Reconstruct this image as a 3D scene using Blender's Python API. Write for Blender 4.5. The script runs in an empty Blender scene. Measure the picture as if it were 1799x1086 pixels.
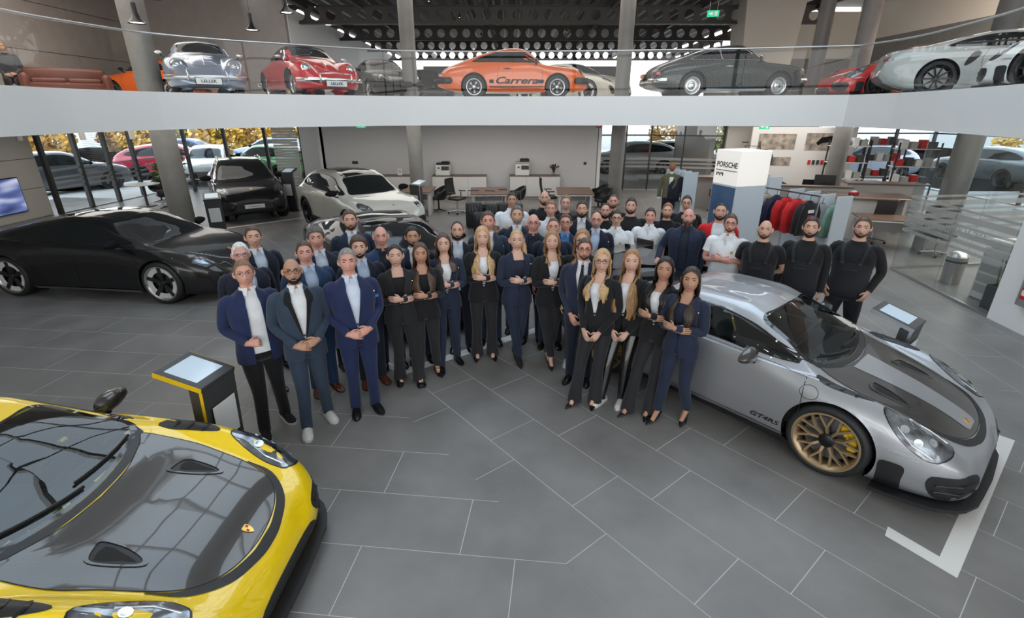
import bpy, bmesh, math, random
import numpy as np
from mathutils import Vector, Matrix
from mathutils.bvhtree import BVHTree
R = math.radians
sc = bpy.context.scene
COL = sc.collection
rng = random.Random(7)

# ------------------------------------------------------------------ camera
CAM_H = 3.05
PITCH = math.atan(348 / 868.0)
cam = bpy.data.objects.new('camera', bpy.data.cameras.new('camera'))
COL.objects.link(cam)
cam.location = (0, 0, CAM_H)
cam.rotation_euler = (R(90) - PITCH, 0, 0)
cam.data.sensor_width = 36.0
cam.data.lens = 36.0 * 868 / 1799
cam.data.clip_end = 300
sc.camera = cam
# ------------------------------------------------------------------ view, world
sc.view_settings.view_transform = 'Standard'
sc.view_settings.look = 'None'
sc.view_settings.gamma = 1
sc.view_settings.use_curve_mapping = False
sc.view_settings.exposure = 0.35
sc.cycles.use_denoising = True
sc.cycles.max_bounces = 8
sc.cycles.transparent_max_bounces = 16
sc.cycles.caustics_reflective = False
sc.cycles.caustics_refractive = False
sc.cycles.sample_clamp_indirect = 6
W = bpy.data.worlds.new('overcast sky'); sc.world = W
W.use_nodes = True
_n, _l = W.node_tree.nodes, W.node_tree.links
_tc = _n.new('ShaderNodeTexCoord'); _sp = _n.new('ShaderNodeSeparateXYZ'); _rp = _n.new('ShaderNodeValToRGB')
_l.new(_tc.outputs['Generated'], _sp.inputs[0]); _l.new(_sp.outputs['Z'], _rp.inputs[0]); _l.new(_rp.outputs[0], _n['Background'].inputs[0])
_rp.color_ramp.elements[0].position = 0.0; _rp.color_ramp.elements[0].color = (1.0, 0.98, 0.955, 1)      # hazy horizon
_rp.color_ramp.elements[1].position = 0.9; _rp.color_ramp.elements[1].color = (0.68, 0.84, 1.0, 1)      # blue zenith
W.node_tree.nodes['Background'].inputs[1].default_value = 2.8

def area_light(name, loc, rot, sx, sy, power, color=(1, 1, 1)):
    l = bpy.data.lights.new(name, 'AREA'); l.shape = 'RECTANGLE'; l.size = sx; l.size_y = sy
    l.energy = power; l.color = color
    o = bpy.data.objects.new(name, l); COL.objects.link(o); o.location = loc; o.rotation_euler = rot
    return o
# the sky comes in through the glazed facade behind the photographer and through two roof lights: portals guide the sampling
for nm, lc, rt, sx_, sy_ in (('facade_portal', (0, -9.0, 4.3), (R(-90), 0, 0), 35, 7.2), ('rooflight_portal', (-3.1, 8.4, 8.12), (0, 0, 0), 4.2, 6.2), ('rooflight_portal', (4.2, 8.4, 8.12), (0, 0, 0), 6.4, 6.2)):
    area_light(nm, lc, rt, sx_, sy_, 1).data.cycles.is_portal = True
# unseen area lights added to brighten the space under the gallery
area_light('ceiling_fill', (-10.2, 14.2, 2.62), (0, 0, 0), 5, 4, 80, (1.0, 0.96, 0.9))
area_light('ceiling_fill', (-1.5, 16.3, 2.62), (0, 0, 0), 8, 2.5, 85, (1.0, 0.96, 0.9))
area_light('ceiling_fill', (8.0, 17.5, 2.62), (0, 0, 0), 7, 4, 150, (1.0, 0.95, 0.88))
area_light('ceiling_fill', (10.6, 9.6, 2.62), (0, 0, 0), 4.5, 5.5, 150, (1.0, 0.95, 0.88))
# unseen fill lights added to brighten the gallery, its cars and walls
area_light('gallery_fill', (-11, 13.5, 6.6), (0, 0, 0), 5, 6, 170, (1.0, 0.9, 0.8))
area_light('gallery_fill', (0, 18.5, 6.5), (0, 0, 0), 14, 4, 230, (1.0, 0.93, 0.85))
area_light('gallery_fill', (13.2, 14.5, 6.9), (0, R(-25), 0), 4, 7, 420, (1.0, 0.92, 0.83))

# ------------------------------------------------------------------ materials
_MC = {}
def mat(name, col, rough=0.5, metal=0.0, coat=0.0, spec=0.5, emit=0.0, sheen=0.0, alpha=1.0, coatr=0.03):
    if name in _MC: return _MC[name]
    m = bpy.data.materials.new(name); m.use_nodes = True
    b = m.node_tree.nodes['Principled BSDF']
    b.inputs['Base Color'].default_value = (*col, 1)
    b.inputs['Roughness'].default_value = rough
    b.inputs['Metallic'].default_value = metal
    b.inputs['Coat Weight'].default_value = coat
    b.inputs['Coat Roughness'].default_value = coatr
    b.inputs['Specular IOR Level'].default_value = spec
    if emit:
        b.inputs['Emission Color'].default_value = (*col, 1)
        b.inputs['Emission Strength'].default_value = emit
    if sheen: b.inputs['Sheen Weight'].default_value = sheen
    _MC[name] = m
    return m
def bsdf(m): return m.node_tree.nodes['Principled BSDF']
def nodes(m): return m.node_tree.nodes, m.node_tree.links
def noise_tint(m, scale, c1, c2, detail=4, rough=None, bump=0.0, stretch=None, obj=True):
    n, l = nodes(m); b = bsdf(m)
    tc = n.new('ShaderNodeTexCoord'); mp = n.new('ShaderNodeMapping')
    if stretch: mp.inputs['Scale'].default_value = stretch
    l.new(tc.outputs['Object' if obj else 'Generated'], mp.inputs['Vector'])
    t = n.new('ShaderNodeTexNoise'); t.inputs['Scale'].default_value = scale; t.inputs['Detail'].default_value = detail
    l.new(mp.outputs[0], t.inputs['Vector'])
    r = n.new('ShaderNodeValToRGB'); r.color_ramp.elements[0].color = (*c1, 1); r.color_ramp.elements[1].color = (*c2, 1)
    r.color_ramp.elements[0].position = 0.3; r.color_ramp.elements[1].position = 0.7
    l.new(t.outputs['Fac'], r.inputs[0]); l.new(r.outputs[0], b.inputs['Base Color'])
    if rough:
        mr = n.new('ShaderNodeMapRange'); mr.inputs['To Min'].default_value = rough[0]; mr.inputs['To Max'].default_value = rough[1]
        l.new(t.outputs['Fac'], mr.inputs['Value']); l.new(mr.outputs[0], b.inputs['Roughness'])
    if bump:
        bp = n.new('ShaderNodeBump'); bp.inputs['Strength'].default_value = bump; bp.inputs['Distance'].default_value = 0.01
        l.new(t.outputs['Fac'], bp.inputs['Height']); l.new(bp.outputs[0], b.inputs['Normal'])
    return m
def glass(name, tint=(0.9, 0.95, 0.95), refl=1.0, rough=0.0):
    """thin architectural glass: tinted see-through plus fresnel reflection"""
    if name in _MC: return _MC[name]
    m = bpy.data.materials.new(name); m.use_nodes = True
    n, l = nodes(m); n.remove(n['Principled BSDF'])
    out = n['Material Output']
    t = n.new('ShaderNodeBsdfTransparent'); t.inputs[0].default_value = (*tint, 1)
    g = n.new('ShaderNodeBsdfGlossy'); g.inputs['Roughness'].default_value = rough
    # Schlick reflectance from either side of the pane
    ge = n.new('ShaderNodeNewGeometry'); dt = n.new('ShaderNodeVectorMath'); dt.operation = 'DOT_PRODUCT'
    l.new(ge.outputs['Normal'], dt.inputs[0]); l.new(ge.outputs['Incoming'], dt.inputs[1])
    def mth(op, a, b_=None):
        q = n.new('ShaderNodeMath'); q.operation = op
        for k_, v_ in enumerate((a, b_)):
            if v_ is None: continue
            if isinstance(v_, (int, float)): q.inputs[k_].default_value = v_
            else: l.new(v_, q.inputs[k_])
        return q.outputs[0]
    om = mth('SUBTRACT', 1.0, mth('ABSOLUTE', dt.outputs['Value']))
    mm = n.new('ShaderNodeMath'); mm.operation = 'MULTIPLY'; mm.inputs[1].default_value = refl; mm.use_clamp = True
    l.new(mth('ADD', 0.045, mth('MULTIPLY', 0.955, mth('POWER', om, 5.0))), mm.inputs[0])
    mx = n.new('ShaderNodeMixShader'); l.new(mm.outputs[0], mx.inputs[0]); l.new(t.outputs[0], mx.inputs[1]); l.new(g.outputs[0], mx.inputs[2])
    l.new(mx.outputs[0], out.inputs[0])
    _MC[name] = m
    return m

# ------------------------------------------------------------------ mesh helpers
class MB:
    """collects geometry of ONE part"""
    def __init__(s): s.v = []; s.f = []; s.mi = []
    def add(s, V, F, mi=0):
        o = len(s.v); s.v.extend([tuple(map(float, p)) for p in V])
        s.f.extend([tuple(i + o for i in f) for f in F]); s.mi.extend([mi] * len(F)); return s
    def box(s, c, d, mi=0, rz=0.0, bev=0.0):
        V, F = boxg(d, bev)
        if rz:
            ca, sa = math.cos(rz), math.sin(rz)
            V = [(x * ca - y * sa, x * sa + y * ca, z) for x, y, z in V]
        return s.add([(x + c[0], y + c[1], z + c[2]) for x, y, z in V], F, mi)
    def cyl(s, a, b, r0, r1=None, n=12, mi=0): return s.add(*cylg(a, b, r0, r0 if r1 is None else r1, n), mi)
    def tube(s, pts, rad, n=8, flat=None, up=(0, 0, 1), mi=0): return s.add(*tubeg(pts, rad, n, flat, up), mi)
    def lathe(s, prof, n=24, axis='z', c=(0, 0, 0), mi=0, close=False):
        V, F = latheg(prof, n, close)
        if axis == 'y': V = [(x, z, -y) for x, y, z in V]
        if axis == 'x': V = [(z, x, y) for x, y, z in V]
        return s.add([(x + c[0], y + c[1], z + c[2]) for x, y, z in V], F, mi)
    def prism(s, poly, z0, z1, mi=0):
        n = len(poly)
        V = [(x, y, z0) for x, y in poly] + [(x, y, z1) for x, y in poly]
        F = [tuple(range(n - 1, -1, -1)), tuple(range(n, 2 * n))] + [(i, (i + 1) % n, (i + 1) % n + n, i + n) for i in range(n)]
        return s.add(V, F, mi)
    def xf(s, M, start=0):
        for i in range(start, len(s.v)): s.v[i] = tuple(M @ Vector(s.v[i]))
        return s
    def mesh(s, name, mats, smooth=False, angle=None):
        me = bpy.data.meshes.new(name); me.from_pydata(s.v, [], s.f)
        if not isinstance(mats, (list, tuple)): mats = [mats]
        for m in mats: me.materials.append(m)
        if len(mats) > 1: me.polygons.foreach_set('material_index', s.mi)
        if smooth:
            me.polygons.foreach_set('use_smooth', [True] * len(me.polygons))
            if angle: me.set_sharp_from_angle(angle=R(angle))
        me.update()
        return me
    def build(s, name, mats, parent=None, smooth=False, angle=None, loc=None, rot=None):
        return link(name, s.mesh(name, mats, smooth, angle), parent, loc, rot)
def link(name, me, parent=None, loc=None, rot=None):
    o = bpy.data.objects.new(name, me); COL.objects.link(o)
    if parent is not None: o.parent = parent
    if loc is not None: o.location = loc
    if rot is not None: o.rotation_euler = rot
    return o
def boxg(d, bev=0.0):
    x, y, z = d[0] / 2, d[1] / 2, d[2] / 2
    if not bev:
        V = [(sx * x, sy * y, sz * z) for sz in (-1, 1) for sy in (-1, 1) for sx in (-1, 1)]
        return V, [(0, 2, 3, 1), (4, 5, 7, 6), (0, 1, 5, 4), (2, 6, 7, 3), (0, 4, 6, 2), (1, 3, 7, 5)]
    b = min(bev, x * .99, y * .99, z * .99); V = []; idx = {}
    for sx in (-1, 1):
        for sy in (-1, 1):
            for sz in (-1, 1):
                for k in range(3):
                    p = [sx * (x - b), sy * (y - b), sz * (z - b)]
                    p[k] = (sx * x, sy * y, sz * z)[k]
                    idx[(sx, sy, sz, k)] = len(V); V.append(tuple(p))
    F = []
    I = lambda a, b_, c, k: idx[(a, b_, c, k)]
    for s_ in (-1, 1):
        q = [(-1, -1), (1, -1), (1, 1), (-1, 1)]
        if s_ < 0: q = q[::-1]
        F.append(tuple(I(s_, a, b_, 0) for a, b_ in q)); F.append(tuple(I(b_, s_, a, 1) for a, b_ in q)); F.append(tuple(I(a, b_, s_, 2) for a, b_ in q))
    for a in (-1, 1):
        for b_ in (-1, 1):
            f = (I(a, b_, -1, 0), I(a, b_, 1, 0), I(a, b_, 1, 1), I(a, b_, -1, 1)); F.append(f if a * b_ < 0 else f[::-1])
            f = (I(-1, a, b_, 1), I(1, a, b_, 1), I(1, a, b_, 2), I(-1, a, b_, 2)); F.append(f if a * b_ < 0 else f[::-1])
            f = (I(a, -1, b_, 2), I(a, 1, b_, 2), I(a, 1, b_, 0), I(a, -1, b_, 0)); F.append(f if a * b_ < 0 else f[::-1])
            for c in (-1, 1):
                f = (I(a, b_, c, 0), I(a, b_, c, 1), I(a, b_, c, 2)); F.append(f if a * b_ * c > 0 else f[::-1])
    return V, F
def cylg(a, b, r0, r1, n):
    a, b = Vector(a), Vector(b); d = (b - a).normalized()
    u = d.orthogonal().normalized(); w = d.cross(u)
    V = []
    for p, r in ((a, r0), (b, r1)):
        for i in range(n):
            t = 2 * math.pi * i / n; V.append(p + u * (r * math.cos(t)) + w * (r * math.sin(t)))
    F = [(i, (i + 1) % n, (i + 1) % n + n, i + n) for i in range(n)] + [tuple(range(n - 1, -1, -1)), tuple(range(n, 2 * n))]
    return V, F
def tubeg(pts, rad, n=8, flat=None, up=(0, 0, 1)):
    """tube through pts; rad scalar, list, or list of (ra, rb) with ra across, rb along 'up'-ish"""
    P = [Vector(p) for p in pts]; m = len(P)
    if not isinstance(rad, (list, tuple)): rad = [rad] * m
    V = []; up = Vector(up); pu = None
    for i, p in enumerate(P):
        d = (P[min(i + 1, m - 1)] - P[max(i - 1, 0)]).normalized()
        if pu is None:
            u = up - d * up.dot(d)
            if u.length < 1e-3: u = d.orthogonal()
            u.normalize()
        else:
            u = pu - d * pu.dot(d)
            u = u.normalized() if u.length > 1e-5 else d.orthogonal().normalized()
        pu = u; w = d.cross(u)
        r = rad[i]; ra, rb = r if isinstance(r, (list, tuple)) else (r, r * (flat or 1))
        for k in range(n):
            t = 2 * math.pi * k / n; V.append(p + w * (ra * math.cos(t)) + u * (rb * math.sin(t)))
    F = [(i * n + k, i * n + (k + 1) % n, (i + 1) * n + (k + 1) % n, (i + 1) * n + k) for i in range(m - 1) for k in range(n)]
    F += [tuple(range(n - 1, -1, -1)), tuple(range((m - 1) * n, m * n))]
    return V, F
def latheg(prof, n=24, close=False):
    V = []; m = len(prof)
    for i in range(n):
        t = 2 * math.pi * i / n; c, s = math.cos(t), math.sin(t)
        for r, z in prof: V.append((r * c, r * s, z))
    F = []
    for i in range(n):
        j = (i + 1) % n
        for k in range(m if close else m - 1):
            k2 = (k + 1) % m
            F.append((i * m + k, j * m + k, j * m + k2, i * m + k2))
    return V, F
def tag(o, label, cat, group=None, kind=None):
    if label: o['label'] = label
    if cat: o['category'] = cat
    if group: o['group'] = group
    if kind: o['kind'] = kind
    return o
def thing(name, label, cat, loc=(0, 0, 0), rz=0.0, group=None):
    o = bpy.data.objects.new(name, None); COL.objects.link(o); o.empty_display_size = 0.1
    o.location = loc; o.rotation_euler = (0, 0, rz)
    return tag(o, label, cat, group)
def struct(o): o['kind'] = 'structure'; return o
def copy_tree(o, parent=None):
    c = o.copy(); COL.objects.link(c)
    if parent is not None: c.parent = parent
    for ch in list(o.children): copy_tree(ch, c)
    return c
def text(name, s, size, m, parent, loc, rot, extrude=0.0008, align='CENTER', bold=0.0, sx=1.0, shear=0.0, space=1.0):
    cu = bpy.data.curves.new(name, 'FONT'); cu.body = s; cu.size = size; cu.extrude = extrude
    cu.align_x = align; cu.align_y = 'CENTER'; cu.offset = bold; cu.shear = shear; cu.space_character = space
    cu.resolution_u = 3
    cu.materials.append(m)
    tmp = bpy.data.objects.new(name, cu); me = bpy.data.meshes.new_from_object(tmp); bpy.data.objects.remove(tmp); me.name = name
    if not me.materials: me.materials.append(m)
    o = bpy.data.objects.new(name, me); COL.objects.link(o); o.parent = parent; o.location = loc; o.rotation_euler = rot; o.scale = (sx, 1, 1)
    return o
def pchip(xs, ys, x):
    xs = np.asarray(xs, float); ys = np.asarray(ys, float); x = np.asarray(x, float)
    h = np.diff(xs); d = np.diff(ys) / h; n = len(xs); m = np.zeros(n)
    for i in range(1, n - 1):
        if d[i - 1] * d[i] > 0:
            w1 = 2 * h[i] + h[i - 1]; w2 = h[i] + 2 * h[i - 1]
            m[i] = (w1 + w2) / (w1 / d[i - 1] + w2 / d[i])
    m[0] = d[0]; m[-1] = d[-1]
    i = np.clip(np.searchsorted(xs, x) - 1, 0, n - 2)
    t = (x - xs[i]) / h[i]; t = np.clip(t, 0, 1)
    return ((2 * t**3 - 3 * t**2 + 1) * ys[i] + (t**3 - 2 * t**2 + t) * h[i] * m[i] + (-2 * t**3 + 3 * t**2) * ys[i + 1] + (t**3 - t**2) * h[i] * m[i + 1])
def crspline(P, sub, closed=False):
    """Catmull-Rom through points (any dimension)"""
    P = [np.asarray(p, float) for p in P]; n = len(P); out = []
    rngN = n if closed else n - 1
    for i in range(rngN):
        p1, p2 = P[i], P[(i + 1) % n]
        p0 = P[(i - 1) % n] if (closed or i > 0) else 2 * p1 - p2
        p3 = P[(i + 2) % n] if (closed or i + 2 < n) else 2 * p2 - p1
        for k in range(sub):
            t = k / sub
            out.append(0.5 * ((2 * p1) + (-p0 + p2) * t + (2 * p0 - 5 * p1 + 4 * p2 - p3) * t * t + (-p0 + 3 * p1 - 3 * p2 + p3) * t**3))
    if not closed: out.append(P[-1])
    return out
# ================================================================== STRUCTURE
M_TILE = noise_tint(mat('slate grey porcelain tile', (0.10, 0.10, 0.105), 0.42), 1.6, (0.170, 0.162, 0.155), (0.243, 0.232, 0.222), 7, (0.30, 0.46))
M_GROUT = mat('light grey grout', (0.62, 0.61, 0.60), 0.8)
M_WHITE = mat('white painted plaster', (0.78, 0.79, 0.79), 0.55)
M_FASCIA = mat('satin white fascia panel', (0.72, 0.735, 0.73), 0.38)
M_TAUPE = noise_tint(mat('taupe wall panel', (0.33, 0.30, 0.28), 0.6), 3, (0.31, 0.285, 0.265), (0.35, 0.32, 0.30))
M_BEIGE = mat('warm beige wall panel', (0.47, 0.44, 0.40), 0.5)
M_CONC = noise_tint(mat('grey concrete column', (0.2, 0.2, 0.19), 0.5), 2.5, (0.18, 0.18, 0.17), (0.225, 0.225, 0.213))
M_DARKMETAL = mat('dark grey metal profile', (0.05, 0.05, 0.052), 0.4, 0.6)
M_STEEL = mat('brown black roof steel', (0.060, 0.053, 0.048), 0.55, 0.3)
M_DECK = mat('galvanised roof deck', (0.30, 0.30, 0.30), 0.45, 0.6)
M_CHROME = mat('polished chrome', (0.82, 0.82, 0.82), 0.08, 1.0)
M_ALU = mat('brushed aluminium', (0.55, 0.56, 0.56), 0.3, 1.0)
M_BLACK = mat('black plastic', (0.012, 0.012, 0.013), 0.35)
M_BLACKM = mat('matt black plastic', (0.018, 0.018, 0.019), 0.65)
M_TAPE = mat('white floor tape', (0.74, 0.72, 0.68), 0.6)
M_RGLASS = glass('railing glass', (0.94, 0.96, 0.96), 0.6)
M_PGLASS = glass('partition glass', (0.93, 0.95, 0.95), 0.9)
M_WGLASS = glass('window glass', (0.95, 0.97, 0.97), 0.6)
M_FROST = mat('frosted film', (0.42, 0.41, 0.40), 0.6)
bsdf(M_FROST).inputs['Alpha'].default_value = 0.55

def clip_poly(poly, nx, ny, d):
    """keep the part of a convex polygon with nx*x+ny*y >= d"""
    out = []
    for i in range(len(poly)):
        a, b = poly[i], poly[(i + 1) % len(poly)]
        fa, fb = nx * a[0] + ny * a[1] - d, nx * b[0] + ny * b[1] - d
        if fa >= 0: out.append(a)
        if (fa >= 0) != (fb >= 0):
            t = fa / (fa - fb); out.append((a[0] + t * (b[0] - a[0]), a[1] + t * (b[1] - a[1])))
    return out
def inset_poly(poly, g):
    n = len(poly); out = []
    A = sum(poly[i][0] * poly[(i + 1) % n][1] - poly[(i + 1) % n][0] * poly[i][1] for i in range(n))
    if A < 0: poly = poly[::-1]
    lines = []
    for i in range(n):
        a, b = poly[i], poly[(i + 1) % n]; dx, dy = b[0] - a[0], b[1] - a[1]; L = math.hypot(dx, dy)
        if L < 1e-4: continue
        lines.append((-dy / L, dx / L, (-dy * a[0] + dx * a[1]) / L + g))
    q = [(-50, -50), (50, -50), (50, 50), (-50, 50)]
    for l in lines: q = clip_poly(q, *l)
    return q
FL = struct(MB().box((0, 17, -0.0512), (36, 54, 0.1)).build('floor', M_GROUT))
GAP = 0.0026
def zone(ang, s0, ds, tlist, dt, bounds, smin, smax, tmin, tmax):
    a = (math.cos(ang), math.sin(ang)); n = (-a[1], a[0]) if ang < -1.2 or True else None
    n = (-math.sin(ang), math.cos(ang))
    polys = []
    for k in range(math.floor((smin - s0) / ds), math.ceil((smax - s0) / ds)):
        t0 = tlist[k % len(tlist)]
        for j in range(math.floor((tmin - t0) / dt), math.ceil((tmax - t0) / dt)):
            ss, tt = s0 + k * ds, t0 + j * dt
            q = [(a[0] * t + n[0] * s, a[1] * t + n[1] * s) for s, t in ((ss + GAP, tt + GAP), (ss + GAP, tt + dt - GAP), (ss + ds - GAP, tt + dt - GAP), (ss + ds - GAP, tt + GAP))]
            for b in bounds:
                if q: q = clip_poly(q, *b)
            if len(q) >= 3: polys.append(q)
    return polys
NA = (0.777, 0.629)                          # normal of the joint between the two main tile fields
NC = (0.94, 0.342)
kerbC = 0.94 * 5.52 + 0.342 * 5.6
PA = zone(R(-51), 2.405 + 0.0, 0.577, [-3.31, -2.94], 1.135, [(NA[0], NA[1], 1.96), (-NC[0], -NC[1], -kerbC)], 1.0, 24, -26, 6)
PB = zone(R(-5.9), 2.667, 0.558, [-1.83, -1.44 - 0.0, -1.797 + 0.79, -1.418], 1.165, [(-NA[0], -NA[1], -1.96)], -4, 17, -20, 6)
PC = zone(R(-97), -30.0, 0.56, [0.2, 0.6, 0.0], 1.14, [(NC[0], NC[1], kerbC)], -6, 16.5, -26, 4)
def in_room(q):
    cx = sum(p[0] for p in q) / len(q); cy = sum(p[1] for p in q) / len(q)
    return -17 < cx < 17 and 0.2 < cy < 24 and abs(cx) < 1.35 * cy + 1.6
tiles = [q for q in PA + PB + PC if in_room(q)]
def pxscore(q):
    cx = sum(p[0] for p in q) / len(q); cy = sum(p[1] for p in q) / len(q)
    return cx * cx + cy * cy + 9 + (0 if cy > 1.6 else 60)
tiles.sort(key=pxscore)
far = MB()
for i, q in enumerate(tiles):
    q = inset_poly(q, 0.0003)
    if len(q) < 3: continue
    if i < 300:
        cx = sum(p[0] for p in q) / len(q); cy = sum(p[1] for p in q) / len(q)
        b = MB(); b.prism(q, -0.02, rng.uniform(-0.0003, 0.0003)); b.build('floor_tile', M_TILE, FL)
    else: far.prism(q, -0.02, 0.0)
far.build('distant_floor_tiles', M_TILE, FL)['kind'] = 'stuff'

def tape(name, poly, label):
    o = MB().prism(poly, 0.0006, 0.0022).build(name, M_TAPE); tag(o, label, 'tape', 'white floor tapes'); return o
def strip(a, b, w):
    dx, dy = b[0] - a[0], b[1] - a[1]; L = math.hypot(dx, dy); nx, ny = -dy / L * w / 2, dx / L * w / 2
    return [(a[0] + nx, a[1] + ny), (a[0] - nx, a[1] - ny), (b[0] - nx, b[1] - ny), (b[0] + nx, b[1] + ny)]
tp = MB().prism([(3.13, 2.52), (5.01, 4.08), (4.92, 4.19), (3.15, 2.70), (2.97, 2.985), (2.885, 2.895)], 0.0006, 0.0022)
tag(tp.build('floor_marking', M_TAPE), 'angled white floor tape in front of the silver coupe', 'tape', 'white floor tapes')
tag(MB().prism([(-1.78, 5.72), (-1.70, 5.66), (-1.35, 5.40), (0.72, 6.95), (0.62, 7.05), (-1.38, 5.56), (-1.72, 5.82)], 0.0006, 0.0022).build('floor_marking', M_TAPE), 'white floor tape running behind the feet of the group', 'tape', 'white floor tapes')
tag(MB().prism(strip((-8.35, 13.35), (-6.45, 15.15), 0.11), 0.0006, 0.0022).build('floor_marking', M_TAPE), 'white floor tape in front of the black off-road car', 'tape', 'white floor tapes')

# gallery slab with its white curved fascia
EDGE = [(-6.0, -9.0), (-6.7, 0), (-7.2, 4.5), (-7.42, 7.83), (-7.45, 9.0), (-7.0, 10.6), (-6.1, 11.6), (-5.0, 12.35), (-3.65, 13.2), (-2.33, 13.75), (0.01, 13.85), (2.95, 13.6), (5.59, 13.2), (7.9, 12.6), (8.06, 11.2), (7.64, 9.1), (7.11, 7.5), (6.6, 5.6), (6.2, 3.0), (6.0, -9.0)]
def smooth_edge():
    left = [np.array(p) for p in EDGE[:14]]; right = [np.array(p) for p in EDGE[13:]]
    L = crspline(left, 4); Rr = crspline(right, 4)
    return [tuple(p) for p in L] + [tuple(p) for p in Rr[1:]]
ED = smooth_edge()
ZB, ZT = 2.70, 3.40
GX = 17.5
slab = MB()
nE = len(ED)
def edge_normal(i, pts):
    a = pts[max(i - 1, 0)]; b = pts[min(i + 1, len(pts) - 1)]
    dx, dy = b[0] - a[0], b[1] - a[1]; L = math.hypot(dx, dy); return (-dy / L, dx / L)       # points away from the void (outwards)
nrm = [edge_normal(i, ED) for i in range(nE)]
# top and underside as strips from the edge to an outer rim
def rim(p, n):
    best = 60
    for d, lim, c in ((n[0], GX, p[0]), (n[0], -GX, p[0])):
        if d * lim > 0: best = min(best, (lim - c) / d)
    if n[1] > 0: best = min(best, (44 - p[1]) / n[1])
    if n[1] < 0: best = min(best, (-10 - p[1]) / n[1])
    return (p[0] + n[0] * best, p[1] + n[1] * best)
poly = ED + [(GX, -9.0), (GX, 21.6), (9.6, 21.6), (9.6, 44), (-7.0, 44), (-7.0, 21.0), (-GX, 21.0), (-GX, -9.0)]
o = MB().prism(poly[::-1], ZB + 0.02, ZT - 0.06).build('gallery_slab', M_WHITE); struct(o)
# the fascia stands a little proud of the slab: separate panels that follow the curve
for k in range(0, nE - 1, 4):
    seg = list(range(k, min(k + 5, nE)))
    b = MB(); n = len(seg)
    V = []
    for i in seg:
        p, m = ED[i], nrm[i]
        for off, z in ((-0.03, ZB), (-0.03, ZT), (0.10, ZT), (0.10, ZB)): V.append((p[0] + m[0] * off, p[1] + m[1] * off, z))
    F = [(j * 4 + c, j * 4 + (c + 1) % 4, j * 4 + 4 + (c + 1) % 4, j * 4 + 4 + c) for j in range(n - 1) for c in range(4)]
    F += [(3, 2, 1, 0), tuple((n - 1) * 4 + c for c in range(4))]
    b.add(V, F); b.build('fascia_panel', M_FASCIA, o, smooth=True, angle=35)
# glass balustrade: one thing, a pane for every bay, a handrail
bal = thing('glass_balustrade', 'clear glass balustrade with slim metal handrail along the gallery edge', 'railing', (0, 0, 0))
RH = 1.02
for k in range(0, nE - 1, 4):
    seg = list(range(k, min(k + 5, nE))); V = []; n = len(seg)
    for q, i in enumerate(seg):
        p, m = ED[i], nrm[i]
        t = 0.006 if q == 0 else (-0.006 if q == n - 1 else 0)
        tx, ty = m[1], -m[0]
        for off, z in ((0.03, ZT), (0.03, ZT + RH)): V.append((p[0] + m[0] * off + tx * t, p[1] + m[1] * off + ty * t, z))
    F = [(j * 2, j * 2 + 2, j * 2 + 3, j * 2 + 1) for j in range(n - 1)]
    MB().add(V, F).build('glass_pane', M_RGLASS, bal, smooth=True)
MB().tube([(p[0] + m[0] * 0.03, p[1] + m[1] * 0.03, ZT + RH + 0.012) for p, m in zip(ED, nrm)], 0.019, 8).build('handrail', M_ALU, bal, smooth=True)

# columns run through both floors
def column(x, y, d, z0=0.0, z1=7.6, m=M_CONC, label='round grey concrete column'):
    b = MB(); b.lathe([(0, z0), (d / 2, z0), (d / 2, z1), (0, z1)], 40)
    o = b.build('column', m, None, smooth=True, angle=40, loc=(x, y, 0))
    MB().lathe([(d / 2 - 0.01, z0), (d / 2 + 0.004, z0), (d / 2 + 0.004, z0 + 0.03), (d / 2 - 0.01, z0 + 0.03)], 40).build('base_ring', M_ALU, o, smooth=True, angle=40)
    return struct(o)
column(-9.44, 14.14, 0.60); column(-3.22, 17.2, 0.46); column(3.50, 17.2, 0.46); column(10.3, 16.3, 0.50)
M_DCONC = mat('dark grey column', (0.12, 0.115, 0.11), 0.5)
column(10.9, 12.4, 0.55, 0, 7.6, M_DCONC)
column(9.35, 16.9, 0.42, ZT, 7.6, M_DCONC)

# ground floor walls
def wall(name, c, d, m, rz=0.0): return struct(MB().box(c, d, 0, rz).build(name, m))
M_BACKWALL = noise_tint(mat('pale grey wall', (0.50, 0.49, 0.485), 0.65), 60, (0.56, 0.555, 0.555), (0.61, 0.605, 0.605), 2, None, 0.15)
wb = wall('wall_back', (-1.95, 19.4, ZB / 2), (10.3, 0.2, ZB), M_BACKWALL)
MB().box((-1.95, 19.29, 0.05), (10.3, 0.02, 0.1)).build('baseboard_back', M_ALU)['kind'] = 'structure'
wall('wall_back_end', (3.25, 21.3, ZB / 2), (0.15, 4.0, ZB), M_WHITE)
# left wall with recessed panel joints
wl = struct(MB().box((-14.65, 9.65, ZB / 2), (0.1, 12.1, ZB)).build('wall_left', M_BLACKM))
for y0, y1 in ((3.6, 6.6), (6.6, 9.8), (9.8, 13.2), (13.2, 15.7)):
    for z0, z1 in ((0, 0.86), (0.86, 1.72), (1.72, ZB)):
        MB().box((-14.58, (y0 + y1) / 2, (z0 + z1) / 2), (0.06, y1 - y0 - 0.012, z1 - z0 - 0.012), bev=0.004).build('wall_panel', M_BEIGE, wl)
# right wall (white) in the near corner
wr = struct(MB().box((7.38, 5.1, ZB / 2), (0.12, 4.3, ZB), 0, R(-6)).build('wall_right', M_WHITE))
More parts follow.
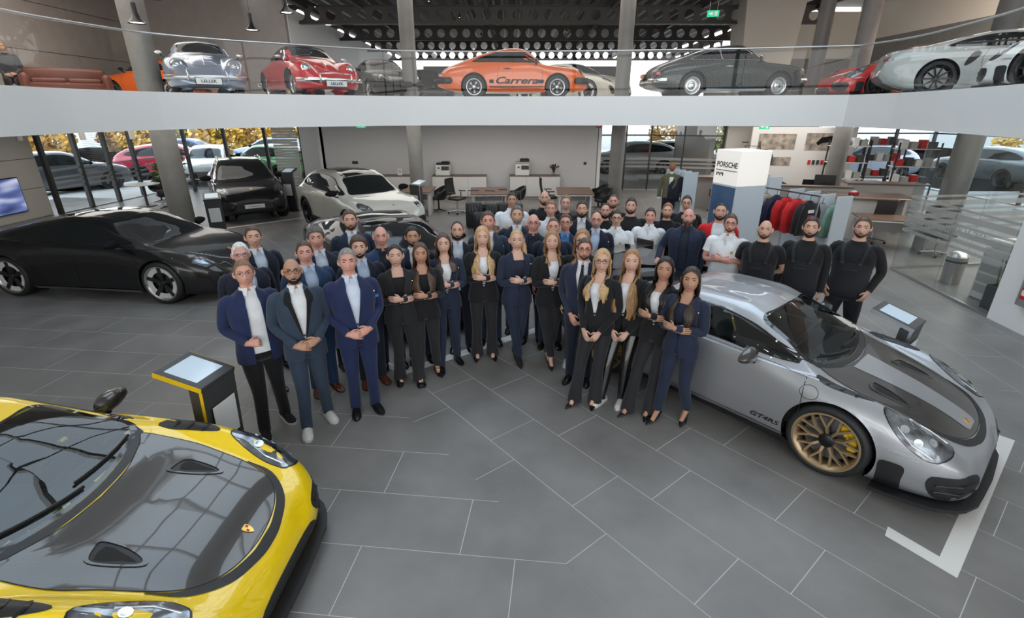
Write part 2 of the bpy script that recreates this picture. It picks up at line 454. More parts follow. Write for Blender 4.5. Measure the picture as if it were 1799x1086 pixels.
# upper floor walls
ul = struct(MB().box((-14.6, 12.0, 5.5), (0.1, 26, 4.2)).build('wall_upper_left', M_BLACKM))
for k in range(8):
    for z0, z1 in ((3.42, 4.75), (4.75, 6.1), (6.1, 7.6)):
        y0 = -1 + k * 3.25
        MB().box((-14.52, y0 + 1.62, (z0 + z1) / 2), (0.07, 3.235, z1 - z0 - 0.015), bev=0.004).build('wall_panel', M_TAUPE, ul)
wall('wall_upper_corner', (-11.6, 21.4, 5.5), (6.1, 0.2, 4.2), M_TAUPE)
wall('wall_upper_back_white', (-8.6, 30.5, 5.0), (0.2, 18, 3.4), M_WHITE)
wall('wall_upper_far', (1.2, 43.9, 4.9), (16.6, 0.2, 2.95), mat('dark back wall', (0.035, 0.033, 0.032), 0.6))
M_CREAM = mat('cream bulkhead', (0.66, 0.60, 0.52), 0.6)
wall('wall_upper_right', (16.6, 16, 6.85), (0.2, 22, 1.5), M_CREAM)
wall('wall_upper_right_low', (16.62, 16, 4.75), (0.2, 22, 2.7), mat('grey glazed front', (0.20, 0.19, 0.18), 0.15))
wall('wall_upper_right_end', (14.98, 26.9, 6.4), (5.25, 0.2, 2.0), M_CREAM); wall('wall_upper_right_end_low', (13.6, 26.95, 4.4), (8.0, 0.2, 2.0), mat('grey glazed front', (0.20, 0.19, 0.18), 0.15))
# lift shaft / tapered pier between the trusses
pier = MB()
pier.add([(9.2, 21.8, ZT), (10.9, 21.8, ZT), (10.9, 23.0, ZT), (9.2, 23.0, ZT), (8.9, 21.8, 7.6), (11.3, 21.8, 7.6), (11.3, 23.2, 7.6), (8.9, 23.2, 7.6)],
         [(3, 2, 1, 0), (4, 5, 6, 7), (0, 1, 5, 4), (1, 2, 6, 5), (2, 3, 7, 6), (3, 0, 4, 7)])
struct(pier.build('wall_pier', M_BEIGE))

# atrium roof, its back part is open steelwork
ceil = struct(MB().box((0, -2.1, 8.0), (36, 14.6, 0.2)).build('ceiling', M_WHITE))
for (cx, sx_) in ((-11.6, 12.8), (0, 2.0), (12.75, 10.5)): MB().box((cx, 8.4, 8.0), (sx_, 6.4, 0.2)).build('ceiling_section', M_WHITE, ceil)
MB().box((0, 13.65, 8.0), (36, 4.1, 0.2)).build('ceiling_section', M_WHITE, ceil)
for sx_ in (-1, 1):
    wd = 4.2 if sx_ < 0 else 6.5
    for k in range(4): MB().box((sx_ * (1.0 + wd / 3 * k), 8.4, 8.15), (0.09, 6.4, 0.16)).build('rooflight_bar', M_FASCIA, ceil)
    for k in range(5): MB().box((sx_ * (1.0 + wd / 2), 5.3 + 1.55 * k, 8.15), (wd, 0.09, 0.14)).build('rooflight_bar', M_FASCIA, ceil)
    pass
struct(MB().box((-12.3, 18.4, 7.0), (4.4, 6, 0.2)).build('ceiling_gallery_left', M_BEIGE))
struct(MB().box((14.2, 15, 7.68), (6.4, 24, 0.15)).build('ceiling_gallery_right', M_BEIGE))
# facade behind the photographer: posts and transoms, open to the sky between them
fac = struct(MB().box((0, -9.2, 0.3), (36, 0.3, 0.6)).build('wall_facade_plinth', M_WHITE))
for k in range(13): MB().box((-18 + k * 3.0, -9.2, 4.2), (0.14, 0.22, 7.4)).build('facade_post', M_DARKMETAL, fac)
for z in (2.2, 4.4, 6.4): MB().box((0, -9.2, z), (36, 0.18, 0.12)).build('facade_transom', M_DARKMETAL, fac)
wall('wall_side_left', (-17.6, 8, 5.7), (0.2, 34.6, 4.7), M_WHITE); wall('wall_side_right', (17.6, 8, 5.7), (0.2, 34.6, 4.7), M_WHITE); wall('wall_side_right_low', (17.6, 1.6, 1.7), (0.2, 21.8, 3.4), M_WHITE)
wall('wall_side_left_low', (-17.6, -2.6, 1.7), (0.2, 13.4, 3.4), M_WHITE)

# roof steelwork above the gallery
roof = thing('roof_deck', 'dark corrugated metal roof deck above the gallery', 'roof deck', (0, 0, 0)); roof['kind'] = 'structure'
b = MB(); n = 150; x0, x1 = -10.0, 12.5
V = []; F = []
for i in range(n + 1):
    x = x0 + (x1 - x0) * i / n; z = 7.45 + (0.16 if (i // 2) % 2 else 0.0)
    V += [(x, 15.6, z), (x, 44, z)]
F = [(2 * i, 2 * i + 1, 2 * i + 3, 2 * i + 2) for i in range(n)]
b.add(V, F); b.build('deck_sheet', M_STEEL, roof)
def castellated(y, z, h, xa, xb, r, pitch):
    t = thing('castellated_beam', f'dark steel roof beam with a row of round holes, {["nearest the gallery edge", "second from the gallery edge", "third from the gallery edge", "farthest from the gallery edge"][castellated.k]}', 'beam', (0, y, z), 0, 'castellated roof beams')
    castellated.k += 1
    b = MB(); nx = int((xb - xa) / pitch); ns = 12
    for yy, flip in ((-0.012, False), (0.012, True)):
        for i in range(nx):
            cx = xa + (i + .5) * pitch; V = []; hx, hz = pitch / 2, h / 2
            for k in range(ns):
                a = 2 * math.pi * k / ns; c, s = math.cos(a), math.sin(a)
                V.append((cx + r * c, yy, r * s))
                q = 1 / max(abs(c) / hx, abs(s) / hz); V.append((cx + q * c, yy, q * s))
            F = [(2 * k, 2 * k + 1, (2 * k + 3) % (2 * ns), (2 * k + 2) % (2 * ns)) for k in range(ns)]
            # corners
            for sx in (-1, 1):
                for sz in (-1, 1):
                    V.append((cx + sx * hx, yy, sz * hz))
            ang = [2 * math.pi * k / ns for k in range(ns)]
            ca = math.atan2(hz, hx)
            for ci, tgt in ((3, ca), (1, math.pi - ca), (0, math.pi + ca), (2, 2 * math.pi - ca)):
                for k in range(ns):
                    if ang[k] < tgt < ang[k] + 2 * math.pi / ns + 1e-9: F.append((2 * k + 1, 2 * ns + {0: 0, 1: 1, 2: 2, 3: 3}[ci], (2 * k + 3) % (2 * ns)))
            b.add(V, F if not flip else [f[::-1] for f in F])
    b.build('web', M_STEEL, t)
    for s in (-1, 1): MB().box(((xa + xb) / 2, 0, s * h / 2), (xb - xa, 0.2, 0.03)).build('flange', M_STEEL, t)
castellated.k = 0
for y in (22.6, 27.6, 32.6, 38.0): castellated(y, 6.6, 0.62, -10.0, 12.5, 0.2, 0.62)
for k, x in enumerate((-8.2, -6.0, -1.0, 4.0, 7.6, 12.1)):
    o = MB().box((x, 30, 6.98), (0.18, 27, 0.34)).build('purlin', M_STEEL)
    tag(o, f'dark steel roof purlin running away from the viewer, {["first", "second", "third", "fourth", "fifth", "sixth"][k]} from the white side wall', 'beam', 'roof purlins')
o = MB(); o.add([(-13.2, 20.0, 5.9), (-5.2, 20.0, 5.9), (-5.2, 20.0, 6.1), (-13.2, 20, 6.4), (-13.2, 20.2, 5.9), (-5.2, 20.2, 5.9), (-5.2, 20.2, 6.1), (-13.2, 20.2, 6.4)],
                [(0, 1, 2, 3), (7, 6, 5, 4), (4, 5, 1, 0), (3, 2, 6, 7), (1, 5, 6, 2), (0, 3, 7, 4)])
# far daylight windows of the hall behind the gallery
for k, (x, w) in enumerate(((-9, 4), (9.5, 6.0))):
    pass
# small ceiling spots in the steelwork
M_SPOT = mat('warm spot lamp', (1.0, 0.86, 0.66), 0.5, emit=14)
for k in range(26):
    x = -10 + (k * 5.31) % 22; y = 16.5 + (k * 3.7) % 19; z = 7.05 - 0.35 * (k % 3) * 0.3
    t = thing('ceiling_spot', 'small black spot lamp with warm bulb among the roof beams', 'lamp', (x, y, z), 0, 'ceiling spots')
    MB().lathe([(0, 0.12), (0.045, 0.12), (0.05, 0.0), (0.04, -0.005)], 10).build('housing', M_BLACK, t, smooth=True, angle=40)
    MB().lathe([(0, 0.004), (0.038, 0.004)], 10).build('bulb', M_SPOT, t)
# unseen downlights added in the atrium ceiling for highlights on the car paint
M_DOWN = mat('downlight lens', (1.0, 0.88, 0.70), 0.5, emit=38)
for k in range(22):
    x = [-10.5, -8.2, -6.6, 6.2 + 2.2, 9.6][k % 5] if k < 15 else -8 + 2.6 * (k - 15); y = 1.2 + 3.9 * (k // 5) if k < 15 else 3.6
    t = thing('downlight', 'small round downlight in the white atrium ceiling', 'lamp', (x, y, 7.9), 0, 'atrium downlights')
    MB().lathe([(.065, 0), (.09, 0), (.09, -.012), (.065, -.02)], 16).build('trim_ring', M_FASCIA, t, smooth=True, angle=40)
    MB().lathe([(0, -.006), (.064, -.006)], 14).build('lens', M_DOWN, t)
# ================================================================== CARS
def paint(name, col, metal=0.0, rough=0.35, flake=False):
    if name in _MC: return _MC[name]
    m = mat(name, col, rough, metal, 1.0 if max(col) > .05 else .6, 0.5 if max(col) > .05 else .3)
    n, l = nodes(m); b = bsdf(m); g = n.new('ShaderNodeNewGeometry'); d = n.new('ShaderNodeBsdfDiffuse'); d.inputs[0].default_value = (.015, .015, .016, 1)
    mx = n.new('ShaderNodeMixShader'); l.new(g.outputs['Backfacing'], mx.inputs[0]); l.new(b.outputs[0], mx.inputs[1]); l.new(d.outputs[0], mx.inputs[2]); l.new(mx.outputs[0], n['Material Output'].inputs[0])
    return m
M_TYRE = mat('black tyre rubber', (0.013, 0.013, 0.014), 0.6)
M_DISC = mat('drilled brake disc', (0.25, 0.25, 0.25), 0.35, 1.0)
M_CGLASS = mat('dark car glass', (0.010, 0.012, 0.013), 0.02, 0.0, 0.0, 0.4)
M_FRIT = mat('black glass border', (0.008, 0.008, 0.009), 0.06, 0, 0.5)
M_SEE = glass('clear car glass', (0.50, 0.57, 0.57), 1.5)
M_LENS = mat('headlamp lens', (0.17, 0.18, 0.20), 0.14, 0.7, 1.0)
noise_tint(M_LENS, 10, (.012, .013, .015), (.30, .33, .36), 2, None, .3)
M_LENSGL = glass('headlamp cover', (0.85, 0.88, 0.9), 1.2)
M_LED = mat('lamp reflector', (0.55, 0.58, 0.6), 0.18, 0.9)
M_REDL = mat('red tail lamp', (0.35, 0.01, 0.012), 0.08, 0, 1.0)
M_ORANGEL = mat('orange indicator', (0.75, 0.16, 0.01), 0.12, 0, 1.0)
M_GAP = mat('panel gap', (0.006, 0.006, 0.006), 0.7)
M_GOLD = mat('satin gold alloy', (0.56, 0.42, 0.26), 0.4, 0.9)
M_DKALLOY = mat('dark alloy', (0.035, 0.035, 0.038), 0.3, 0.8)
M_SILALLOY = mat('silver alloy', (0.62, 0.62, 0.63), 0.25, 1.0)
M_CALY = mat('yellow caliper', (0.80, 0.52, 0.01), 0.35, 0, 0.6)
M_PLATE = mat('white number plate', (0.80, 0.80, 0.79), 0.4)
M_INK = mat('black lettering', (0.01, 0.01, 0.01), 0.5)
M_CREST = mat('gold crest', (0.80, 0.52, 0.14), 0.3, 0.8)
M_CRESTR = mat('crest red', (0.5, 0.02, 0.02), 0.35)
M_DUCT = mat('satin black trim', (0.014, 0.014, 0.015), 0.42)
M_SEAT = mat('dark green grey leather', (0.055, 0.075, 0.078), 0.5)
M_CABIN = mat('black cabin trim', (0.012, 0.012, 0.013), 0.6)
M_CARBON = mat('carbon fibre', (0.03, 0.026, 0.022), 0.28, 0.25, 1.0)
def _carbon():
    n, l = nodes(M_CARBON); b = bsdf(M_CARBON)
    tc = n.new('ShaderNodeTexCoord'); w = n.new('ShaderNodeTexWave'); w.wave_type = 'BANDS'; w.bands_direction = 'DIAGONAL'
    w.inputs['Scale'].default_value = 85; l.new(tc.outputs['Object'], w.inputs['Vector'])
    r = n.new('ShaderNodeValToRGB'); r.color_ramp.elements[0].color = (0.012, 0.011, 0.010, 1); r.color_ramp.elements[1].color = (0.060, 0.052, 0.044, 1)
    l.new(w.outputs['Fac'], r.inputs[0]); l.new(r.outputs[0], b.inputs['Base Color'])
_carbon()
M_MESHG = mat('honeycomb grille', (0.02, 0.02, 0.02), 0.5)

SPEC = {}
SPEC['coupe'] = dict(xr=-2.23, xf=2.23, wb=1.241, R=0.34, Ra=0.375, tw=0.30, ty=0.755,
    zt=[(-2.23, .50), (-2.20, .70), (-2.10, .90), (-1.80, .955), (-1.35, 1.045), (-.9, 1.155), (-.45, 1.238), (-.1, 1.266), (.2, 1.25), (.42, 1.19), (.75, 1.015), (1.08, .825), (1.3, .775), (1.55, .72), (1.8, .645), (2.0, .56), (2.12, .48), (2.20, .39), (2.23, .31)],
    w=[(-2.23, .60), (-2.15, .77), (-1.9, .87), (-1.24, .925), (-.6, .885), (0, .868), (.6, .875), (1.24, .905), (1.65, .875), (1.95, .80), (2.1, .71), (2.19, .58), (2.23, .44)],
    zs=[(-2.23, .55), (-2.1, .78), (-1.8, .89), (-1.3, .93), (-.7, .90), (0, .87), (.7, .85), (1.24, .825), (1.55, .775), (1.8, .69), (2.0, .575), (2.12, .48), (2.23, .31)],
    fs=[(-2.23, .9), (-1.3, .90), (-.3, .962), (.5, .96), (1.24, .865), (1.8, .83), (2.23, .8)],
    zb=[(-2.23, .42), (-2.05, .27), (-1.6, .15), (0, .13), (1.6, .12), (2.1, .12), (2.19, .14), (2.23, .20)],
    rail=[(-2.23, .35, .53), (-2.1, .5, .885), (-1.75, .56, .94), (-1.2, .565, 1.035), (-.8, .55, 1.12), (-.3, .535, 1.195), (.1, .535, 1.195), (.4, .56, 1.115), (.75, .615, .975), (1.02, .66, .85), (1.3, .61, .77), (1.6, .555, .70), (1.8, .51, .635), (2.0, .44, .555), (2.12, .37, .475), (2.23, .25, .31)],
    belt=[(-2.23, .5, .5), (-1.6, .4, .25), (-1.2, .40, .10), (-.6, .16, .05), (.2, .12, .05), (.8, .14, .1), (1.1, .45, .35), (1.3, .5, .35), (2.23, .5, .5)],
    side=[(.90, .905), (.62, 1.01), (.30, 1.115), (-.05, 1.165), (-.45, 1.155), (-.85, 1.075), (-1.12, .985), (-1.16, .955), (-1.0, .935), (-.4, .92), (.4, .905)],
    wind=[(.91, -.635), (1.02, -.35), (1.065, 0), (1.02, .35), (.91, .635), (.66, .58), (.38, .515), (.39, .25), (.40, 0), (.39, -.25), (.38, -.515), (.66, -.58)],
    rear=[(-1.0, -.45), (-.75, -.47), (-.7, 0), (-.75, .47), (-1.0, .45), (-1.5, .38), (-1.55, 0), (-1.5, -.38)])
SPEC['sedan'] = dict(xr=-2.54, xf=2.42, wb=1.45, R=0.365, Ra=0.40, tw=0.29, ty=0.83,
    zt=[(-2.54, .60), (-2.50, .80), (-2.40, .97), (-2.1, 1.04), (-1.6, 1.15), (-1.0, 1.285), (-.4, 1.37), (.1, 1.38), (.45, 1.34), (.8, 1.20), (1.28, .965), (1.55, .92), (1.9, .83), (2.2, .69), (2.34, .57), (2.42, .42)],
    w=[(-2.54, .66), (-2.4, .84), (-2.0, .94), (-1.45, .988), (-.7, .955), (0, .94), (.8, .945), (1.45, .975), (1.9, .93), (2.2, .82), (2.34, .68), (2.42, .5)],
    zs=[(-2.54, .65), (-2.2, .93), (-1.5, 1.0), (-.7, .96), (0, .93), (.8, .91), (1.45, .885), (1.9, .79), (2.2, .66), (2.42, .44)],
    fs=[(-2.54, .9), (-1.5, .89), (-.5, .96), (.5, .965), (1.45, .86), (2.42, .83)],
    zb=[(-2.54, .45), (-2.3, .27), (-1.8, .17), (0, .15), (1.8, .14), (2.3, .16), (2.42, .26)],
    rail=[(-2.54, .4, .62), (-2.38, .54, .96), (-2.0, .57, 1.04), (-1.5, .58, 1.13), (-.9, .575, 1.24), (-.3, .57, 1.315), (.15, .575, 1.305), (.45, .60, 1.24), (.8, .65, 1.10), (1.18, .70, .955), (1.5, .66, .90), (1.9, .58, .81), (2.2, .46, .68), (2.42, .3, .43)],
    belt=[(-2.54, .5, .5), (-1.9, .35, .25), (-1.4, .36, .10), (-.8, .14, .05), (.3, .12, .05), (1.0, .15, .1), (1.3, .45, .35), (2.42, .5, .5)],
    side=[(1.02, .965), (.62, 1.12), (.28, 1.235), (-.3, 1.275), (-.9, 1.205), (-1.4, 1.10), (-1.62, 1.03), (-1.45, 1.0), (-.6, .98), (.3, .965)],
    wind=[(1.12, -.655), (1.22, -.35), (1.255, 0), (1.22, .35), (1.12, .655), (.8, .60), (.47, .55), (.46, .3), (.47, 0), (.46, -.3), (.47, -.55), (.8, -.60)],
    rear=[(-1.15, -.5), (-1.1, 0), (-1.15, .5), (-1.7, .47), (-2.0, .40), (-2.03, 0), (-2.0, -.40), (-1.7, -.47)])
SPEC['suv'] = dict(xr=-2.5, xf=2.38, wb=1.45, R=0.385, Ra=0.42, tw=0.30, ty=0.82,
    zt=[(-2.5, .75), (-2.48, .98), (-2.38, 1.12), (-2.1, 1.36), (-1.6, 1.545), (-1, 1.64), (-.3, 1.66), (.2, 1.63), (.5, 1.555), (.85, 1.36), (1.24, 1.14), (1.5, 1.10), (1.9, 1.03), (2.15, .94), (2.3, .82), (2.38, .62)],
    w=[(-2.5, .72), (-2.3, .90), (-1.9, .96), (-1.45, .99), (0, .95), (1.45, .985), (1.9, .95), (2.2, .87), (2.33, .74), (2.38, .6)],
    zs=[(-2.5, .85), (-2.2, 1.06), (-1.5, 1.10), (0, 1.07), (1, 1.05), (1.45, 1.04), (1.9, .98), (2.2, .88), (2.38, .63)],
    fs=[(-2.5, .9), (-1.5, .91), (-.5, .96), (.5, .965), (1.45, .88), (2.38, .85)],
    zb=[(-2.5, .5), (-2.3, .36), (-1.8, .27), (0, .24), (1.8, .25), (2.25, .26), (2.38, .34)],
    rail=[(-2.5, .5, .8), (-2.36, .60, 1.10), (-2.05, .62, 1.32), (-1.5, .63, 1.49), (-.8, .63, 1.57), (0, .635, 1.57), (.4, .65, 1.49), (.8, .69, 1.29), (1.16, .73, 1.12), (1.5, .70, 1.075), (1.9, .63, 1.0), (2.2, .52, .90), (2.38, .4, .63)],
    belt=[(-2.5, .5, .5), (-1.9, .3, .2), (-1.4, .28, .10), (-.8, .14, .05), (.3, .12, .05), (1.0, .15, .1), (1.3, .45, .35), (2.38, .5, .5)],
    side=[(1.0, 1.135), (.62, 1.32), (.25, 1.49), (-.3, 1.535), (-.9, 1.525), (-1.5, 1.43), (-1.88, 1.27), (-1.80, 1.19), (-1.2, 1.155), (.2, 1.125)],
    wind=[(1.10, -.67), (1.19, -.35), (1.22, 0), (1.19, .35), (1.10, .67), (.8, .625), (.52, .58), (.51, .3), (.52, 0), (.51, -.3), (.52, -.58), (.8, -.625)],
    rear=[(-1.7, -.54), (-1.65, 0), (-1.7, .54), (-2.1, .52), (-2.3, .48), (-2.33, 0), (-2.3, -.48), (-2.1, -.52)])
SPEC['classic'] = dict(xr=-2.12, xf=2.0, wb=1.135, R=0.315, Ra=0.355, tw=0.21, ty=0.69,
    zt=[(-2.12, .45), (-2.08, .60), (-1.95, .77), (-1.6, .93), (-1.2, 1.07), (-.7, 1.22), (-.2, 1.305), (.1, 1.32), (.35, 1.275), (.78, .93), (1.0, .875), (1.4, .79), (1.75, .68), (1.92, .58), (2.0, .42)],
    w=[(-2.12, .6), (-1.9, .73), (-1.135, .835), (-.5, .80), (0, .795), (.6, .80), (1.135, .82), (1.6, .78), (1.85, .69), (2.0, .54)],
    zs=[(-2.12, .5), (-1.8, .74), (-1.135, .85), (-.5, .865), (.3, .865), (.8, .855), (1.135, .835), (1.5, .80), (1.78, .73), (1.92, .62), (2.0, .43)],
    fs=[(-2.12, .9), (-1.135, .86), (-.4, .95), (.5, .955), (1.135, .80), (1.7, .80), (2.0, .82)],
    zb=[(-2.12, .34), (-1.9, .26), (-1.4, .2), (0, .19), (1.4, .2), (1.85, .22), (2.0, .28)],
    rail=[(-2.12, .35, .47), (-1.95, .45, .74), (-1.5, .5, .92), (-1.0, .505, 1.07), (-.5, .50, 1.19), (-.1, .50, 1.24), (.2, .505, 1.225), (.5, .545, 1.06), (.78, .58, .895), (1.0, .48, .835), (1.4, .40, .765), (1.75, .34, .665), (1.92, .3, .575), (2.0, .28, .43)],
    belt=[(-2.12, .5, .5), (-1.6, .35, .25), (-1.135, .34, .10), (-.5, .14, .05), (.3, .12, .05), (.7, .16, .1), (.95, .5, .2), (2.0, .5, .35)],
    side=[(.66, .93), (.42, 1.08), (.2, 1.195), (-.15, 1.215), (-.5, 1.18), (-.95, 1.05), (-1.17, .955), (-1.1, .93), (-.6, .925), (.2, .92)],
    wind=[(.66, -.53), (.72, -.3), (.745, 0), (.72, .3), (.66, .53), (.5, .495), (.33, .45), (.34, 0), (.33, -.45), (.5, -.495)],
    rear=[(-.8, -.42), (-.72, 0), (-.8, .42), (-1.25, .40), (-1.35, .36), (-1.38, 0), (-1.35, -.36), (-1.25, -.40)])
SPEC['oldtimer'] = dict(xr=-2.0, xf=1.9, wb=1.05, R=0.33, Ra=0.36, tw=0.16, ty=0.66,
    zt=[(-2.0, .40), (-1.92, .60), (-1.6, .85), (-1.2, 1.03), (-.8, 1.18), (-.3, 1.285), (0, 1.30), (.25, 1.255), (.62, .985), (.9, .93), (1.3, .80), (1.6, .63), (1.8, .46), (1.9, .32)],
    w=[(-2.0, .5), (-1.8, .66), (-1.05, .835), (0, .80), (.6, .81), (1.05, .83), (1.4, .80), (1.65, .71), (1.82, .55), (1.9, .38)],
    zs=[(-2.0, .42), (-1.6, .7), (-1.05, .82), (-.3, .86), (.4, .87), (1.05, .865), (1.38, .83), (1.6, .71), (1.78, .52), (1.9, .33)],
    fs=[(-2.0, .88), (-1.05, .85), (-.3, .92), (.5, .92), (1.05, .78), (1.6, .77), (1.9, .8)],
    zb=[(-2.0, .3), (-1.8, .24), (-1.3, .2), (0, .2), (1.3, .2), (1.75, .22), (1.9, .26)],
    rail=[(-2.0, .3, .42), (-1.8, .42, .68), (-1.4, .47, .92), (-1.0, .48, 1.07), (-.5, .485, 1.18), (-.1, .49, 1.21), (.15, .50, 1.18), (.4, .53, 1.05), (.62, .55, .93), (.9, .42, .86), (1.3, .36, .755), (1.6, .31, .61), (1.8, .26, .45), (1.9, .2, .325)],
    belt=[(-2.0, .5, .5), (-1.4, .4, .3), (-1.0, .36, .12), (-.4, .18, .06), (.4, .16, .08), (.6, .2, .15), (.85, .5, .15), (1.9, .5, .3)],
    side=[(.48, .93), (.3, 1.06), (.12, 1.15), (-.15, 1.165), (-.5, 1.13), (-.85, 1.03), (-1.0, .945), (-.9, .92), (-.3, .915)],
    wind=[(.53, -.48), (.575, -.25), (.59, 0), (.575, .25), (.53, .48), (.4, .455), (.26, .42), (.265, 0), (.26, -.42), (.4, -.455)],
    rear=[(-.9, -.36), (-.82, 0), (-.9, .36), (-1.2, .32), (-1.27, 0), (-1.2, -.32)])

def kn(L, x, c=1): return pchip([p[0] for p in L], [p[c] for p in L], x)
class Body:
    """half-section lofted car shell with clean wheel arches; keeps a BVH for draped parts"""
    def __init__(s, kind, ns=104, sub=5, zscale=1.0):
        S = SPEC[kind]; s.S = S
        t = np.linspace(0, 1, ns); a = 0.45
        xs = S['xr'] + (S['xf'] - S['xr']) * ((1 - a) * t + a * (0.5 - 0.5 * np.cos(np.pi * t)))
        zt = kn(S['zt'], xs); w = kn(S['w'], xs); zs = kn(S['zs'], xs); fs = kn(S['fs'], xs); zb = kn(S['zb'], xs)
        yr = kn(S['rail'], xs); zr = kn(S['rail'], xs, 2); by = kn(S['belt'], xs); bz = kn(S['belt'], xs, 2)
        rows = []
        for i in range(ns):
            P4 = (w[i] * fs[i], zs[i]); P6 = (yr[i], zr[i]); h = zs[i] - zb[i]
            P = [(0, zb[i]), (.78 * w[i], zb[i]), (.955 * w[i], zb[i] + .05 * min(1, h / .3)), (w[i] * .995, zb[i] + .34 * h), (w[i], zb[i] + .60 * h), (w[i] * (1 - (1 - fs[i]) * .25), zb[i] + .86 * h), P4,
                 (P4[0] + (P6[0] - P4[0]) * by[i], P4[1] + (P6[1] - P4[1]) * bz[i]), P6, (yr[i] * .55, zr[i] + (zt[i] - zr[i]) * .72), (0, zt[i])]
            rows.append(np.array(crspline(P, sub)))
        A = np.array(rows)                                   # ns x m x 2
        A[:, :, 0] = np.maximum(A[:, :, 0], 0); m = A.shape[1]
        full = np.zeros((ns, 2 * m - 2, 3))
        full[:, :m, 0] = xs[:, None]; full[:, :m, 1] = A[:, :, 0]; full[:, :m, 2] = A[:, :, 1]
        full[:, m:, 0] = xs[:, None]; full[:, m:, 1] = -A[:, m - 2:0:-1, 0]; full[:, m:, 2] = A[:, m - 2:0:-1, 1]
        M2 = 2 * m - 2; s.full = full; s.ns = ns; s.M2 = M2
        s.V = full.reshape(-1, 3)
        s.F = [(i * M2 + k, (i + 1) * M2 + k, (i + 1) * M2 + (k + 1) % M2, i * M2 + (k + 1) % M2) for i in range(ns - 1) for k in range(M2)]
        s.F += [tuple(range(M2)), tuple((ns - 1) * M2 + k for k in range(M2 - 1, -1, -1))]
        s.bvh = BVHTree.FromPolygons([tuple(v) for v in s.V], s.F)
        s.wmid = float(kn(S['w'], np.array([0.0]))[0])
    def cut(s, holes=()):
        S = s.S; V = s.V.copy(); dead = set(); inside = np.zeros(len(V), bool)
        for xa in (S['wb'], -S['wb']):
            dx = V[:, 0] - xa; dz = V[:, 2] - S['R']; r = np.hypot(dx, dz)
            cand = (r < S['Ra']) & (np.abs(V[:, 1]) > 0.52 * s.wmid)
            inside |= cand
        keep = []
        for f in s.F:
            c = sum(inside[i] for i in f)
            if c == len(f): continue
            keep.append(f)
        used = np.zeros(len(V), bool)
        for f in keep:
            for i in f:
                if inside[i]: used[i] = True
        for xa in (S['wb'], -S['wb']):
            dx = V[:, 0] - xa; dz = V[:, 2] - S['R']; r = np.hypot(dx, dz) + 1e-6
            q = used & inside & (r < S['Ra'])
            V[q, 0] = xa + dx[q] / r[q] * S['Ra']; V[q, 2] = S['R'] + dz[q] / r[q] * S['Ra']
        out = []
        for f in keep:
            if len(f) > 4: out.append(f); continue
            c = V[list(f)].mean(0); kill = False
            for kind, poly in holes:
                if kind == 'top':
                    a, b, d = V[f[0]], V[f[1]], V[f[2]]
                    nz = np.cross(b - a, d - a); nz = nz / (np.linalg.norm(nz) + 1e-9)
                    if c[2] > 0.7 and abs(nz[2]) > .2 and pip(c[0], c[1], poly): kill = True
                else:
                    if c[2] > 0.7 and abs(c[1]) > .3 and pip(c[0], c[2], poly): kill = True
            if not kill: out.append(f)
        return V, out
    def hit(s, plane, a, b, side=1):
        if plane == 'side': o, d = Vector((a, 2.0 * side, b)), Vector((0, -side, 0))
        elif plane == 'top': o, d = Vector((a, b, 3.0)), Vector((0, 0, -1))
        elif plane == 'front': o, d = Vector((4.0, a, b)), Vector((-1, 0, 0))
        else: o, d = Vector((-4.0, a, b)), Vector((1, 0, 0))
        h = s.bvh.ray_cast(o, d)
        if h[0] is None:
            g = {'side': Vector((a, side * .8, b)), 'top': Vector((a, b, .8)), 'front': Vector((2.1, a, b)), 'rear': Vector((-2.1, a, b))}[plane]
            h = s.bvh.find_nearest(g)
        n = h[1] if h[1].dot(d) < 0 else -h[1]
        return h[0], n
    def near(s, p):
        h = s.bvh.find_nearest(Vector(p)); n = h[1]
        if n.dot(h[0] - Vector((h[0].x * .8, 0, .35))) < 0: n = -n
        return h[0], n
    def drape3(s, outline, off=.004, rings=(1, .8, .5, .25), sub=4, closed_in=True, skirt=.012, k0=1.0):
        O = crspline(outline, sub, True); n = len(O); c = sum(O) / n; V = []; F = []
        for r in rings:
            for p in O:
                h, nn = s.near(c + (p - c) * r * k0); V.append(h + nn * off)
        for k in range(len(rings) - 1):
            for i in range(n): F.append((k * n + i, k * n + (i + 1) % n, (k + 1) * n + (i + 1) % n, (k + 1) * n + i))
        if closed_in:
            h, nn = s.near(c); V.append(h + nn * off); F += [((len(rings) - 1) * n + i, (len(rings) - 1) * n + (i + 1) % n, len(rings) * n) for i in range(n)]
        if skirt:
            b = len(V)
            for p in O:
                h, nn = s.near(c + (p - c) * k0); V.append(h + nn * (off - skirt))
            F += [(b + i, b + (i + 1) % n, (i + 1) % n, i) for i in range(n)]
        f = F[0]; e = (Vector(V[f[1]]) - Vector(V[f[0]])).cross(Vector(V[f[3]]) - Vector(V[f[0]]))
        if e.dot(s.near(O[0])[1]) < 0: F = [g[::-1] for g in F]
        return V, F
    def drape(s, outline, plane, side=1, off=0.004, rings=(1, .86, .6, .3), sub=4, closed_in=True, skirt=0.012, smooth=True):
        O = crspline(outline, sub, True) if smooth else [np.array(p, float) for p in outline]
        n = len(O); c = sum(O) / n; V = []; F = []
        for k, r in enumerate(rings):
            for p in O:
                q = c + (p - c) * r; h, nn = s.hit(plane, q[0], q[1], side); V.append(h + nn * off)
                if k == 0: V[-1] = h + nn * off
        nr = len(rings)
        for k in range(nr - 1):
            for i in range(n): F.append((k * n + i, k * n + (i + 1) % n, (k + 1) * n + (i + 1) % n, (k + 1) * n + i))
        if closed_in:
            h, nn = s.hit(plane, c[0], c[1], side); V.append(h + nn * off); F += [((nr - 1) * n + i, (nr - 1) * n + (i + 1) % n, nr * n) for i in range(n)]
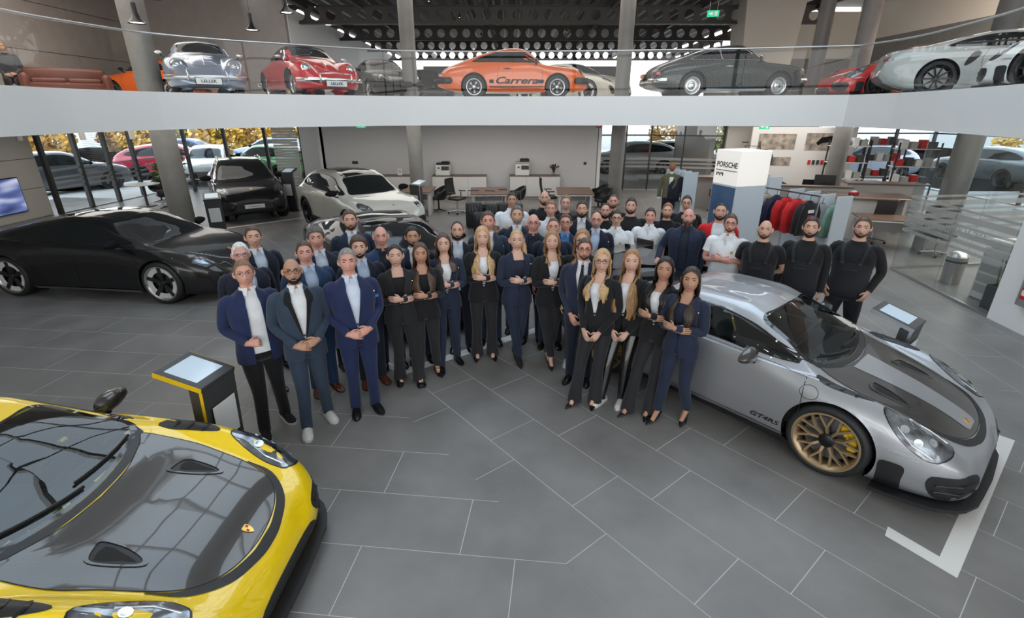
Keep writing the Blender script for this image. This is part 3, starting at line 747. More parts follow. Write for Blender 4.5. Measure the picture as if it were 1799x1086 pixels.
        if skirt:
            b = len(V)
            for p in O:
                h, nn = s.hit(plane, p[0], p[1], side); V.append(h + nn * (off - skirt))
            F += [(b + i, b + (i + 1) % n, (i + 1) % n, i) for i in range(n)]
        # orient outwards
        h, nn = s.hit(plane, c[0], c[1], side)
        a, b_, d = (Vector(V[j]) for j in F[len(F) // 3 if len(F) > 6 else 0][:3])
        f = F[0]; e = (Vector(V[f[1]]) - Vector(V[f[0]])).cross(Vector(V[f[3]]) - Vector(V[f[0]]))
        if e.dot(s.hit(plane, O[0][0], O[0][1], side)[1]) < 0: F = [g[::-1] for g in F]
        return V, F
    def ribbon(s, line, plane, side=1, width=0.007, off=0.0015, sub=5, smooth=True):
        L = crspline(line, sub) if smooth else [np.array(p, float) for p in line]
        P = []; N = []
        for p in L:
            h, n = s.hit(plane, p[0], p[1], side); P.append(h); N.append(n)
        V = []; F = []
        for i in range(len(P)):
            d = (P[min(i + 1, len(P) - 1)] - P[max(i - 1, 0)]).normalized(); t = d.cross(N[i]).normalized() * (width / 2)
            V += [P[i] + N[i] * off - t, P[i] + N[i] * off + t]
        F = [(2 * i, 2 * i + 1, 2 * i + 3, 2 * i + 2) for i in range(len(P) - 1)]
        return V, F
    def band(s, A, B, plane, side=1, off=0.004, k=6, sub=5, skirt=0.01):
        """surface between two curves A and B (same number of control points)"""
        A = crspline(A, sub); B = crspline(B, sub); V = []; F = []; n = len(A)
        for i in range(n):
            for j in range(k + 1):
                q = A[i] + (B[i] - A[i]) * j / k; h, nn = s.hit(plane, q[0], q[1], side)
                e = (j in (0, k)) or (i in (0, n - 1))
                V.append(h + nn * off)
        F = [(i * (k + 1) + j, (i + 1) * (k + 1) + j, (i + 1) * (k + 1) + j + 1, i * (k + 1) + j + 1) for i in range(n - 1) for j in range(k)]
        f = F[0]; e = (Vector(V[f[1]]) - Vector(V[f[0]])).cross(Vector(V[f[3]]) - Vector(V[f[0]]))
        if e.dot(s.hit(plane, A[0][0], A[0][1], side)[1]) < 0: F = [g[::-1] for g in F]
        return V, F
def pip(x, y, poly):
    ins = False; n = len(poly); j = n - 1
    for i in range(n):
        if (poly[i][1] > y) != (poly[j][1] > y) and x < (poly[j][0] - poly[i][0]) * (y - poly[i][1]) / (poly[j][1] - poly[i][1]) + poly[i][0]: ins = not ins
        j = i
    return ins
def shrink(poly, k):
    cx = sum(p[0] for p in poly) / len(poly); cy = sum(p[1] for p in poly) / len(poly)
    return [(cx + (p[0] - cx) * k, cy + (p[1] - cy) * k) for p in poly]
def mirror2(poly): return [(p[0], -p[1]) for p in poly]

# ---------------------------------------------------------------- wheels (outer face towards +Y)
_WC = {}
def wheel_meshes(style, Rr, tw, rim):
    key = (style, Rr, tw)
    if key in _WC: return _WC[key]
    h = tw / 2; rr = Rr * (0.80 if style in ('star', 'five', 'suv', 'multi') else 0.64)
    out = []
    ty = MB(); ty.lathe([(rr - .01, -h * .92), (rr + .02, -h), (Rr - .03, -h), (Rr - .006, -h * .82), (Rr, -h * .5), (Rr, h * .5), (Rr - .006, h * .82), (Rr - .03, h), (rr + .02, h), (rr - .01, h * .92)], 48, 'y')
    out.append(('tyre', ty.mesh('tyre', M_TYRE, True, 50), 0))
    rm = MB(); rm.lathe([(rr - .012, -h * .9), (rr - .03, -h * .6), (rr - .045, h * .3), (rr - .02, h * .86), (rr + .003, h * .93), (rr + .004, h * .98), (rr - .012, h * .98), (rr - .022, h * .88)], 48, 'y')
    ribm = {'five': M_SILALLOY}.get(style, rim)
    out.append(('rim', rm.mesh('rim', ribm, True, 50), 0))
    ds = MB(); ds.lathe([(0.06, h * .30), (rr * .74, h * .30), (rr * .74, h * .22), (0.06, h * .22)], 36, 'y'); out.append(('brake_disc', ds.mesh('disc', M_DISC, True, 40), 0))
    bk = MB(); bk.lathe([(0, -h * .2), (rr - .04, -h * .2)], 30, 'y'); out.append(('barrel', bk.mesh('barrel', M_BLACKM, False), 0))
    face = h * .82
    if style == 'five':
        rg = MB(); rg.lathe([(rr * .64, face * .80), (rr * .66, face * .90), (rr * .97, face * .94), (rr * .99, face * .86)], 48, 'y'); out.append(('rim_ring', rg.mesh('rim_ring', mat('satin silver wheel ring', (.62, .62, .60), .4), True, 40), 0))
    def spoke(a0, r0, a1, r1, w0, w1, y0, y1, th=.022):
        c0 = Vector((r0 * math.cos(a0), 0, r0 * math.sin(a0))); c1 = Vector((r1 * math.cos(a1), 0, r1 * math.sin(a1)))
        d = (c1 - c0).normalized(); n = Vector((-d.z, 0, d.x)); V = []
        for c, w, y in ((c0, w0, y0), (c1, w1, y1)):
            V += [c + n * w / 2 + Vector((0, y - th, 0)), c + n * w * .35 + Vector((0, y, 0)), c - n * w * .35 + Vector((0, y, 0)), c - n * w / 2 + Vector((0, y - th, 0))]
        return V, [(0, 1, 5, 4), (1, 2, 6, 5), (2, 3, 7, 6), (3, 0, 4, 7), (3, 2, 1, 0), (4, 5, 6, 7)]
    sp = []
    if style == 'star':                                   # ten forked spokes
        for k in range(9):
            a = 2 * math.pi * k / 9; b = MB(); da = math.pi / 9
            b.add(*spoke(a, .055, a, rr * .50, .032, .030, face * .80, face * .93)); b.add(*spoke(a, rr * .47, a - da * .66, rr - .01, .026, .024, face * .93, face)); b.add(*spoke(a, rr * .47, a + da * .66, rr - .01, .026, .024, face * .93, face)); sp.append(b)
    elif style == 'five':
        for k in range(5):
            b = MB(); a = 2 * math.pi * k / 5 + .3; b.add(*spoke(a, .05, a, rr + .0, .075, .10, face * .9, face, .03)); sp.append(b)
    elif style == 'suv':
        for k in range(5):
            b = MB(); a = 2 * math.pi * k / 5 + .3
            for s_ in (-1, 1): b.add(*spoke(a + s_ * .25, .05, a + s_ * .16, rr, .035, .04, face * .85, face))
            sp.append(b)
    elif style == 'multi':
        for k in range(10):
            b = MB(); a = 2 * math.pi * k / 10; b.add(*spoke(a, .05, a, rr, .03, .024, face * .8, face)); sp.append(b)
    elif style == 'petal':
        for k in range(5):
            b = MB(); a = 2 * math.pi * k / 5 + .2; b.add(*spoke(a, .035, a, rr * .62, .05, .105, face * .75, face * .95, .03)); b.add(*spoke(a, rr * .60, a, rr - .005, .105, .05, face * .95, face * .8, .03)); sp.append(b)
    else:                                                 # pressed steel disc with chrome cap
        b = MB(); b.lathe([(0.0, face * .62), (rr * .45, face * .62), (rr * .62, face * .8), (rr * .8, face * .62), (rr - .02, face * .5)], 32, 'y'); sp.append(b)
    sm = {'five': M_BLACK, 'petal': M_BLACK}.get(style, rim)
    for b in sp: out.append(('spoke' if style != 'steel' else 'wheel_disc', b.mesh('spoke', sm, style == 'steel'), 0))
    hb = MB(); hr = .062 if style == 'star' else .045
    if style == 'steel': hr = rr * .42
    hb.lathe([(hr, face * .6), (hr, face * .92), (hr * .8, face * .99), (0, face * 1.0)], 24, 'y')
    out.append(('hub', hb.mesh('hub', {'star': M_DKALLOY, 'steel': M_CHROME}.get(style, rim), True, 40), 0))
    _WC[key] = out
    return out
def add_wheels(car, S, style, rim, caliper=None, Rr=None):
    Rr = Rr or S['R']; tw = S['tw']
    for xa in (S['wb'], -S['wb']):
        for sd in (1, -1):
            w = bpy.data.objects.new('wheel', None); COL.objects.link(w); w.parent = car; w.empty_display_size = .1
            yo = S['ty'] if style != 'steel' else S['ty']
            w.location = (xa, sd * yo, Rr); w.rotation_euler = (0, 0, 0 if sd > 0 else math.pi)
            for nm, me, _ in wheel_meshes(style, Rr, tw, rim): link(nm, me, w)
            if caliper:
                b = MB(); a0 = 2.2
                for k in range(5):
                    a = a0 + .22 * k; b.box((Rr * .55 * math.cos(a), tw * .17, Rr * .55 * math.sin(a)), (.075, .07, .075), bev=.01)
                b.build('brake_caliper', caliper, w)
            # dark liner of the arch, a part of the car
            b = MB(); V = []; n = 20
            for k in range(n + 1):
                a = -0.25 + (math.pi + .5) * k / n
                for y in (0.42, S['ty'] + tw / 2 - .06): V.append((xa + (S['Ra'] + .012) * math.cos(a), sd * y, S['R'] + (S['Ra'] + .012) * math.sin(a)))
            F = [(2 * k, 2 * k + 1, 2 * k + 3, 2 * k + 2) for k in range(n)]
            c = len(V); V.append((xa, sd * .42, S['R'])); F += [(c, 2 * k, 2 * k + 2) for k in range(n)]
            b.add(V, F); b.build('arch_liner', M_BLACKM, car)

def mirrors(car, x, y, z, m, s=1.0, stalk=True):
    for sd in (1, -1):
        b = MB(); V = []; F = []
        n, r = 16, 9
        for i in range(r + 1):
            t = math.pi * i / r
            for k in range(n):
                a = 2 * math.pi * k / n
                xx = -math.cos(t); q = math.sin(t) ** .75
                V.append((x + .07 * s * xx * (1 if xx > 0 else .45), sd * (y + .14 * s * q * math.cos(a)), z + .068 * s * q * math.sin(a) * (1 - .25 * math.cos(a))))
        F = [(i * n + k, i * n + (k + 1) % n, (i + 1) * n + (k + 1) % n, (i + 1) * n + k) for i in range(r) for k in range(n)]
        if sd > 0: F = [f[::-1] for f in F]
        b.add(V, F); o = b.build('door_mirror', m, car, smooth=True, angle=35)
        if stalk: MB().tube([(x + .01, sd * (y - .03), z - .05), (x + .03, sd * (y - .12), z - .10), (x + .04, sd * (y - .2), z - .12)], [(.03, .02), (.025, .016), (.03, .02)], 8).build('mirror_arm', M_BLACK, o, smooth=True)
def crest(car, B, x, s=.055, plane='top'):
    sh = [(x - s * .55, 0), (x - s * .5, s * .42), (x + s * .05, s * .42), (x + s * .45, s * .2), (x + s * .62, 0), (x + s * .45, -s * .2), (x + s * .05, -s * .42), (x - s * .5, -s * .42)]
    if plane == 'front': return
    V, F = B.drape(sh, 'top', off=.0105, rings=(1, .5), sub=2); o = MB().add(V, F).build('crest', M_CREST, car)
    for sg in (1, -1):
        V, F = B.drape([(x - s * .4 + (.33 * s if sg < 0 else 0), sg * s * .08), (x - s * .4 + (.33 * s if sg < 0 else 0), sg * s * .34), (x - s * .1 + (.33 * s if sg < 0 else 0), sg * s * .34), (x - s * .1 + (.33 * s if sg < 0 else 0), sg * s * .08)], 'top', off=.012, rings=(1, .5), smooth=False, skirt=.002)
        MB().add(V, F).build('crest_field', M_CRESTR, o)
def plate(car, x, z, w=.52, h=.11, txt='', y=0.0, tilt=0.0, facing=1, size=.075):
    p = MB().box((0, 0, 0), (.012, w, h), bev=.004).build('number_plate', M_PLATE, car, loc=(x, y, z), rot=(0, -tilt * facing, 0))
    MB().box((-.008 * facing, 0, 0), (.008, w + .03, h + .03), bev=.003).build('plate_holder', M_BLACK, p)
    if txt: text('lettering', txt, size, M_INK, p, (.0075 * facing, 0, -.002), (R(90), 0, R(90 * facing)), bold=.002, sx=1.15)
def seat(car, x, y, m, s=1.0, strap=None):
    t = bpy.data.objects.new('seat', None); COL.objects.link(t); t.parent = car; t.location = (x, y, 0)
    MB().box((0, 0, .34), (.5, .48, .16), bev=.06).build('cushion', m, t, smooth=True, angle=50)
    b = MB(); b.tube([(-.18, 0, .36), (-.26, 0, .55), (-.33, 0, .78), (-.37, 0, .93)], [(.24, .06), (.26, .065), (.23, .055), (.15, .05)], 12, up=(1, 0, 0)); b.build('seat_back', m, t, smooth=True)
    MB().tube([(-.37, 0, .90), (-.385, 0, .98), (-.39, 0, 1.04)], [(.13, .05), (.14, .055), (.10, .04)], 12, up=(1, 0, 0)).build('head_rest', m, t, smooth=True)
    if strap: MB().tube([(-.29, .12, .95), (-.26, .1, .75), (-.16, .1, .5)], [(.025, .006)] * 3, 6, up=(1, 0, 0)).build('belt', strap, t)
def cabin(car, B, seatm, strap=None, rhd=False, wheelmark=None):
    S = B.S
    MB().box((-.15, 0, .24), (2.2, 1.36, .16), bev=.05).build('cabin_floor', M_CABIN, car)
    b = MB(); b.tube([(.88, -.66, .70), (.9, -.3, .755), (.9, 0, .765), (.9, .3, .755), (.88, .66, .70)], [(.17, .10)] * 5, 12, up=(0, 0, 1)); b.build('dashboard', M_CABIN, car, smooth=True, angle=35)
    MB().box((.25, 0, .42), (1.3, .22, .26), bev=.05).build('centre_console', M_CABIN, car)
    for sd in (1, -1):
        MB().box((.1, sd * .76, .55), (1.7, .05, .5), bev=.02).build('door_card', M_CABIN, car)
        seat(car, -.12, sd * .36, seatm, 1, strap)
    st = bpy.data.objects.new('steering_wheel', None); COL.objects.link(st); st.parent = car; st.location = (.55, .36, .79); st.rotation_euler = (0, R(-66), 0)
    b = MB(); b.tube([(.185 * math.cos(a), .185 * math.sin(a), 0) for a in np.linspace(0, 2 * math.pi, 25)], .016, 8); b.build('wheel_rim', M_BLACK, st, smooth=True)
    MB().lathe([(0, .03), (.05, .03), (.06, 0), (0, -.01)], 16).build('wheel_hub', M_BLACK, st, smooth=True, angle=40)
    for a in (0, math.pi, -math.pi / 2): MB().tube([(.05 * math.cos(a + R(90)), .05 * math.sin(a + R(90)), .01), (.185 * math.cos(a + R(90)), .185 * math.sin(a + R(90)), 0)], [(.018, .008), (.02, .008)], 6).build('wheel_spoke', M_BLACK, st)
    if wheelmark: MB().tube([(.186 * math.cos(a), .186 * math.sin(a), .002) for a in np.linspace(-.12, .12, 4)], .0175, 8).build('wheel_marker', wheelmark, st)
    MB().box((-1.0, 0, .85), (.1, 1.15, .5), bev=.03).build('rear_bulkhead', M_CABIN, car)
def glazing(car, B, see=False, trim=None, rearwin=True, side=True):
    S = B.S; gm = M_SEE if see else M_CGLASS
    V, F = B.drape(S['wind'], 'top', off=.003, rings=(1, .93), closed_in=False); MB().add(V, F).build('windscreen_border', M_FRIT, car, smooth=True, angle=35)
    V, F = B.drape(shrink(S['wind'], .935), 'top', off=.0035, rings=(1, .85, .65, .45, .25), skirt=0); MB().add(V, F).build('windscreen', gm, car, smooth=True, angle=35)
    if rearwin:
        V, F = B.drape(S['rear'], 'top', off=.003, rings=(1, .85, .65, .45, .25)); MB().add(V, F).build('rear_window', M_CGLASS, car, smooth=True, angle=35)
    if side:
        for sd in (1, -1):
            V, F = B.drape(S['side'], 'side', sd, off=.004, rings=(1, .94), closed_in=False); MB().add(V, F).build('window_trim', trim or M_FRIT, car, smooth=True, angle=35)
            V, F = B.drape(shrink(S['side'], .945), 'side', sd, off=.0045, rings=(1, .8, .5, .2), skirt=0); MB().add(V, F).build('side_window', gm, car, smooth=True, angle=35)
def shell(car, B, m, holes=(), name='body'):
    V, F = B.cut(holes); b = MB(); b.v = [tuple(v) for v in V]; b.f = F; b.mi = [0] * len(F)
    me = b.mesh(name, m, True, 38)
    bm = bmesh.new(); bm.from_mesh(me)
    bmesh.ops.delete(bm, geom=[v for v in bm.verts if not v.link_faces], context='VERTS')
    bmesh.ops.recalc_face_normals(bm, faces=bm.faces[:]); bm.to_mesh(me); bm.free()
    me.polygons.foreach_set('use_smooth', [True] * len(me.polygons)); me.set_sharp_from_angle(angle=R(40))
    return link(name, me, car)
def gap(car, B, line, plane='side', sd=1, w=.007, smooth=True, name='panel_gap', m=None):
    V, F = B.ribbon(line, plane, sd, w, smooth=smooth); return MB().add(V, F).build(name, m or M_GAP, car)

_BC = {}
def get_body(kind, ns=104, sub=5):
    k = (kind, ns, sub)
    if k not in _BC: _BC[k] = Body(kind, ns, sub)
    return _BC[k]

def sports_coupe(label, loc, rz, pm, rim, stripe_center, near=True, strap=None, caliper=M_CALY, wing=True, script=None, trimcol=None, seatm=None):
    car = thing('sports_coupe', label, 'car', loc, rz, 'cars on display')
    B = get_body('coupe', 190 if near else 80, 8 if near else 4); S = B.S
    holes = [('top', shrink(S['wind'], .95)), ('side', shrink(S['side'], .955))] if near else []
    shell(car, B, pm, holes)
    glazing(car, B, near)
    if near: cabin(car, B, seatm or M_SEAT, strap, wheelmark=strap)
    add_wheels(car, S, 'star' if near else 'multi', rim, caliper)
    # front lid in carbon with two ducts
    if near:
        lidL = [(1.17, .0), (1.15, .25), (1.09, .47), (1.05, .575)]; lidR = [(2.075, .0), (2.06, .2), (1.99, .40), (1.86, .50)]
        full = [(1.135, 0), (1.11, -.25), (1.035, -.48), (1.0, -.59), (1.3, -.61), (1.55, -.565), (1.78, -.515), (1.95, -.43), (2.05, -.26), (2.085, 0)]
        full = full + [(x, -y) for x, y in full[-2:0:-1]]
        V, F = B.drape(full, 'top', off=.004, rings=(1, .92, .8, .65, .5, .35, .18)); lid = MB().add(V, F).build('bonnet', M_CARBON, car, smooth=True, angle=35)
        V, F = B.ribbon(full + [full[0]], 'top', width=.006, off=.0045); MB().add(V, F).build('bonnet_gap', M_GAP, lid)
        if stripe_center:
            A = [(1.15, -.205), (1.5, -.165), (1.8, -.135), (2.0, -.125), (2.045, -.09)]; C = [(x, -y) for x, y in A]
            V, F = B.band(A, C, 'top', off=.0065, k=10); MB().add(V, F).build('bonnet_stripe', pm, lid, smooth=True, angle=35)
        for sd in (1, -1):
            y0 = .345 * sd
            d = [(1.34, y0 - .055 * sd), (1.33, y0 + .0), (1.36, y0 + .085 * sd), (1.46, y0 + .095 * sd), (1.62, y0 + .065 * sd), (1.66, y0 + .03 * sd), (1.60, y0 - .01 * sd), (1.48, y0 - .045 * sd)]
            V, F = B.drape(d, 'top', off=.011, rings=(1, .84), sub=3, closed_in=False, skirt=.012); du = MB().add(V, F).build('air_duct', M_CARBON, lid, smooth=True, angle=35)
            V, F = B.drape(shrink(d, .84), 'top', off=.0052, rings=(1, .5), sub=3, skirt=0); MB().add(V, F).build('duct_opening', M_DUCT, du, smooth=True, angle=35)
            V, F = B.drape([(1.40, y0 - .02 * sd), (1.40, y0 + .07 * sd), (1.52, y0 + .05 * sd), (1.60, y0 + .035 * sd), (1.50, y0 + .0)], 'top', off=.0062, rings=(1, .5), sub=2, skirt=0); MB().add(V, F).build('duct_throat', M_GAP, du, smooth=True, angle=35)
            # louvred wing vents
            e = [(1.02, .70 * sd), (1.06, .795 * sd), (1.25, .80 * sd), (1.43, .755 * sd), (1.45, .715 * sd), (1.25, .70 * sd)]
            V, F = B.drape(e, 'top', off=.004, rings=(1, .5), sub=3); v = MB().add(V, F).build('wing_vent', M_DUCT, car, smooth=True, angle=35)
            for q in range(3):
                x = 1.12 + .11 * q; V, F = B.ribbon([(x, .70 * sd), (x + .02, .75 * sd), (x, .79 * sd)], 'top', width=.02, off=.007); MB().add(V, F).build('vent_louvre', M_DKALLOY, v)
        A = [(1.74, -.535), (1.90, -.475), (2.03, -.33), (2.088, -.14), (2.095, 0), (2.088, .14), (2.03, .33), (1.90, .475), (1.74, .535)]
        C = [(1.75, -.54), (1.935, -.50), (2.075, -.355), (2.135, -.15), (2.148, 0), (2.135, .15), (2.075, .355), (1.935, .50), (1.75, .54)]
        V, F = B.band(A, C, 'top', off=.0045, k=4); MB().add(V, F).build('bonnet_slot', M_MESHG, car, smooth=True, angle=35)
    crest(car, B, 2.005)
    for sd in (1, -1):
        h = [(1.535, .735 * sd, .765), (1.61, .815 * sd, .69), (1.75, .845 * sd, .58), (1.89, .785 * sd, .49), (1.98, .66 * sd, .475), (1.965, .565 * sd, .545), (1.82, .575 * sd, .64), (1.64, .65 * sd, .73)]
        V, F = B.drape3(h, .003, (1, .95), closed_in=False); hl = MB().add(V, F).build('headlamp', M_BLACK, car, smooth=True, angle=35)
        V, F = B.drape3(h, .004, (1, .7, .4, .15), skirt=0, k0=.95); MB().add(V, F).build('lamp_lens', M_LENS, hl, smooth=True, angle=35)
        for (x, y, z) in ((1.70, .765, .655), (1.80, .76, .585), (1.75, .69, .66), (1.86, .69, .57)):
            c = B.near((x, sd * y, z)); t1 = c[1].orthogonal().normalized(); t2 = c[1].cross(t1)
            V = [c[0] + c[1] * .006 + (t1 * math.cos(a_) + t2 * math.sin(a_)) * r_ for r_ in (.034, .02) for a_ in np.linspace(0, 2 * math.pi, 11)[:-1]] + [c[0] + c[1] * .003]
            F = [(i, (i + 1) % 10, 10 + (i + 1) % 10, 10 + i) for i in range(10)] + [(10 + i, 10 + (i + 1) % 10, 20) for i in range(10)]
            MB().add(V, F).build('lamp_element', M_LED, hl, smooth=True, angle=35)
        for L in ([(1.94, .61, .54), (1.83, .62, .62), (1.70, .68, .70)], [(1.91, .74, .50), (1.78, .80, .58), (1.66, .79, .67)]):
            pts = [B.near((x, y * sd, z)) for x, y, z in L]; MB().tube([p + n_ * .005 for p, n_ in pts], .006, 6).build('daylight_strip', M_LED, hl)
        # front bumper: corner intake, side blade, indicator
        q = [(.66 * sd, .375), (.52 * sd, .36), (.36 * sd, .335), (.40 * sd, .26), (.50 * sd, .20), (.60 * sd, .205), (.655 * sd, .28)]
        q3 = [(1.95, .755 * sd, .375), (2.06, .64 * sd, .375), (2.17, .47 * sd, .355), (2.18, .46 * sd, .28), (2.10, .60 * sd, .215), (1.99, .72 * sd, .205), (1.94, .765 * sd, .28)]
        V, F = B.drape3(q3, .006, (1, .8, .5, .25), 3); it = MB().add(V, F).build('air_intake', M_DUCT, car, smooth=True, angle=35)
        for z in (.25, .31): MB().tube([B.near((x_, y * sd, z))[0] + B.near((x_, y * sd, z))[1] * .012 for x_, y in ((2.16, .50), (2.08, .62), (1.98, .735))], .008, 6).build('intake_slat', M_BLACK, it)
        V, F = B.drape([(1.635, .38), (1.72, .40), (1.80, .38), (1.80, .26), (1.80, .15), (1.72, .14), (1.64, .14), (1.635, .26)], 'side', sd, off=.006, rings=(1, .7, .4), sub=3); MB().add(V, F).build('bumper_blade', M_DUCT, car, smooth=True, angle=35)
        V, F = B.drape([(1.62, .505), (1.80, .50), (1.9, .475), (1.8, .475), (1.62, .485)], 'side', sd, off=.006, rings=(1, .5), sub=2); MB().add(V, F).build('indicator', M_LED, car, smooth=True, angle=35)
        # shut lines, handle, sill
        gap(car, B, [(.96, .84), (.98, .6), (.96, .3), (.90, .235)], 'side', sd); gap(car, B, [(.90, .235), (.2, .235), (-.45, .25)], 'side', sd, smooth=False); gap(car, B, [(-.45, .25), (-.55, .5), (-.58, .7), (-.5, .9)], 'side', sd)
        gap(car, B, [(.96, .84), (.6, .87), (.0, .885), (-.5, .9)], 'side', sd, .004)
        V, F = B.band([(1.0, .145), (.3, .14), (-.4, .14), (-.92, .15)], [(.92, .215), (.3, .21), (-.4, .21), (-.92, .225)], 'side', sd, off=.02, k=3); MB().add(V, F).build('sill', M_DUCT if near else pm, car, smooth=True, angle=35)
        V, F = B.drape([(-.32, .76), (-.2, .785), (-.08, .77), (-.2, .755)], 'side', sd, off=.012, rings=(1, .5), sub=3); MB().add(V, F).build('door_handle', pm, car, smooth=True, angle=35)
        V, F = B.drape([(-1.62, .62), (-1.5, .8), (-1.2, .86), (-.78, .80), (-.72, .68), (-.84, .56)], 'side', sd, off=.001, rings=(1, .97), sub=4, closed_in=False) if False else ([], [])
        e = [(-.62, .80), (-.70, .66), (-.84, .56), (-.84, .66), (-.74, .82)]
        V, F = B.drape(e, 'side', sd, off=.005, rings=(1, .5), sub=3); MB().add(V, F).build('side_intake', M_DUCT, car, smooth=True, angle=35)
        V, F = B.drape([(.62 * sd, .78), (.78 * sd, .76), (.80 * sd, .70), (.62 * sd, .715), (.40 * sd, .72), (.40 * sd, .755)], 'rear', off=.004, rings=(1, .5), sub=3); MB().add(V, F).build('tail_lamp', M_REDL, car, smooth=True, angle=35)
    q = [(1.06 + .085 * math.cos(a), .69 + .085 * math.sin(a)) for a in np.linspace(0, 2 * math.pi, 17)]
    gap(car, B, [(1.02 + .075 * math.cos(a), .735 + .06 * math.sin(a)) for a in np.linspace(0, 2 * math.pi, 17)], 'side', -1, .005, name='fuel_cap_gap')
    q = [(-.34, .28), (0, .30), (.34, .28), (.40, .18), (0, .165), (-.40, .18)]
    V, F = B.drape(q, 'front', off=.005, rings=(1, .6), sub=3); MB().add(V, F).build('centre_intake', M_MESHG, car, smooth=True, angle=35)
    # splitter
    b = MB(); A = []
    for x in np.linspace(1.62, 2.228, 14): A.append((x, float(kn(S['w'], np.array([x]))[0])))
    outl = [(x + .045 * max(0, (x - 1.7)) / .5, y + .025) for x, y in A] + [(2.285, .30), (2.295, .0)]
    poly = outl + [(x, -y) for x, y in outl[-2::-1]]
    b.prism(poly[::-1], .085, .118); b.build('front_splitter', M_DUCT, car)
    mirrors(car, .47, .955, .915, M_CARBON if near else pm, 1.12)
    # wipers
    if near:
        for y0, y1 in ((.50, .02), (.02, -.44)):
            pts = []
            for t in np.linspace(0, 1, 7):
                y = y0 + (y1 - y0) * t; x = 1.035 - .10 * (abs(y) / .6) ** 2 - .02 - .05 * t; h, n = B.hit('top', x, y); pts.append(h + n * .022)
            MB().tube(pts, [(.008, .012)] * 7, 6).build('wiper', M_BLACK, car)
        V, F = B.band([(.985, -.60), (1.085, -.33), (1.12, 0), (1.085, .33), (.985, .60)], [(.915, -.625), (1.025, -.34), (1.068, 0), (1.025, .34), (.915, .625)], 'top', off=.003, k=3); MB().add(V, F).build('cowl', M_DUCT, car, smooth=True, angle=35)
    if wing:
        w = bpy.data.objects.new('rear_wing', None); COL.objects.link(w); w.parent = car; w.location = (-2.0, 0, 0)
        b = MB(); n = 10; pr = [(-.16, .0), (-.08, -.022), (.06, -.014), (.16, .018), (.165, .026), (.06, .012), (-.08, .008)]
        V = [(x, y, z + 1.235 - .03 * (y / .85) ** 2) for y in np.linspace(-.85, .85, n) for x, z in pr]; k = len(pr)
        F = [(i * k + j, i * k + (j + 1) % k, (i + 1) * k + (j + 1) % k, (i + 1) * k + j) for i in range(n - 1) for j in range(k)] + [tuple(range(k))[::-1], tuple((n - 1) * k + j for j in range(k))]
        b.add(V, F); b.build('wing_blade', M_CARBON, w, smooth=True, angle=40)
        for sd in (1, -1):
            MB().box((0, sd * .855, 1.215), (.30, .012, .13), bev=.005).build('end_plate', M_CARBON, w)
            MB().tube([(.12, sd * .42, .90), (.05, sd * .42, 1.08), (.02, sd * .42, 1.27), (-.03, sd * .42, 1.25)], [(.012, .05), (.012, .045), (.012, .04), (.01, .03)], 8, up=(1, 0, 0)).build('wing_stay', M_DUCT, w, smooth=True)
    if script:
        o = text('door_lettering', script, .065, M_INK, car, (0, 0, 0), (0, 0, 0), bold=.0012, shear=.25, sx=1.45)
        h, n = B.hit('side', .70, .31, -1); o.location = h + n * .008; o.rotation_euler = (R(90) - math.asin(max(-1, min(1, n.z))), 0, 0)
    return car

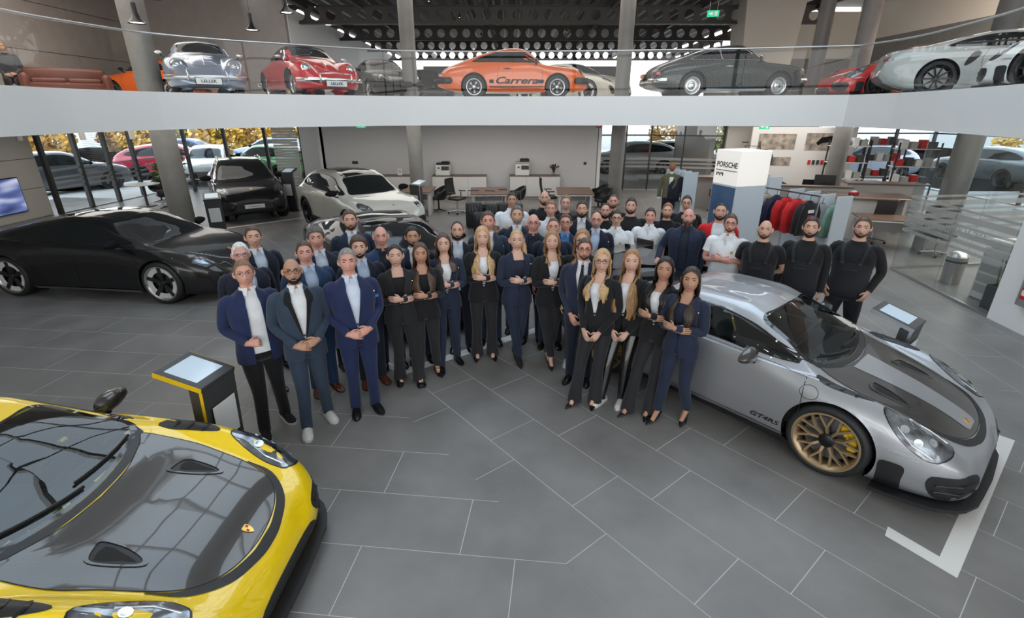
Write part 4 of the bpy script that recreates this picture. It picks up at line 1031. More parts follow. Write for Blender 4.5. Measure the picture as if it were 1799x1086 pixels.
def saloon(label, loc, rz, pm, rim=M_BLACK):
    car = thing('saloon_car', label, 'car', loc, rz, 'cars on display'); B = get_body('sedan', 120, 6); S = B.S
    shell(car, B, pm); glazing(car, B, False, M_BLACK); add_wheels(car, S, 'five', rim, None)
    # glass roof
    A = [(.42, -.50), (-.2, -.49), (-1.05, -.47)]; C = [(x, -y) for x, y in A]
    V, F = B.band(A, C, 'top', off=.003, k=8); MB().add(V, F).build('glass_roof', M_CGLASS, car, smooth=True, angle=35)
    crest(car, B, 2.1)
    for sd in (1, -1):
        h = [(1.86, .70 * sd), (1.95, .80 * sd), (2.1, .78 * sd), (2.22, .66 * sd), (2.2, .58 * sd), (2.05, .60 * sd)]
        V, F = B.drape(h, 'top', off=.004, rings=(1, .7, .4), sub=4); hl = MB().add(V, F).build('headlamp', M_LENS, car, smooth=True, angle=35)
        for (x, y) in ((2.02, .72), (2.1, .70), (2.05, .655), (2.13, .635)):
            q = [(x + .028 * math.cos(a), sd * (y + .02 * math.sin(a))) for a in np.linspace(0, 2 * math.pi, 9)[:-1]]
            V, F = B.drape(q, 'top', off=.006, rings=(1, .5), sub=2, skirt=0); MB().add(V, F).build('lamp_element', M_LED, hl)
        V, F = B.drape([(.80 * sd, .52), (.70 * sd, .52), (.62 * sd, .30), (.72 * sd, .28)], 'front', off=.005, rings=(1, .5), sub=3); MB().add(V, F).build('air_curtain', M_DUCT, car, smooth=True, angle=35)
        gap(car, B, [(1.02, .93), (1.06, .6), (1.0, .26)], 'side', sd); gap(car, B, [(-.08, .95), (-.1, .6), (-.12, .26)], 'side', sd); gap(car, B, [(-1.15, .99), (-1.02, .75), (-.85, .45), (-.82, .27)], 'side', sd); gap(car, B, [(1.0, .26), (.2, .255), (-.82, .27)], 'side', sd)
        V, F = B.band([(1.02, .17), (0, .165), (-1.02, .175)], [(1.02, .215), (0, .21), (-1.02, .22)], 'side', sd, off=.012, k=2); MB().add(V, F).build('sill_trim', M_SILALLOY, car, smooth=True, angle=35)
        for x in (.12, -.88):
            V, F = B.drape([(x - .12, .80), (x, .825), (x + .12, .81), (x, .79)], 'side', sd, off=.004, rings=(1, .5), sub=3); MB().add(V, F).build('door_handle', pm, car, smooth=True, angle=35)
    A = [(-.62, .34), (-.3, .30), (0, .29), (.3, .30), (.62, .34)]; C = [(-.60, .24), (-.3, .2), (0, .19), (.3, .2), (.60, .24)]
    V, F = B.band(A, C, 'front', off=.005, k=4); MB().add(V, F).build('lower_grille', M_MESHG, car, smooth=True, angle=35)
    A = [(-.76, .83), (-.4, .86), (0, .87), (.4, .86), (.76, .83)]; C = [(-.76, .79), (-.4, .82), (0, .83), (.4, .82), (.76, .79)]
    V, F = B.band(A, C, 'rear', off=.005, k=3); MB().add(V, F).build('tail_lamp', M_REDL, car, smooth=True, angle=35)
    mirrors(car, .78, 1.03, 1.02, pm, 1.0)
    return car

def offroader(label, loc, rz, pm, rim=M_DKALLOY, cladding=None, name='offroad_car', plate_txt='', rails=None, scale=1.0, near=True, group='cars on display', roofm=None):
    car = thing(name, label, 'car', loc, rz, group); car.scale = (scale,) * 3
    B = get_body('suv', 96 if near else 50, 5 if near else 3); S = B.S
    shell(car, B, pm); glazing(car, B, False, M_BLACK); add_wheels(car, S, 'suv', rim, None)
    if roofm:
        A = [(.48, -.54), (-.3, -.55), (-1.6, -.53)]; C = [(x, -y) for x, y in A]
        V, F = B.band(A, C, 'top', off=.003, k=8); MB().add(V, F).build('glass_roof', roofm, car, smooth=True, angle=35)
    crest(car, B, 2.13)
    for sd in (1, -1):
        h = [(1.72, .76 * sd), (1.85, .86 * sd), (2.05, .845 * sd), (2.2, .75 * sd), (2.24, .62 * sd), (2.12, .60 * sd), (1.92, .66 * sd)]
        V, F = B.drape(h, 'top', off=.004, rings=(1, .7, .4), sub=4); hl = MB().add(V, F).build('headlamp', M_LENS, car, smooth=True, angle=35)
        for (x, y) in ((1.95, .78), (2.06, .765), (2.0, .70), (2.11, .68)):
            q = [(x + .03 * math.cos(a), sd * (y + .022 * math.sin(a))) for a in np.linspace(0, 2 * math.pi, 9)[:-1]]
            V, F = B.drape(q, 'top', off=.007, rings=(1, .5), sub=2, skirt=0); MB().add(V, F).build('lamp_element', M_LED, hl)
        q = [(.84 * sd, .62), (.60 * sd, .64), (.50 * sd, .58), (.56 * sd, .46), (.80 * sd, .44)]
        V, F = B.drape(q, 'front', off=.006, rings=(1, .6), sub=3); it = MB().add(V, F).build('air_intake', M_DUCT, car, smooth=True, angle=35)
        gap(car, B, [(1.0, 1.10), (1.04, .7), (.98, .36)], 'side', sd); gap(car, B, [(-.05, 1.10), (-.08, .7), (-.1, .36)], 'side', sd); gap(car, B, [(-1.1, 1.14), (-1.0, .85), (-.85, .5), (-.82, .36)], 'side', sd)
        for x in (.14, -.86):
            V, F = B.drape([(x - .13, .92), (x, .95), (x + .13, .93), (x, .905)], 'side', sd, off=.018, rings=(1, .5), sub=3); MB().add(V, F).build('door_handle', pm, car, smooth=True, angle=35)
        if cladding:
            for xa in (S['wb'], -S['wb']):
                A = [(xa + (S['Ra'] + .002) * math.cos(a), S['R'] + (S['Ra'] + .002) * math.sin(a)) for a in np.linspace(.05, math.pi - .05, 9)]; C = [(xa + (S['Ra'] + .062) * math.cos(a), S['R'] + (S['Ra'] + .062) * math.sin(a)) for a in np.linspace(.05, math.pi - .05, 9)]
                V, F = B.band(A, C, 'side', sd, off=.012, k=2, sub=3); MB().add(V, F).build('arch_cladding', cladding, car, smooth=True, angle=35)
            V, F = B.band([(1.02, .27), (0, .26), (-1.02, .28)], [(1.02, .37), (0, .36), (-1.02, .38)], 'side', sd, off=.012, k=2); MB().add(V, F).build('sill_cladding', cladding, car, smooth=True, angle=35)
        if rails: MB().tube([(.25, sd * .60, 1.60), (.1, sd * .605, 1.665), (-.6, sd * .60, 1.685), (-1.4, sd * .59, 1.60), (-1.55, sd * .58, 1.545)], .016, 8).build('roof_rail', rails, car, smooth=True, angle=35)
        V, F = B.drape([(.80 * sd, .98), (.55 * sd, 1.0), (.3 * sd, 1.0), (.3 * sd, .96), (.8 * sd, .92)], 'rear', off=.005, rings=(1, .5), sub=3); MB().add(V, F).build('tail_lamp', M_REDL, car, smooth=True, angle=35)
    A = [(-.44, .66), (0, .68), (.44, .66)]; C = [(-.50, .42), (0, .40), (.50, .42)]
    V, F = B.band(A, C, 'front', off=.006, k=4); gr = MB().add(V, F).build('grille', M_MESHG, car, smooth=True, angle=35)
    for z in (.48, .54, .60): MB().tube([B.hit('front', y, z)[0] + Vector((.012, 0, 0)) for y in (-.42, -.2, 0, .2, .42)], .008, 6).build('grille_bar', M_DKALLOY, gr)
    A = [(-.6, .36), (0, .35), (.6, .36)]; C = [(-.55, .29), (0, .28), (.55, .29)]
    V, F = B.band(A, C, 'front', off=.006, k=3); MB().add(V, F).build('skid_plate', M_DKALLOY, car, smooth=True, angle=35)
    if plate_txt is not None:
        plate(car, 2.41, .50, .52, .11, plate_txt); MB().tube([(2.419, -.17 + .34 * q / 20, .50 + .012 * math.sin(q * 1.7)) for q in range(21)], .005, 5).build('plate_script', M_INK, car)
    mirrors(car, .80, 1.05, 1.18, pm, 1.15)
    return car

def classic_coupe(label, loc, rz, pm, wheels='petal', rim=M_SILALLOY, stripe=None, impact=True, chrome=False, wheelR=None):
    car = thing('classic_coupe', label, 'car', loc, rz, 'classic cars on the gallery'); B = get_body('classic', 90, 5); S = B.S
    shell(car, B, pm); glazing(car, B, False, M_CHROME if chrome else M_BLACK); add_wheels(car, S, wheels, rim, None, wheelR)
    for sd in (1, -1):
        # round headlamp on the upright wing end
        c = Vector((1.86, sd * .555, .64)); b = MB(); b.lathe([(0, .05), (.05, .045), (.085, .03), (.098, .0), (.098, -.06)], 20, 'x'); hl = b.build('headlamp', M_LED, car, smooth=True, loc=(1.80, sd * .575, .665), rot=(0, R(-28), 0))
        MB().lathe([(.088, .02), (.106, .015), (.106, -.05), (.088, -.05)], 20, 'x').build('lamp_ring', pm if not chrome else M_CHROME, hl, smooth=True, angle=40)
        gap(car, B, [(.68, .88), (.72, .6), (.66, .28)], 'side', sd); gap(car, B, [(-.42, .88), (-.50, .6), (-.40, .28)], 'side', sd); gap(car, B, [(.66, .28), (-.40, .28)], 'side', sd, smooth=False)
        V, F = B.drape([(-.34, .765), (-.24, .785), (-.12, .77), (-.24, .75)], 'side', sd, off=.014, rings=(1, .5), sub=3); MB().add(V, F).build('door_handle', M_BLACK if not chrome else M_CHROME, car, smooth=True, angle=35)
        MB().box((1.90, sd * .58, .475), (.10, .2, .06), bev=.015).build('front_indicator', M_ORANGEL, car)
        MB().box((-2.02, sd * .55, .60), (.14, .28, .10), bev=.02).build('tail_lamp', M_REDL if sd < 0 else M_ORANGEL, car)
        V, F = B.band([(.82, .20), (0, .195), (-.76, .20)], [(.82, .255), (0, .25), (-.76, .255)], 'side', sd, off=.012, k=2); MB().add(V, F).build('sill_trim', M_CHROME if chrome else pm, car, smooth=True, angle=35)
        # B pillar of the side glass
        V, F = B.ribbon([(-.40, .93), (-.42, 1.05), (-.44, 1.19)], 'side', sd, .035, .007); MB().add(V, F).build('window_pillar', M_BLACK if not chrome else M_CHROME, car)
        if stripe:
            for xa_, xb_ in ((.76, .60), (-.60, -.72)): V, F = B.band([(xa_, .41), (xb_, .41)], [(xa_, .50), (xb_, .50)], 'side', sd, off=.004, k=2); MB().add(V, F).build('side_stripe', M_INK, car, smooth=True, angle=35)
            V, F = B.band([(.76, .315), (0, .30), (-.72, .30)], [(.76, .335), (0, .335), (-.72, .335)], 'side', sd, off=.004, k=2); MB().add(V, F).build('side_stripe', M_INK, car, smooth=True, angle=35)
            o = text('script_lettering', stripe, .235, M_INK, car, (0, 0, 0), (0, 0, 0), bold=.006, shear=.35, sx=1.55)
            h, n = B.hit('side', 0.0, .47, sd); o.location = h + n * .012; o.rotation_euler = (R(90), 0, 0 if sd < 0 else math.pi)
    bm_ = pm if impact else M_CHROME
    if impact:
        for (x0, sgn) in ((2.0, 1), (-2.12, -1)):
            pts = [(x0 - sgn * .36, -.80, .47), (x0 - sgn * .10, -.72, .47), (x0 + sgn * .05, -.4, .47), (x0 + sgn * .07, 0, .47), (x0 + sgn * .05, .4, .47), (x0 - sgn * .10, .72, .47), (x0 - sgn * .36, .80, .47)]
            bp = MB().tube([tuple(p) for p in crspline(pts, 4)], [(.045, .085)] * 25, 10, up=(0, 0, 1)).build('bumper', pm, car, smooth=True, angle=35)
            MB().tube([(p[0] + sgn * .035, p[1] * 1.02, p[2] + .02) for p in crspline(pts, 4)], [(.022, .022)] * 25, 8).build('rubber_strip', M_BLACKM, bp, smooth=True)
            for sd in (1, -1): MB().box((x0 - sgn * .30, sd * .815, .47), (.20, .05, .11), bev=.012).build('bumper_bellows', M_BLACKM, bp)
    else:
        for (x0, sgn) in ((2.0, 1), (-2.12, -1)):
            pts = [(x0 - sgn * .30, -.79, .44), (x0 - sgn * .07, -.68, .44), (x0 + sgn * .04, -.35, .44), (x0 + sgn * .05, 0, .44), (x0 + sgn * .04, .35, .44), (x0 - sgn * .07, .68, .44), (x0 - sgn * .30, .79, .44)]
            MB().tube([tuple(p) for p in crspline(pts, 4)], [(.02, .05)] * 25, 10, up=(0, 0, 1)).build('bumper', M_CHROME, car, smooth=True, angle=35)
    mirrors(car, .52, .89, .97, M_BLACK if not chrome else M_CHROME, .7)
    gap(car, B, [(.85, -.42), (1.4, -.36), (1.75, -.28), (1.84, 0), (1.75, .28), (1.4, .36), (.85, .42), (.82, 0), (.85, -.42)], 'top', 1, .006)
    return car

def oldtimer(label, loc, rz, pm, txt, soft=None):
    car = thing('vintage_car', label, 'car', loc, rz, 'classic cars on the gallery'); B = get_body('oldtimer', 90, 5); S = B.S
    shell(car, B, pm); glazing(car, B, False, M_CHROME); add_wheels(car, S, 'steel', pm if soft else M_SILALLOY, None)
    if soft:
        A = [(.27, -.47), (-.3, -.485), (-.9, -.48), (-1.25, -.46)]; C = [(x, -y) for x, y in A]
        V, F = B.band(A, C, 'top', off=.012, k=12); MB().add(V, F).build('soft_top', soft, car, smooth=True, angle=35)
        for sd in (1, -1):
            V, F = B.band([(.22, 1.16), (-.2, 1.185), (-.6, 1.12), (-1.02, .98)], [(.22, 1.20), (-.2, 1.25), (-.6, 1.2), (-1.2, 1.0)], 'side', sd, off=.014, k=3); MB().add(V, F).build('soft_top_side', soft, car, smooth=True, angle=35)
    for sd in (1, -1):
        hl = MB().lathe([(0, .06), (.06, .05), (.095, .025), (.105, 0), (.105, -.07)], 24, 'x').build('headlamp', M_LED, car, smooth=True, loc=(1.62, sd * .555, .66), rot=(0, R(-24), 0))
        MB().lathe([(.092, .02), (.118, .014), (.118, -.06), (.092, -.06)], 24, 'x').build('lamp_ring', M_CHROME, hl, smooth=True, angle=40)
        MB().box((1.76, sd * .60, .47), (.05, .07, .05), bev=.015).build('front_indicator', M_ORANGEL, car)
        gap(car, B, [(.62, .88), (.66, .6), (.6, .28)], 'side', sd); gap(car, B, [(-.40, .88), (-.46, .6), (-.38, .28)], 'side', sd)
        V, F = B.band([(.8, .21), (0, .205), (-.72, .21)], [(.8, .235), (0, .23), (-.72, .235)], 'side', sd, off=.012, k=2); MB().add(V, F).build('sill_trim', M_CHROME, car, smooth=True, angle=35)
    for (x0, sgn) in ((1.96, 1), (-2.05, -1)):
        pts = [(x0 - sgn * .34, -.82, .40), (x0 - sgn * .10, -.66, .40), (x0, -.33, .40), (x0 + sgn * .02, 0, .40), (x0, .33, .40), (x0 - sgn * .10, .66, .40), (x0 - sgn * .34, .82, .40)]
        bp = MB().tube([tuple(p) for p in crspline(pts, 4)], [(.018, .045)] * 25, 10, up=(0, 0, 1)).build('bumper', M_CHROME if soft else M_ALU, car, smooth=True, angle=35)
        for sd in (1, -1): MB().tube([(x0 + sgn * .02, sd * .38, .33), (x0 + sgn * .05, sd * .38, .42), (x0 + sgn * .02, sd * .38, .54)], .02, 8).build('over_rider', M_CHROME, bp, smooth=True)
        if soft and sgn > 0: MB().tube([(x0, -.38, .53), (x0 + .02, 0, .55), (x0, .38, .53)], .014, 8).build('over_rider_bar', M_CHROME, bp, smooth=True)
    plate(car, 2.0, .32, .50, .125, txt, size=.085)
    gap(car, B, [(.72, -.36), (1.2, -.33), (1.5, -.25), (1.58, 0), (1.5, .25), (1.2, .33), (.72, .36), (.70, 0), (.72, -.36)], 'top', 1, .006)
    MB().tube([(1.18, 0, .86), (1.35, 0, .82), (1.48, 0, .74)], [.008, .014, .02], 8).build('bonnet_handle', M_CHROME, car, smooth=True, angle=35)
    MB().tube([(.5, 0, 1.04), (.42, 0, 1.12)], .008, 6).build('windscreen_bar', M_CHROME, car)
    mirrors(car, .55, .84, .97, M_CHROME, .55)
    return car
# ------------------------------------------------------------------ the cars in place
P_SILVER = paint('silver metallic paint', (0.40, 0.41, 0.43), 0.65, 0.42)
P_YELLOW = paint('racing yellow paint', (0.97, 0.67, 0.0), 0.0, 0.35)
P_BLACK = paint('black car paint', (0.006, 0.006, 0.007), 0.0, 0.25)
P_PLUM = paint('black plum metallic paint', (0.020, 0.012, 0.018), 0.0, 0.3)
bsdf(P_PLUM).inputs['Coat Weight'].default_value = .35; bsdf(P_PLUM).inputs['Specular IOR Level'].default_value = .2
P_CHALK = paint('chalk beige paint', (0.53, 0.51, 0.44), 0.0, 0.32)
P_ORANGE = paint('signal orange paint', (0.84, 0.135, 0.004), 0.0, 0.32)
P_BLUEGREY = paint('silver blue paint', (0.32, 0.37, 0.47), 0.55, 0.3)
P_RED = paint('bright red paint', (0.62, 0.012, 0.014), 0.0, 0.3)
P_GREEN = paint('dark slate green paint', (0.035, 0.042, 0.04), 0.2, 0.3)
P_LGREY = paint('pale grey paint', (0.47, 0.49, 0.47), 0.0, 0.3)
P_WHITE = paint('white car paint', (0.74, 0.75, 0.73), 0.0, 0.3)
sports_coupe('silver sports coupe with gold wheels and carbon striped bonnet', (2.63, 5.13, 0), R(-49.5), P_SILVER, M_GOLD, True, True, M_CALY, script='GT4RS')
sports_coupe('bright yellow sports coupe with carbon bonnet at the bottom corner', (-3.70, 2.45, 0), R(-1.0), P_YELLOW, M_DKALLOY, False, True, M_CALY, caliper=M_CALY)
saloon('black four-door saloon with black and silver wheels beside the beige wall', (-7.19, 8.97, 0), R(-7.2), P_BLACK)
saloon('dark plum saloon hidden behind the group, roof and windscreen showing', (-2.22, 8.55, 0), R(-55), P_PLUM)
offroader('black off-road car with number plate by the glazed corner', (-8.69, 16.38, 0), R(-58), P_BLACK, M_DKALLOY, None, 'offroad_car', '', M_CHROME)
offroader('chalk beige off-road coupe with dark roof and black wheel arches', (-4.24, 13.7, 0), R(-49), P_CHALK, M_BLACK, M_DUCT, 'offroad_car', None, None, 0.965, roofm=M_CGLASS)
Z = ZT - 0.06
classic_coupe('orange classic coupe with black side script on the gallery', (0.05, 15.5, Z), R(4), P_ORANGE, 'petal', M_SILALLOY, 'Carrera')
oldtimer('silver blue rounded vintage coupe on the gallery', (-7.75, 13.7, Z), R(-58), P_BLUEGREY, 'LELLEK')
oldtimer('red vintage convertible with black soft top on the gallery', (-5.5, 14.6, Z), R(-50), P_RED, 'LELLEK', mat('black canvas', (0.015, 0.014, 0.014), 0.85))
classic_coupe('dark green classic coupe with chrome wheels on the gallery', (5.72, 14.75, Z), R(3), P_GREEN, 'steel', M_SILALLOY, None, False, True)
classic_coupe('orange classic coupe partly behind the round column on the gallery', (-11.9, 18.4, Z), R(165), P_ORANGE, 'petal', M_DKALLOY, None)
sports_coupe('bright red sports coupe on the gallery behind a grey roadster', (10.6, 14.3, Z), R(172), P_RED, M_DKALLOY, False, False, wing=False, caliper=None)
sports_coupe('pale grey sports car with dark wheels at the gallery bend', (10.35, 11.6, Z), R(-26), P_LGREY, M_DKALLOY, False, False, wing=False, caliper=None)
sports_coupe('white sports car at the right end of the gallery', (9.35, 7.6, Z), R(108), P_WHITE, M_SILALLOY, False, False, wing=False, caliper=None)
classic_coupe('charcoal classic coupe beside the red convertible on the gallery', (-4.5, 18.6, Z), R(-58), paint('charcoal paint', (.03, .03, .032), .3), 'petal', M_SILALLOY, None)
sports_coupe('black sports coupe behind the slim column on the gallery', (-3.6, 22.0, Z), R(-70), P_BLACK, M_DKALLOY, False, False, wing=False, caliper=None)
sports_coupe('small looking white sports coupe far behind the orange classic', (-2.9, 27.6, Z), R(-85), P_WHITE, M_DKALLOY, False, False, wing=False, caliper=None)
saloon('cream saloon behind the nose of the orange classic coupe', (2.2, 21.0, Z), R(-40), P_CHALK)
# ================================================================== PEOPLE
def skin_mat(tone): 
    c = {'fair': (0.62, 0.38, 0.29), 'light': (0.58, 0.34, 0.25), 'tan': (0.46, 0.25, 0.165), 'ruddy': (0.62, 0.32, 0.25)}[tone]
    m = mat('skin ' + tone, c, 0.5); b = bsdf(m); b.inputs['Subsurface Weight'].default_value = 0.0
    return m
HAIRC = {'black': (0.010, 0.008, 0.008), 'dark': (0.028, 0.018, 0.013), 'brown': (0.075, 0.042, 0.025), 'fair': (0.20, 0.12, 0.065), 'blond': (0.48, 0.31, 0.15), 'honey': (0.30, 0.17, 0.075),
         'ginger': (0.24, 0.095, 0.04), 'grey': (0.23, 0.22, 0.21), 'white': (0.66, 0.66, 0.66), 'salt': (0.10, 0.09, 0.085)}
def hair_mat(c):
    m = mat('hair ' + c, HAIRC[c], 0.45); 
    if not m.get('done'):
        m['done'] = 1; k = HAIRC[c]; noise_tint(m, 30, tuple(v * .62 for v in k), tuple(min(1, v * 1.45) for v in k), 3, None, 0.25, (3, 3, .35))
    return m
def cloth(name, col, rough=0.8):
    m = mat('cloth ' + name, col, rough, 0, 0, 0.25, sheen=0.15)
    if not m.get('done'):
        m['done'] = 1; noise_tint(m, 5, tuple(v * .86 for v in col), tuple(min(1, v * 1.14) for v in col), 3, None, 0.35)
    return m
CL = {'navy': (0.016, 0.024, 0.050), 'dnavy': (0.011, 0.015, 0.030), 'blue': (0.019, 0.050, 0.120), 'royal': (0.015, 0.024, 0.078), 'slate': (0.030, 0.048, 0.078), 'black': (0.010, 0.010, 0.012),
      'char': (0.020, 0.020, 0.023), 'white': (0.72, 0.74, 0.77), 'lblue': (0.44, 0.55, 0.72), 'pblue': (0.60, 0.68, 0.80), 'mblue': (0.10, 0.27, 0.62), 'dshirt': (0.014, 0.019, 0.034),
      'red': (0.56, 0.012, 0.014), 'grey': (0.05, 0.052, 0.058), 'satin': (0.008, 0.008, 0.009), 'tgrey': (0.016, 0.018, 0.023)}
M_IRIS = mat('dark iris', (0.022, 0.014, 0.010), 0.15); M_EYE = mat('eye white', (0.62, 0.60, 0.57), 0.25)
M_LIPM = mat('lips natural', (0.42, 0.17, 0.14), 0.45); M_LIPF = mat('lips red', (0.45, 0.07, 0.08), 0.35)
M_LEATH = mat('black shoe leather', (0.010, 0.010, 0.010), 0.22, 0, 0.4); M_BROWNL = mat('brown shoe leather', (0.12, 0.035, 0.018), 0.25, 0, 0.4)
M_SNEAK = mat('white sneaker leather', (0.66, 0.65, 0.63), 0.5); M_SUEDE = mat('black suede', (0.012, 0.012, 0.012), 0.9)
M_WATCH = mat('watch case', (0.02, 0.02, 0.022), 0.2, 0.5); M_GOLDM = mat('gold metal', (0.7, 0.5, 0.2), 0.25, 1)

HC = np.array([0.0, -0.005, 1.655])
def head_pts(th, ph, off=0.0, fem=False, bare=False):
    """head surface: th azimuth from the face, ph elevation (arrays)"""
    ct = np.cos(ph); sx = np.sin(th) * ct; sy = -np.cos(th) * ct; sz = np.sin(ph)
    low = np.clip(-sz, 0, 1); fr = np.clip(-sy, 0, 1); bk = np.clip(sy, 0, 1)
    rx = .0765 * (1 - (.30 if not fem else .38) * low ** 1.7); ryf = .094; ryb = .102 * (1 - .42 * low ** 1.2)
    x = rx * np.sign(sx) * np.abs(sx) ** .92; y = np.where(sy < 0, ryf * sy, ryb * sy); z = np.where(sz > 0, .124 * sz, .118 * sz)
    n = np.stack([sx / .0765, sy / .097, sz / .12], -1); n /= np.linalg.norm(n, axis=-1, keepdims=True)
    P = np.stack([x, y, z], -1) + HC + n * np.asarray(off)[..., None]
    if not bare:
        X, Zz = P[..., 0], P[..., 2]; f = np.clip(fr * 1.6 - .35, 0, 1); ax = np.abs(X)
        g = lambda a, s: np.exp(-(a / s) ** 2)
        nz = np.interp(Zz, [1.604, 1.615, 1.628, 1.65, 1.674, 1.69], [0, .75, 1.0, .62, .22, 0])
        d = -.024 * nz * g(X, .0125 + .006 * (Zz < 1.63))
        d += -.005 * g(Zz - 1.690, .009) * g(X, .05) + .010 * g(ax - .031, .016) * g(Zz - 1.671, .011) - .004 * g(ax - .044, .02) * g(Zz - 1.637, .016)
        d += -.005 * g(Zz - 1.592, .009) * g(X, .022) + .004 * g(Zz - 1.575, .008) * g(X, .03) - .009 * g(Zz - 1.556, .014) * g(X, .022)
        P[..., 1] += d * f
    return P
def grid_faces(r, c, closed=True, flip=False):
    F = []
    for i in range(r - 1):
        for j in range(c if closed else c - 1):
            q = (i * c + j, i * c + (j + 1) % c, (i + 1) * c + (j + 1) % c, (i + 1) * c + j); F.append(q[::-1] if flip else q)
    return F
TH = (lambda t: t - .45 * np.sin(t))(np.linspace(0, 2 * np.pi, 41)[:-1])
def ring(z, hw, df, db, n=26, ex=2.3, th=None, cx=0, cy=0):
    t = np.linspace(0, 2 * np.pi, n + 1)[:-1] if th is None else th
    s, c = np.sin(t), np.cos(t); e = 2 / ex
    x = hw * np.sign(s) * np.abs(s) ** e; y = np.where(c > 0, -df, db * -1) * np.sign(c) * np.abs(c) ** e * np.where(c > 0, 1, 1)
    y = np.where(c > 0, -df * np.abs(c) ** e, db * np.abs(c) ** e)
    return np.stack([x + cx, y + cy, np.full_like(x, z)], -1)
def interp_rings(R_, zs):
    a = np.array(R_, float); o = np.argsort(a[:, 0]); a = a[o]
    return [(z,) + tuple(float(pchip(a[:, 0], a[:, k], np.array([z]))[0]) for k in range(1, 4)) for z in zs]
TORSO_M = [(.84, .150, .09, .10), (.93, .165, .10, .115), (1.05, .150, .10, .09), (1.15, .150, .105, .09), (1.28, .168, .115, .095), (1.38, .175, .105, .10), (1.44, .155, .08, .09), (1.48, .095, .055, .07), (1.515, .058, .05, .06), (1.60, .052, .045, .058)]
JACK_M = [(.80, .203, .128, .140), (.90, .200, .128, .140), (1.02, .186, .130, .122), (1.12, .186, .135, .116), (1.26, .206, .146, .122), (1.37, .214, .136, .124), (1.425, .210, .110, .116), (1.458, .176, .092, .104), (1.488, .115, .076, .092), (1.525, .074, .066, .078)]
SHIRT_M = [(.90, .182, .112, .128), (1.02, .172, .116, .110), (1.12, .172, .121, .104), (1.26, .192, .132, .110), (1.37, .198, .122, .112), (1.425, .186, .095, .104), (1.462, .135, .074, .09), (1.492, .080, .062, .078), (1.515, .064, .058, .068)]
TORSO_F = [(.82, .150, .09, .11), (.90, .168, .10, .12), (1.00, .140, .09, .095), (1.08, .122, .088, .08), (1.18, .132, .105, .082), (1.26, .142, .118, .085), (1.32, .145, .095, .088), (1.37, .125, .07, .08), (1.40, .075, .05, .062), (1.43, .048, .044, .052), (1.52, .044, .040, .05)]
JACK_F = [(.78, .188, .120, .140), (.87, .184, .118, .143), (.98, .154, .110, .116), (1.06, .140, .108, .102), (1.16, .148, .126, .102), (1.25, .160, .140, .105), (1.31, .166, .118, .107), (1.355, .150, .088, .098), (1.385, .115, .072, .086), (1.415, .070, .058, .068)]
SHIRT_F = [(.84, .172, .104, .126), (.98, .146, .098, .104), (1.06, .134, .098, .092), (1.16, .146, .120, .094), (1.25, .158, .135, .097), (1.31, .158, .108, .098), (1.345, .130, .08, .09), (1.37, .09, .065, .078)]

def limb(mb, pts, rads, n=10, sub=4, mi=0, flat=None, up=(0, -1, 0)):
    P = crspline(pts, sub); r = [np.array([q]) for q in rads]; Rr = [float(v[0]) for v in crspline(r, sub)]
    mb.add(*tubeg([tuple(p) for p in P], [max(v, .004) for v in Rr], n, flat, up), mi)
def hand(mb, w, d, nrm, side, curl=.5, s=1.0, mi=0):
    w = Vector(w); d = Vector(d).normalized(); nrm = Vector(nrm); nrm = (nrm - d * nrm.dot(d)).normalized(); c = d.cross(nrm)
    mb.add(*tubeg([w - d * .03 * s, w + d * .012 * s, w + d * .05 * s, w + d * .088 * s, w + d * .098 * s], [(.024 * s, .020 * s), (.030 * s, .019 * s), (.041 * s, .017 * s), (.041 * s, .014 * s), (.034 * s, .010 * s)], 10, None, nrm), mi)
    for k, (o, L) in enumerate(((-.030, .070), (-.010, .080), (.010, .076), (.029, .060))):
        p = w + d * .086 * s + c * (o * s); a = curl * (.55 + .06 * k); pts = [p - d * .012 * s, p]; dd = d.copy()
        for f in (.45, .32, .23):
            dd = (dd * math.cos(a) + nrm * math.sin(a)).normalized() if f == .45 else (Matrix.Rotation(a * 1.15, 3, c) @ dd if (Matrix.Rotation(a, 3, c) @ d).dot(nrm) > 0 else Matrix.Rotation(-a * 1.15, 3, c) @ dd)
            p = p + dd * (L * s * f); pts.append(p)
        mb.add(*tubeg(pts, [.0095 * s, .0095 * s, .0088 * s, .0078 * s, .0055 * s], 6, None, nrm), mi)
    th = c * side
    p = w + d * .022 * s + th * (.028 * s); a = (d * .62 + th * .62 + nrm * .35).normalized(); b = (d * .85 + th * .15 + nrm * .4).normalized()
    mb.add(*tubeg([p - a * .015 * s, p, p + a * .034 * s, p + a * .034 * s + b * .026 * s, p + a * .034 * s + b * .040 * s], [.013 * s, .0135 * s, .011 * s, .0095 * s, .006 * s], 6, None, nrm), mi)

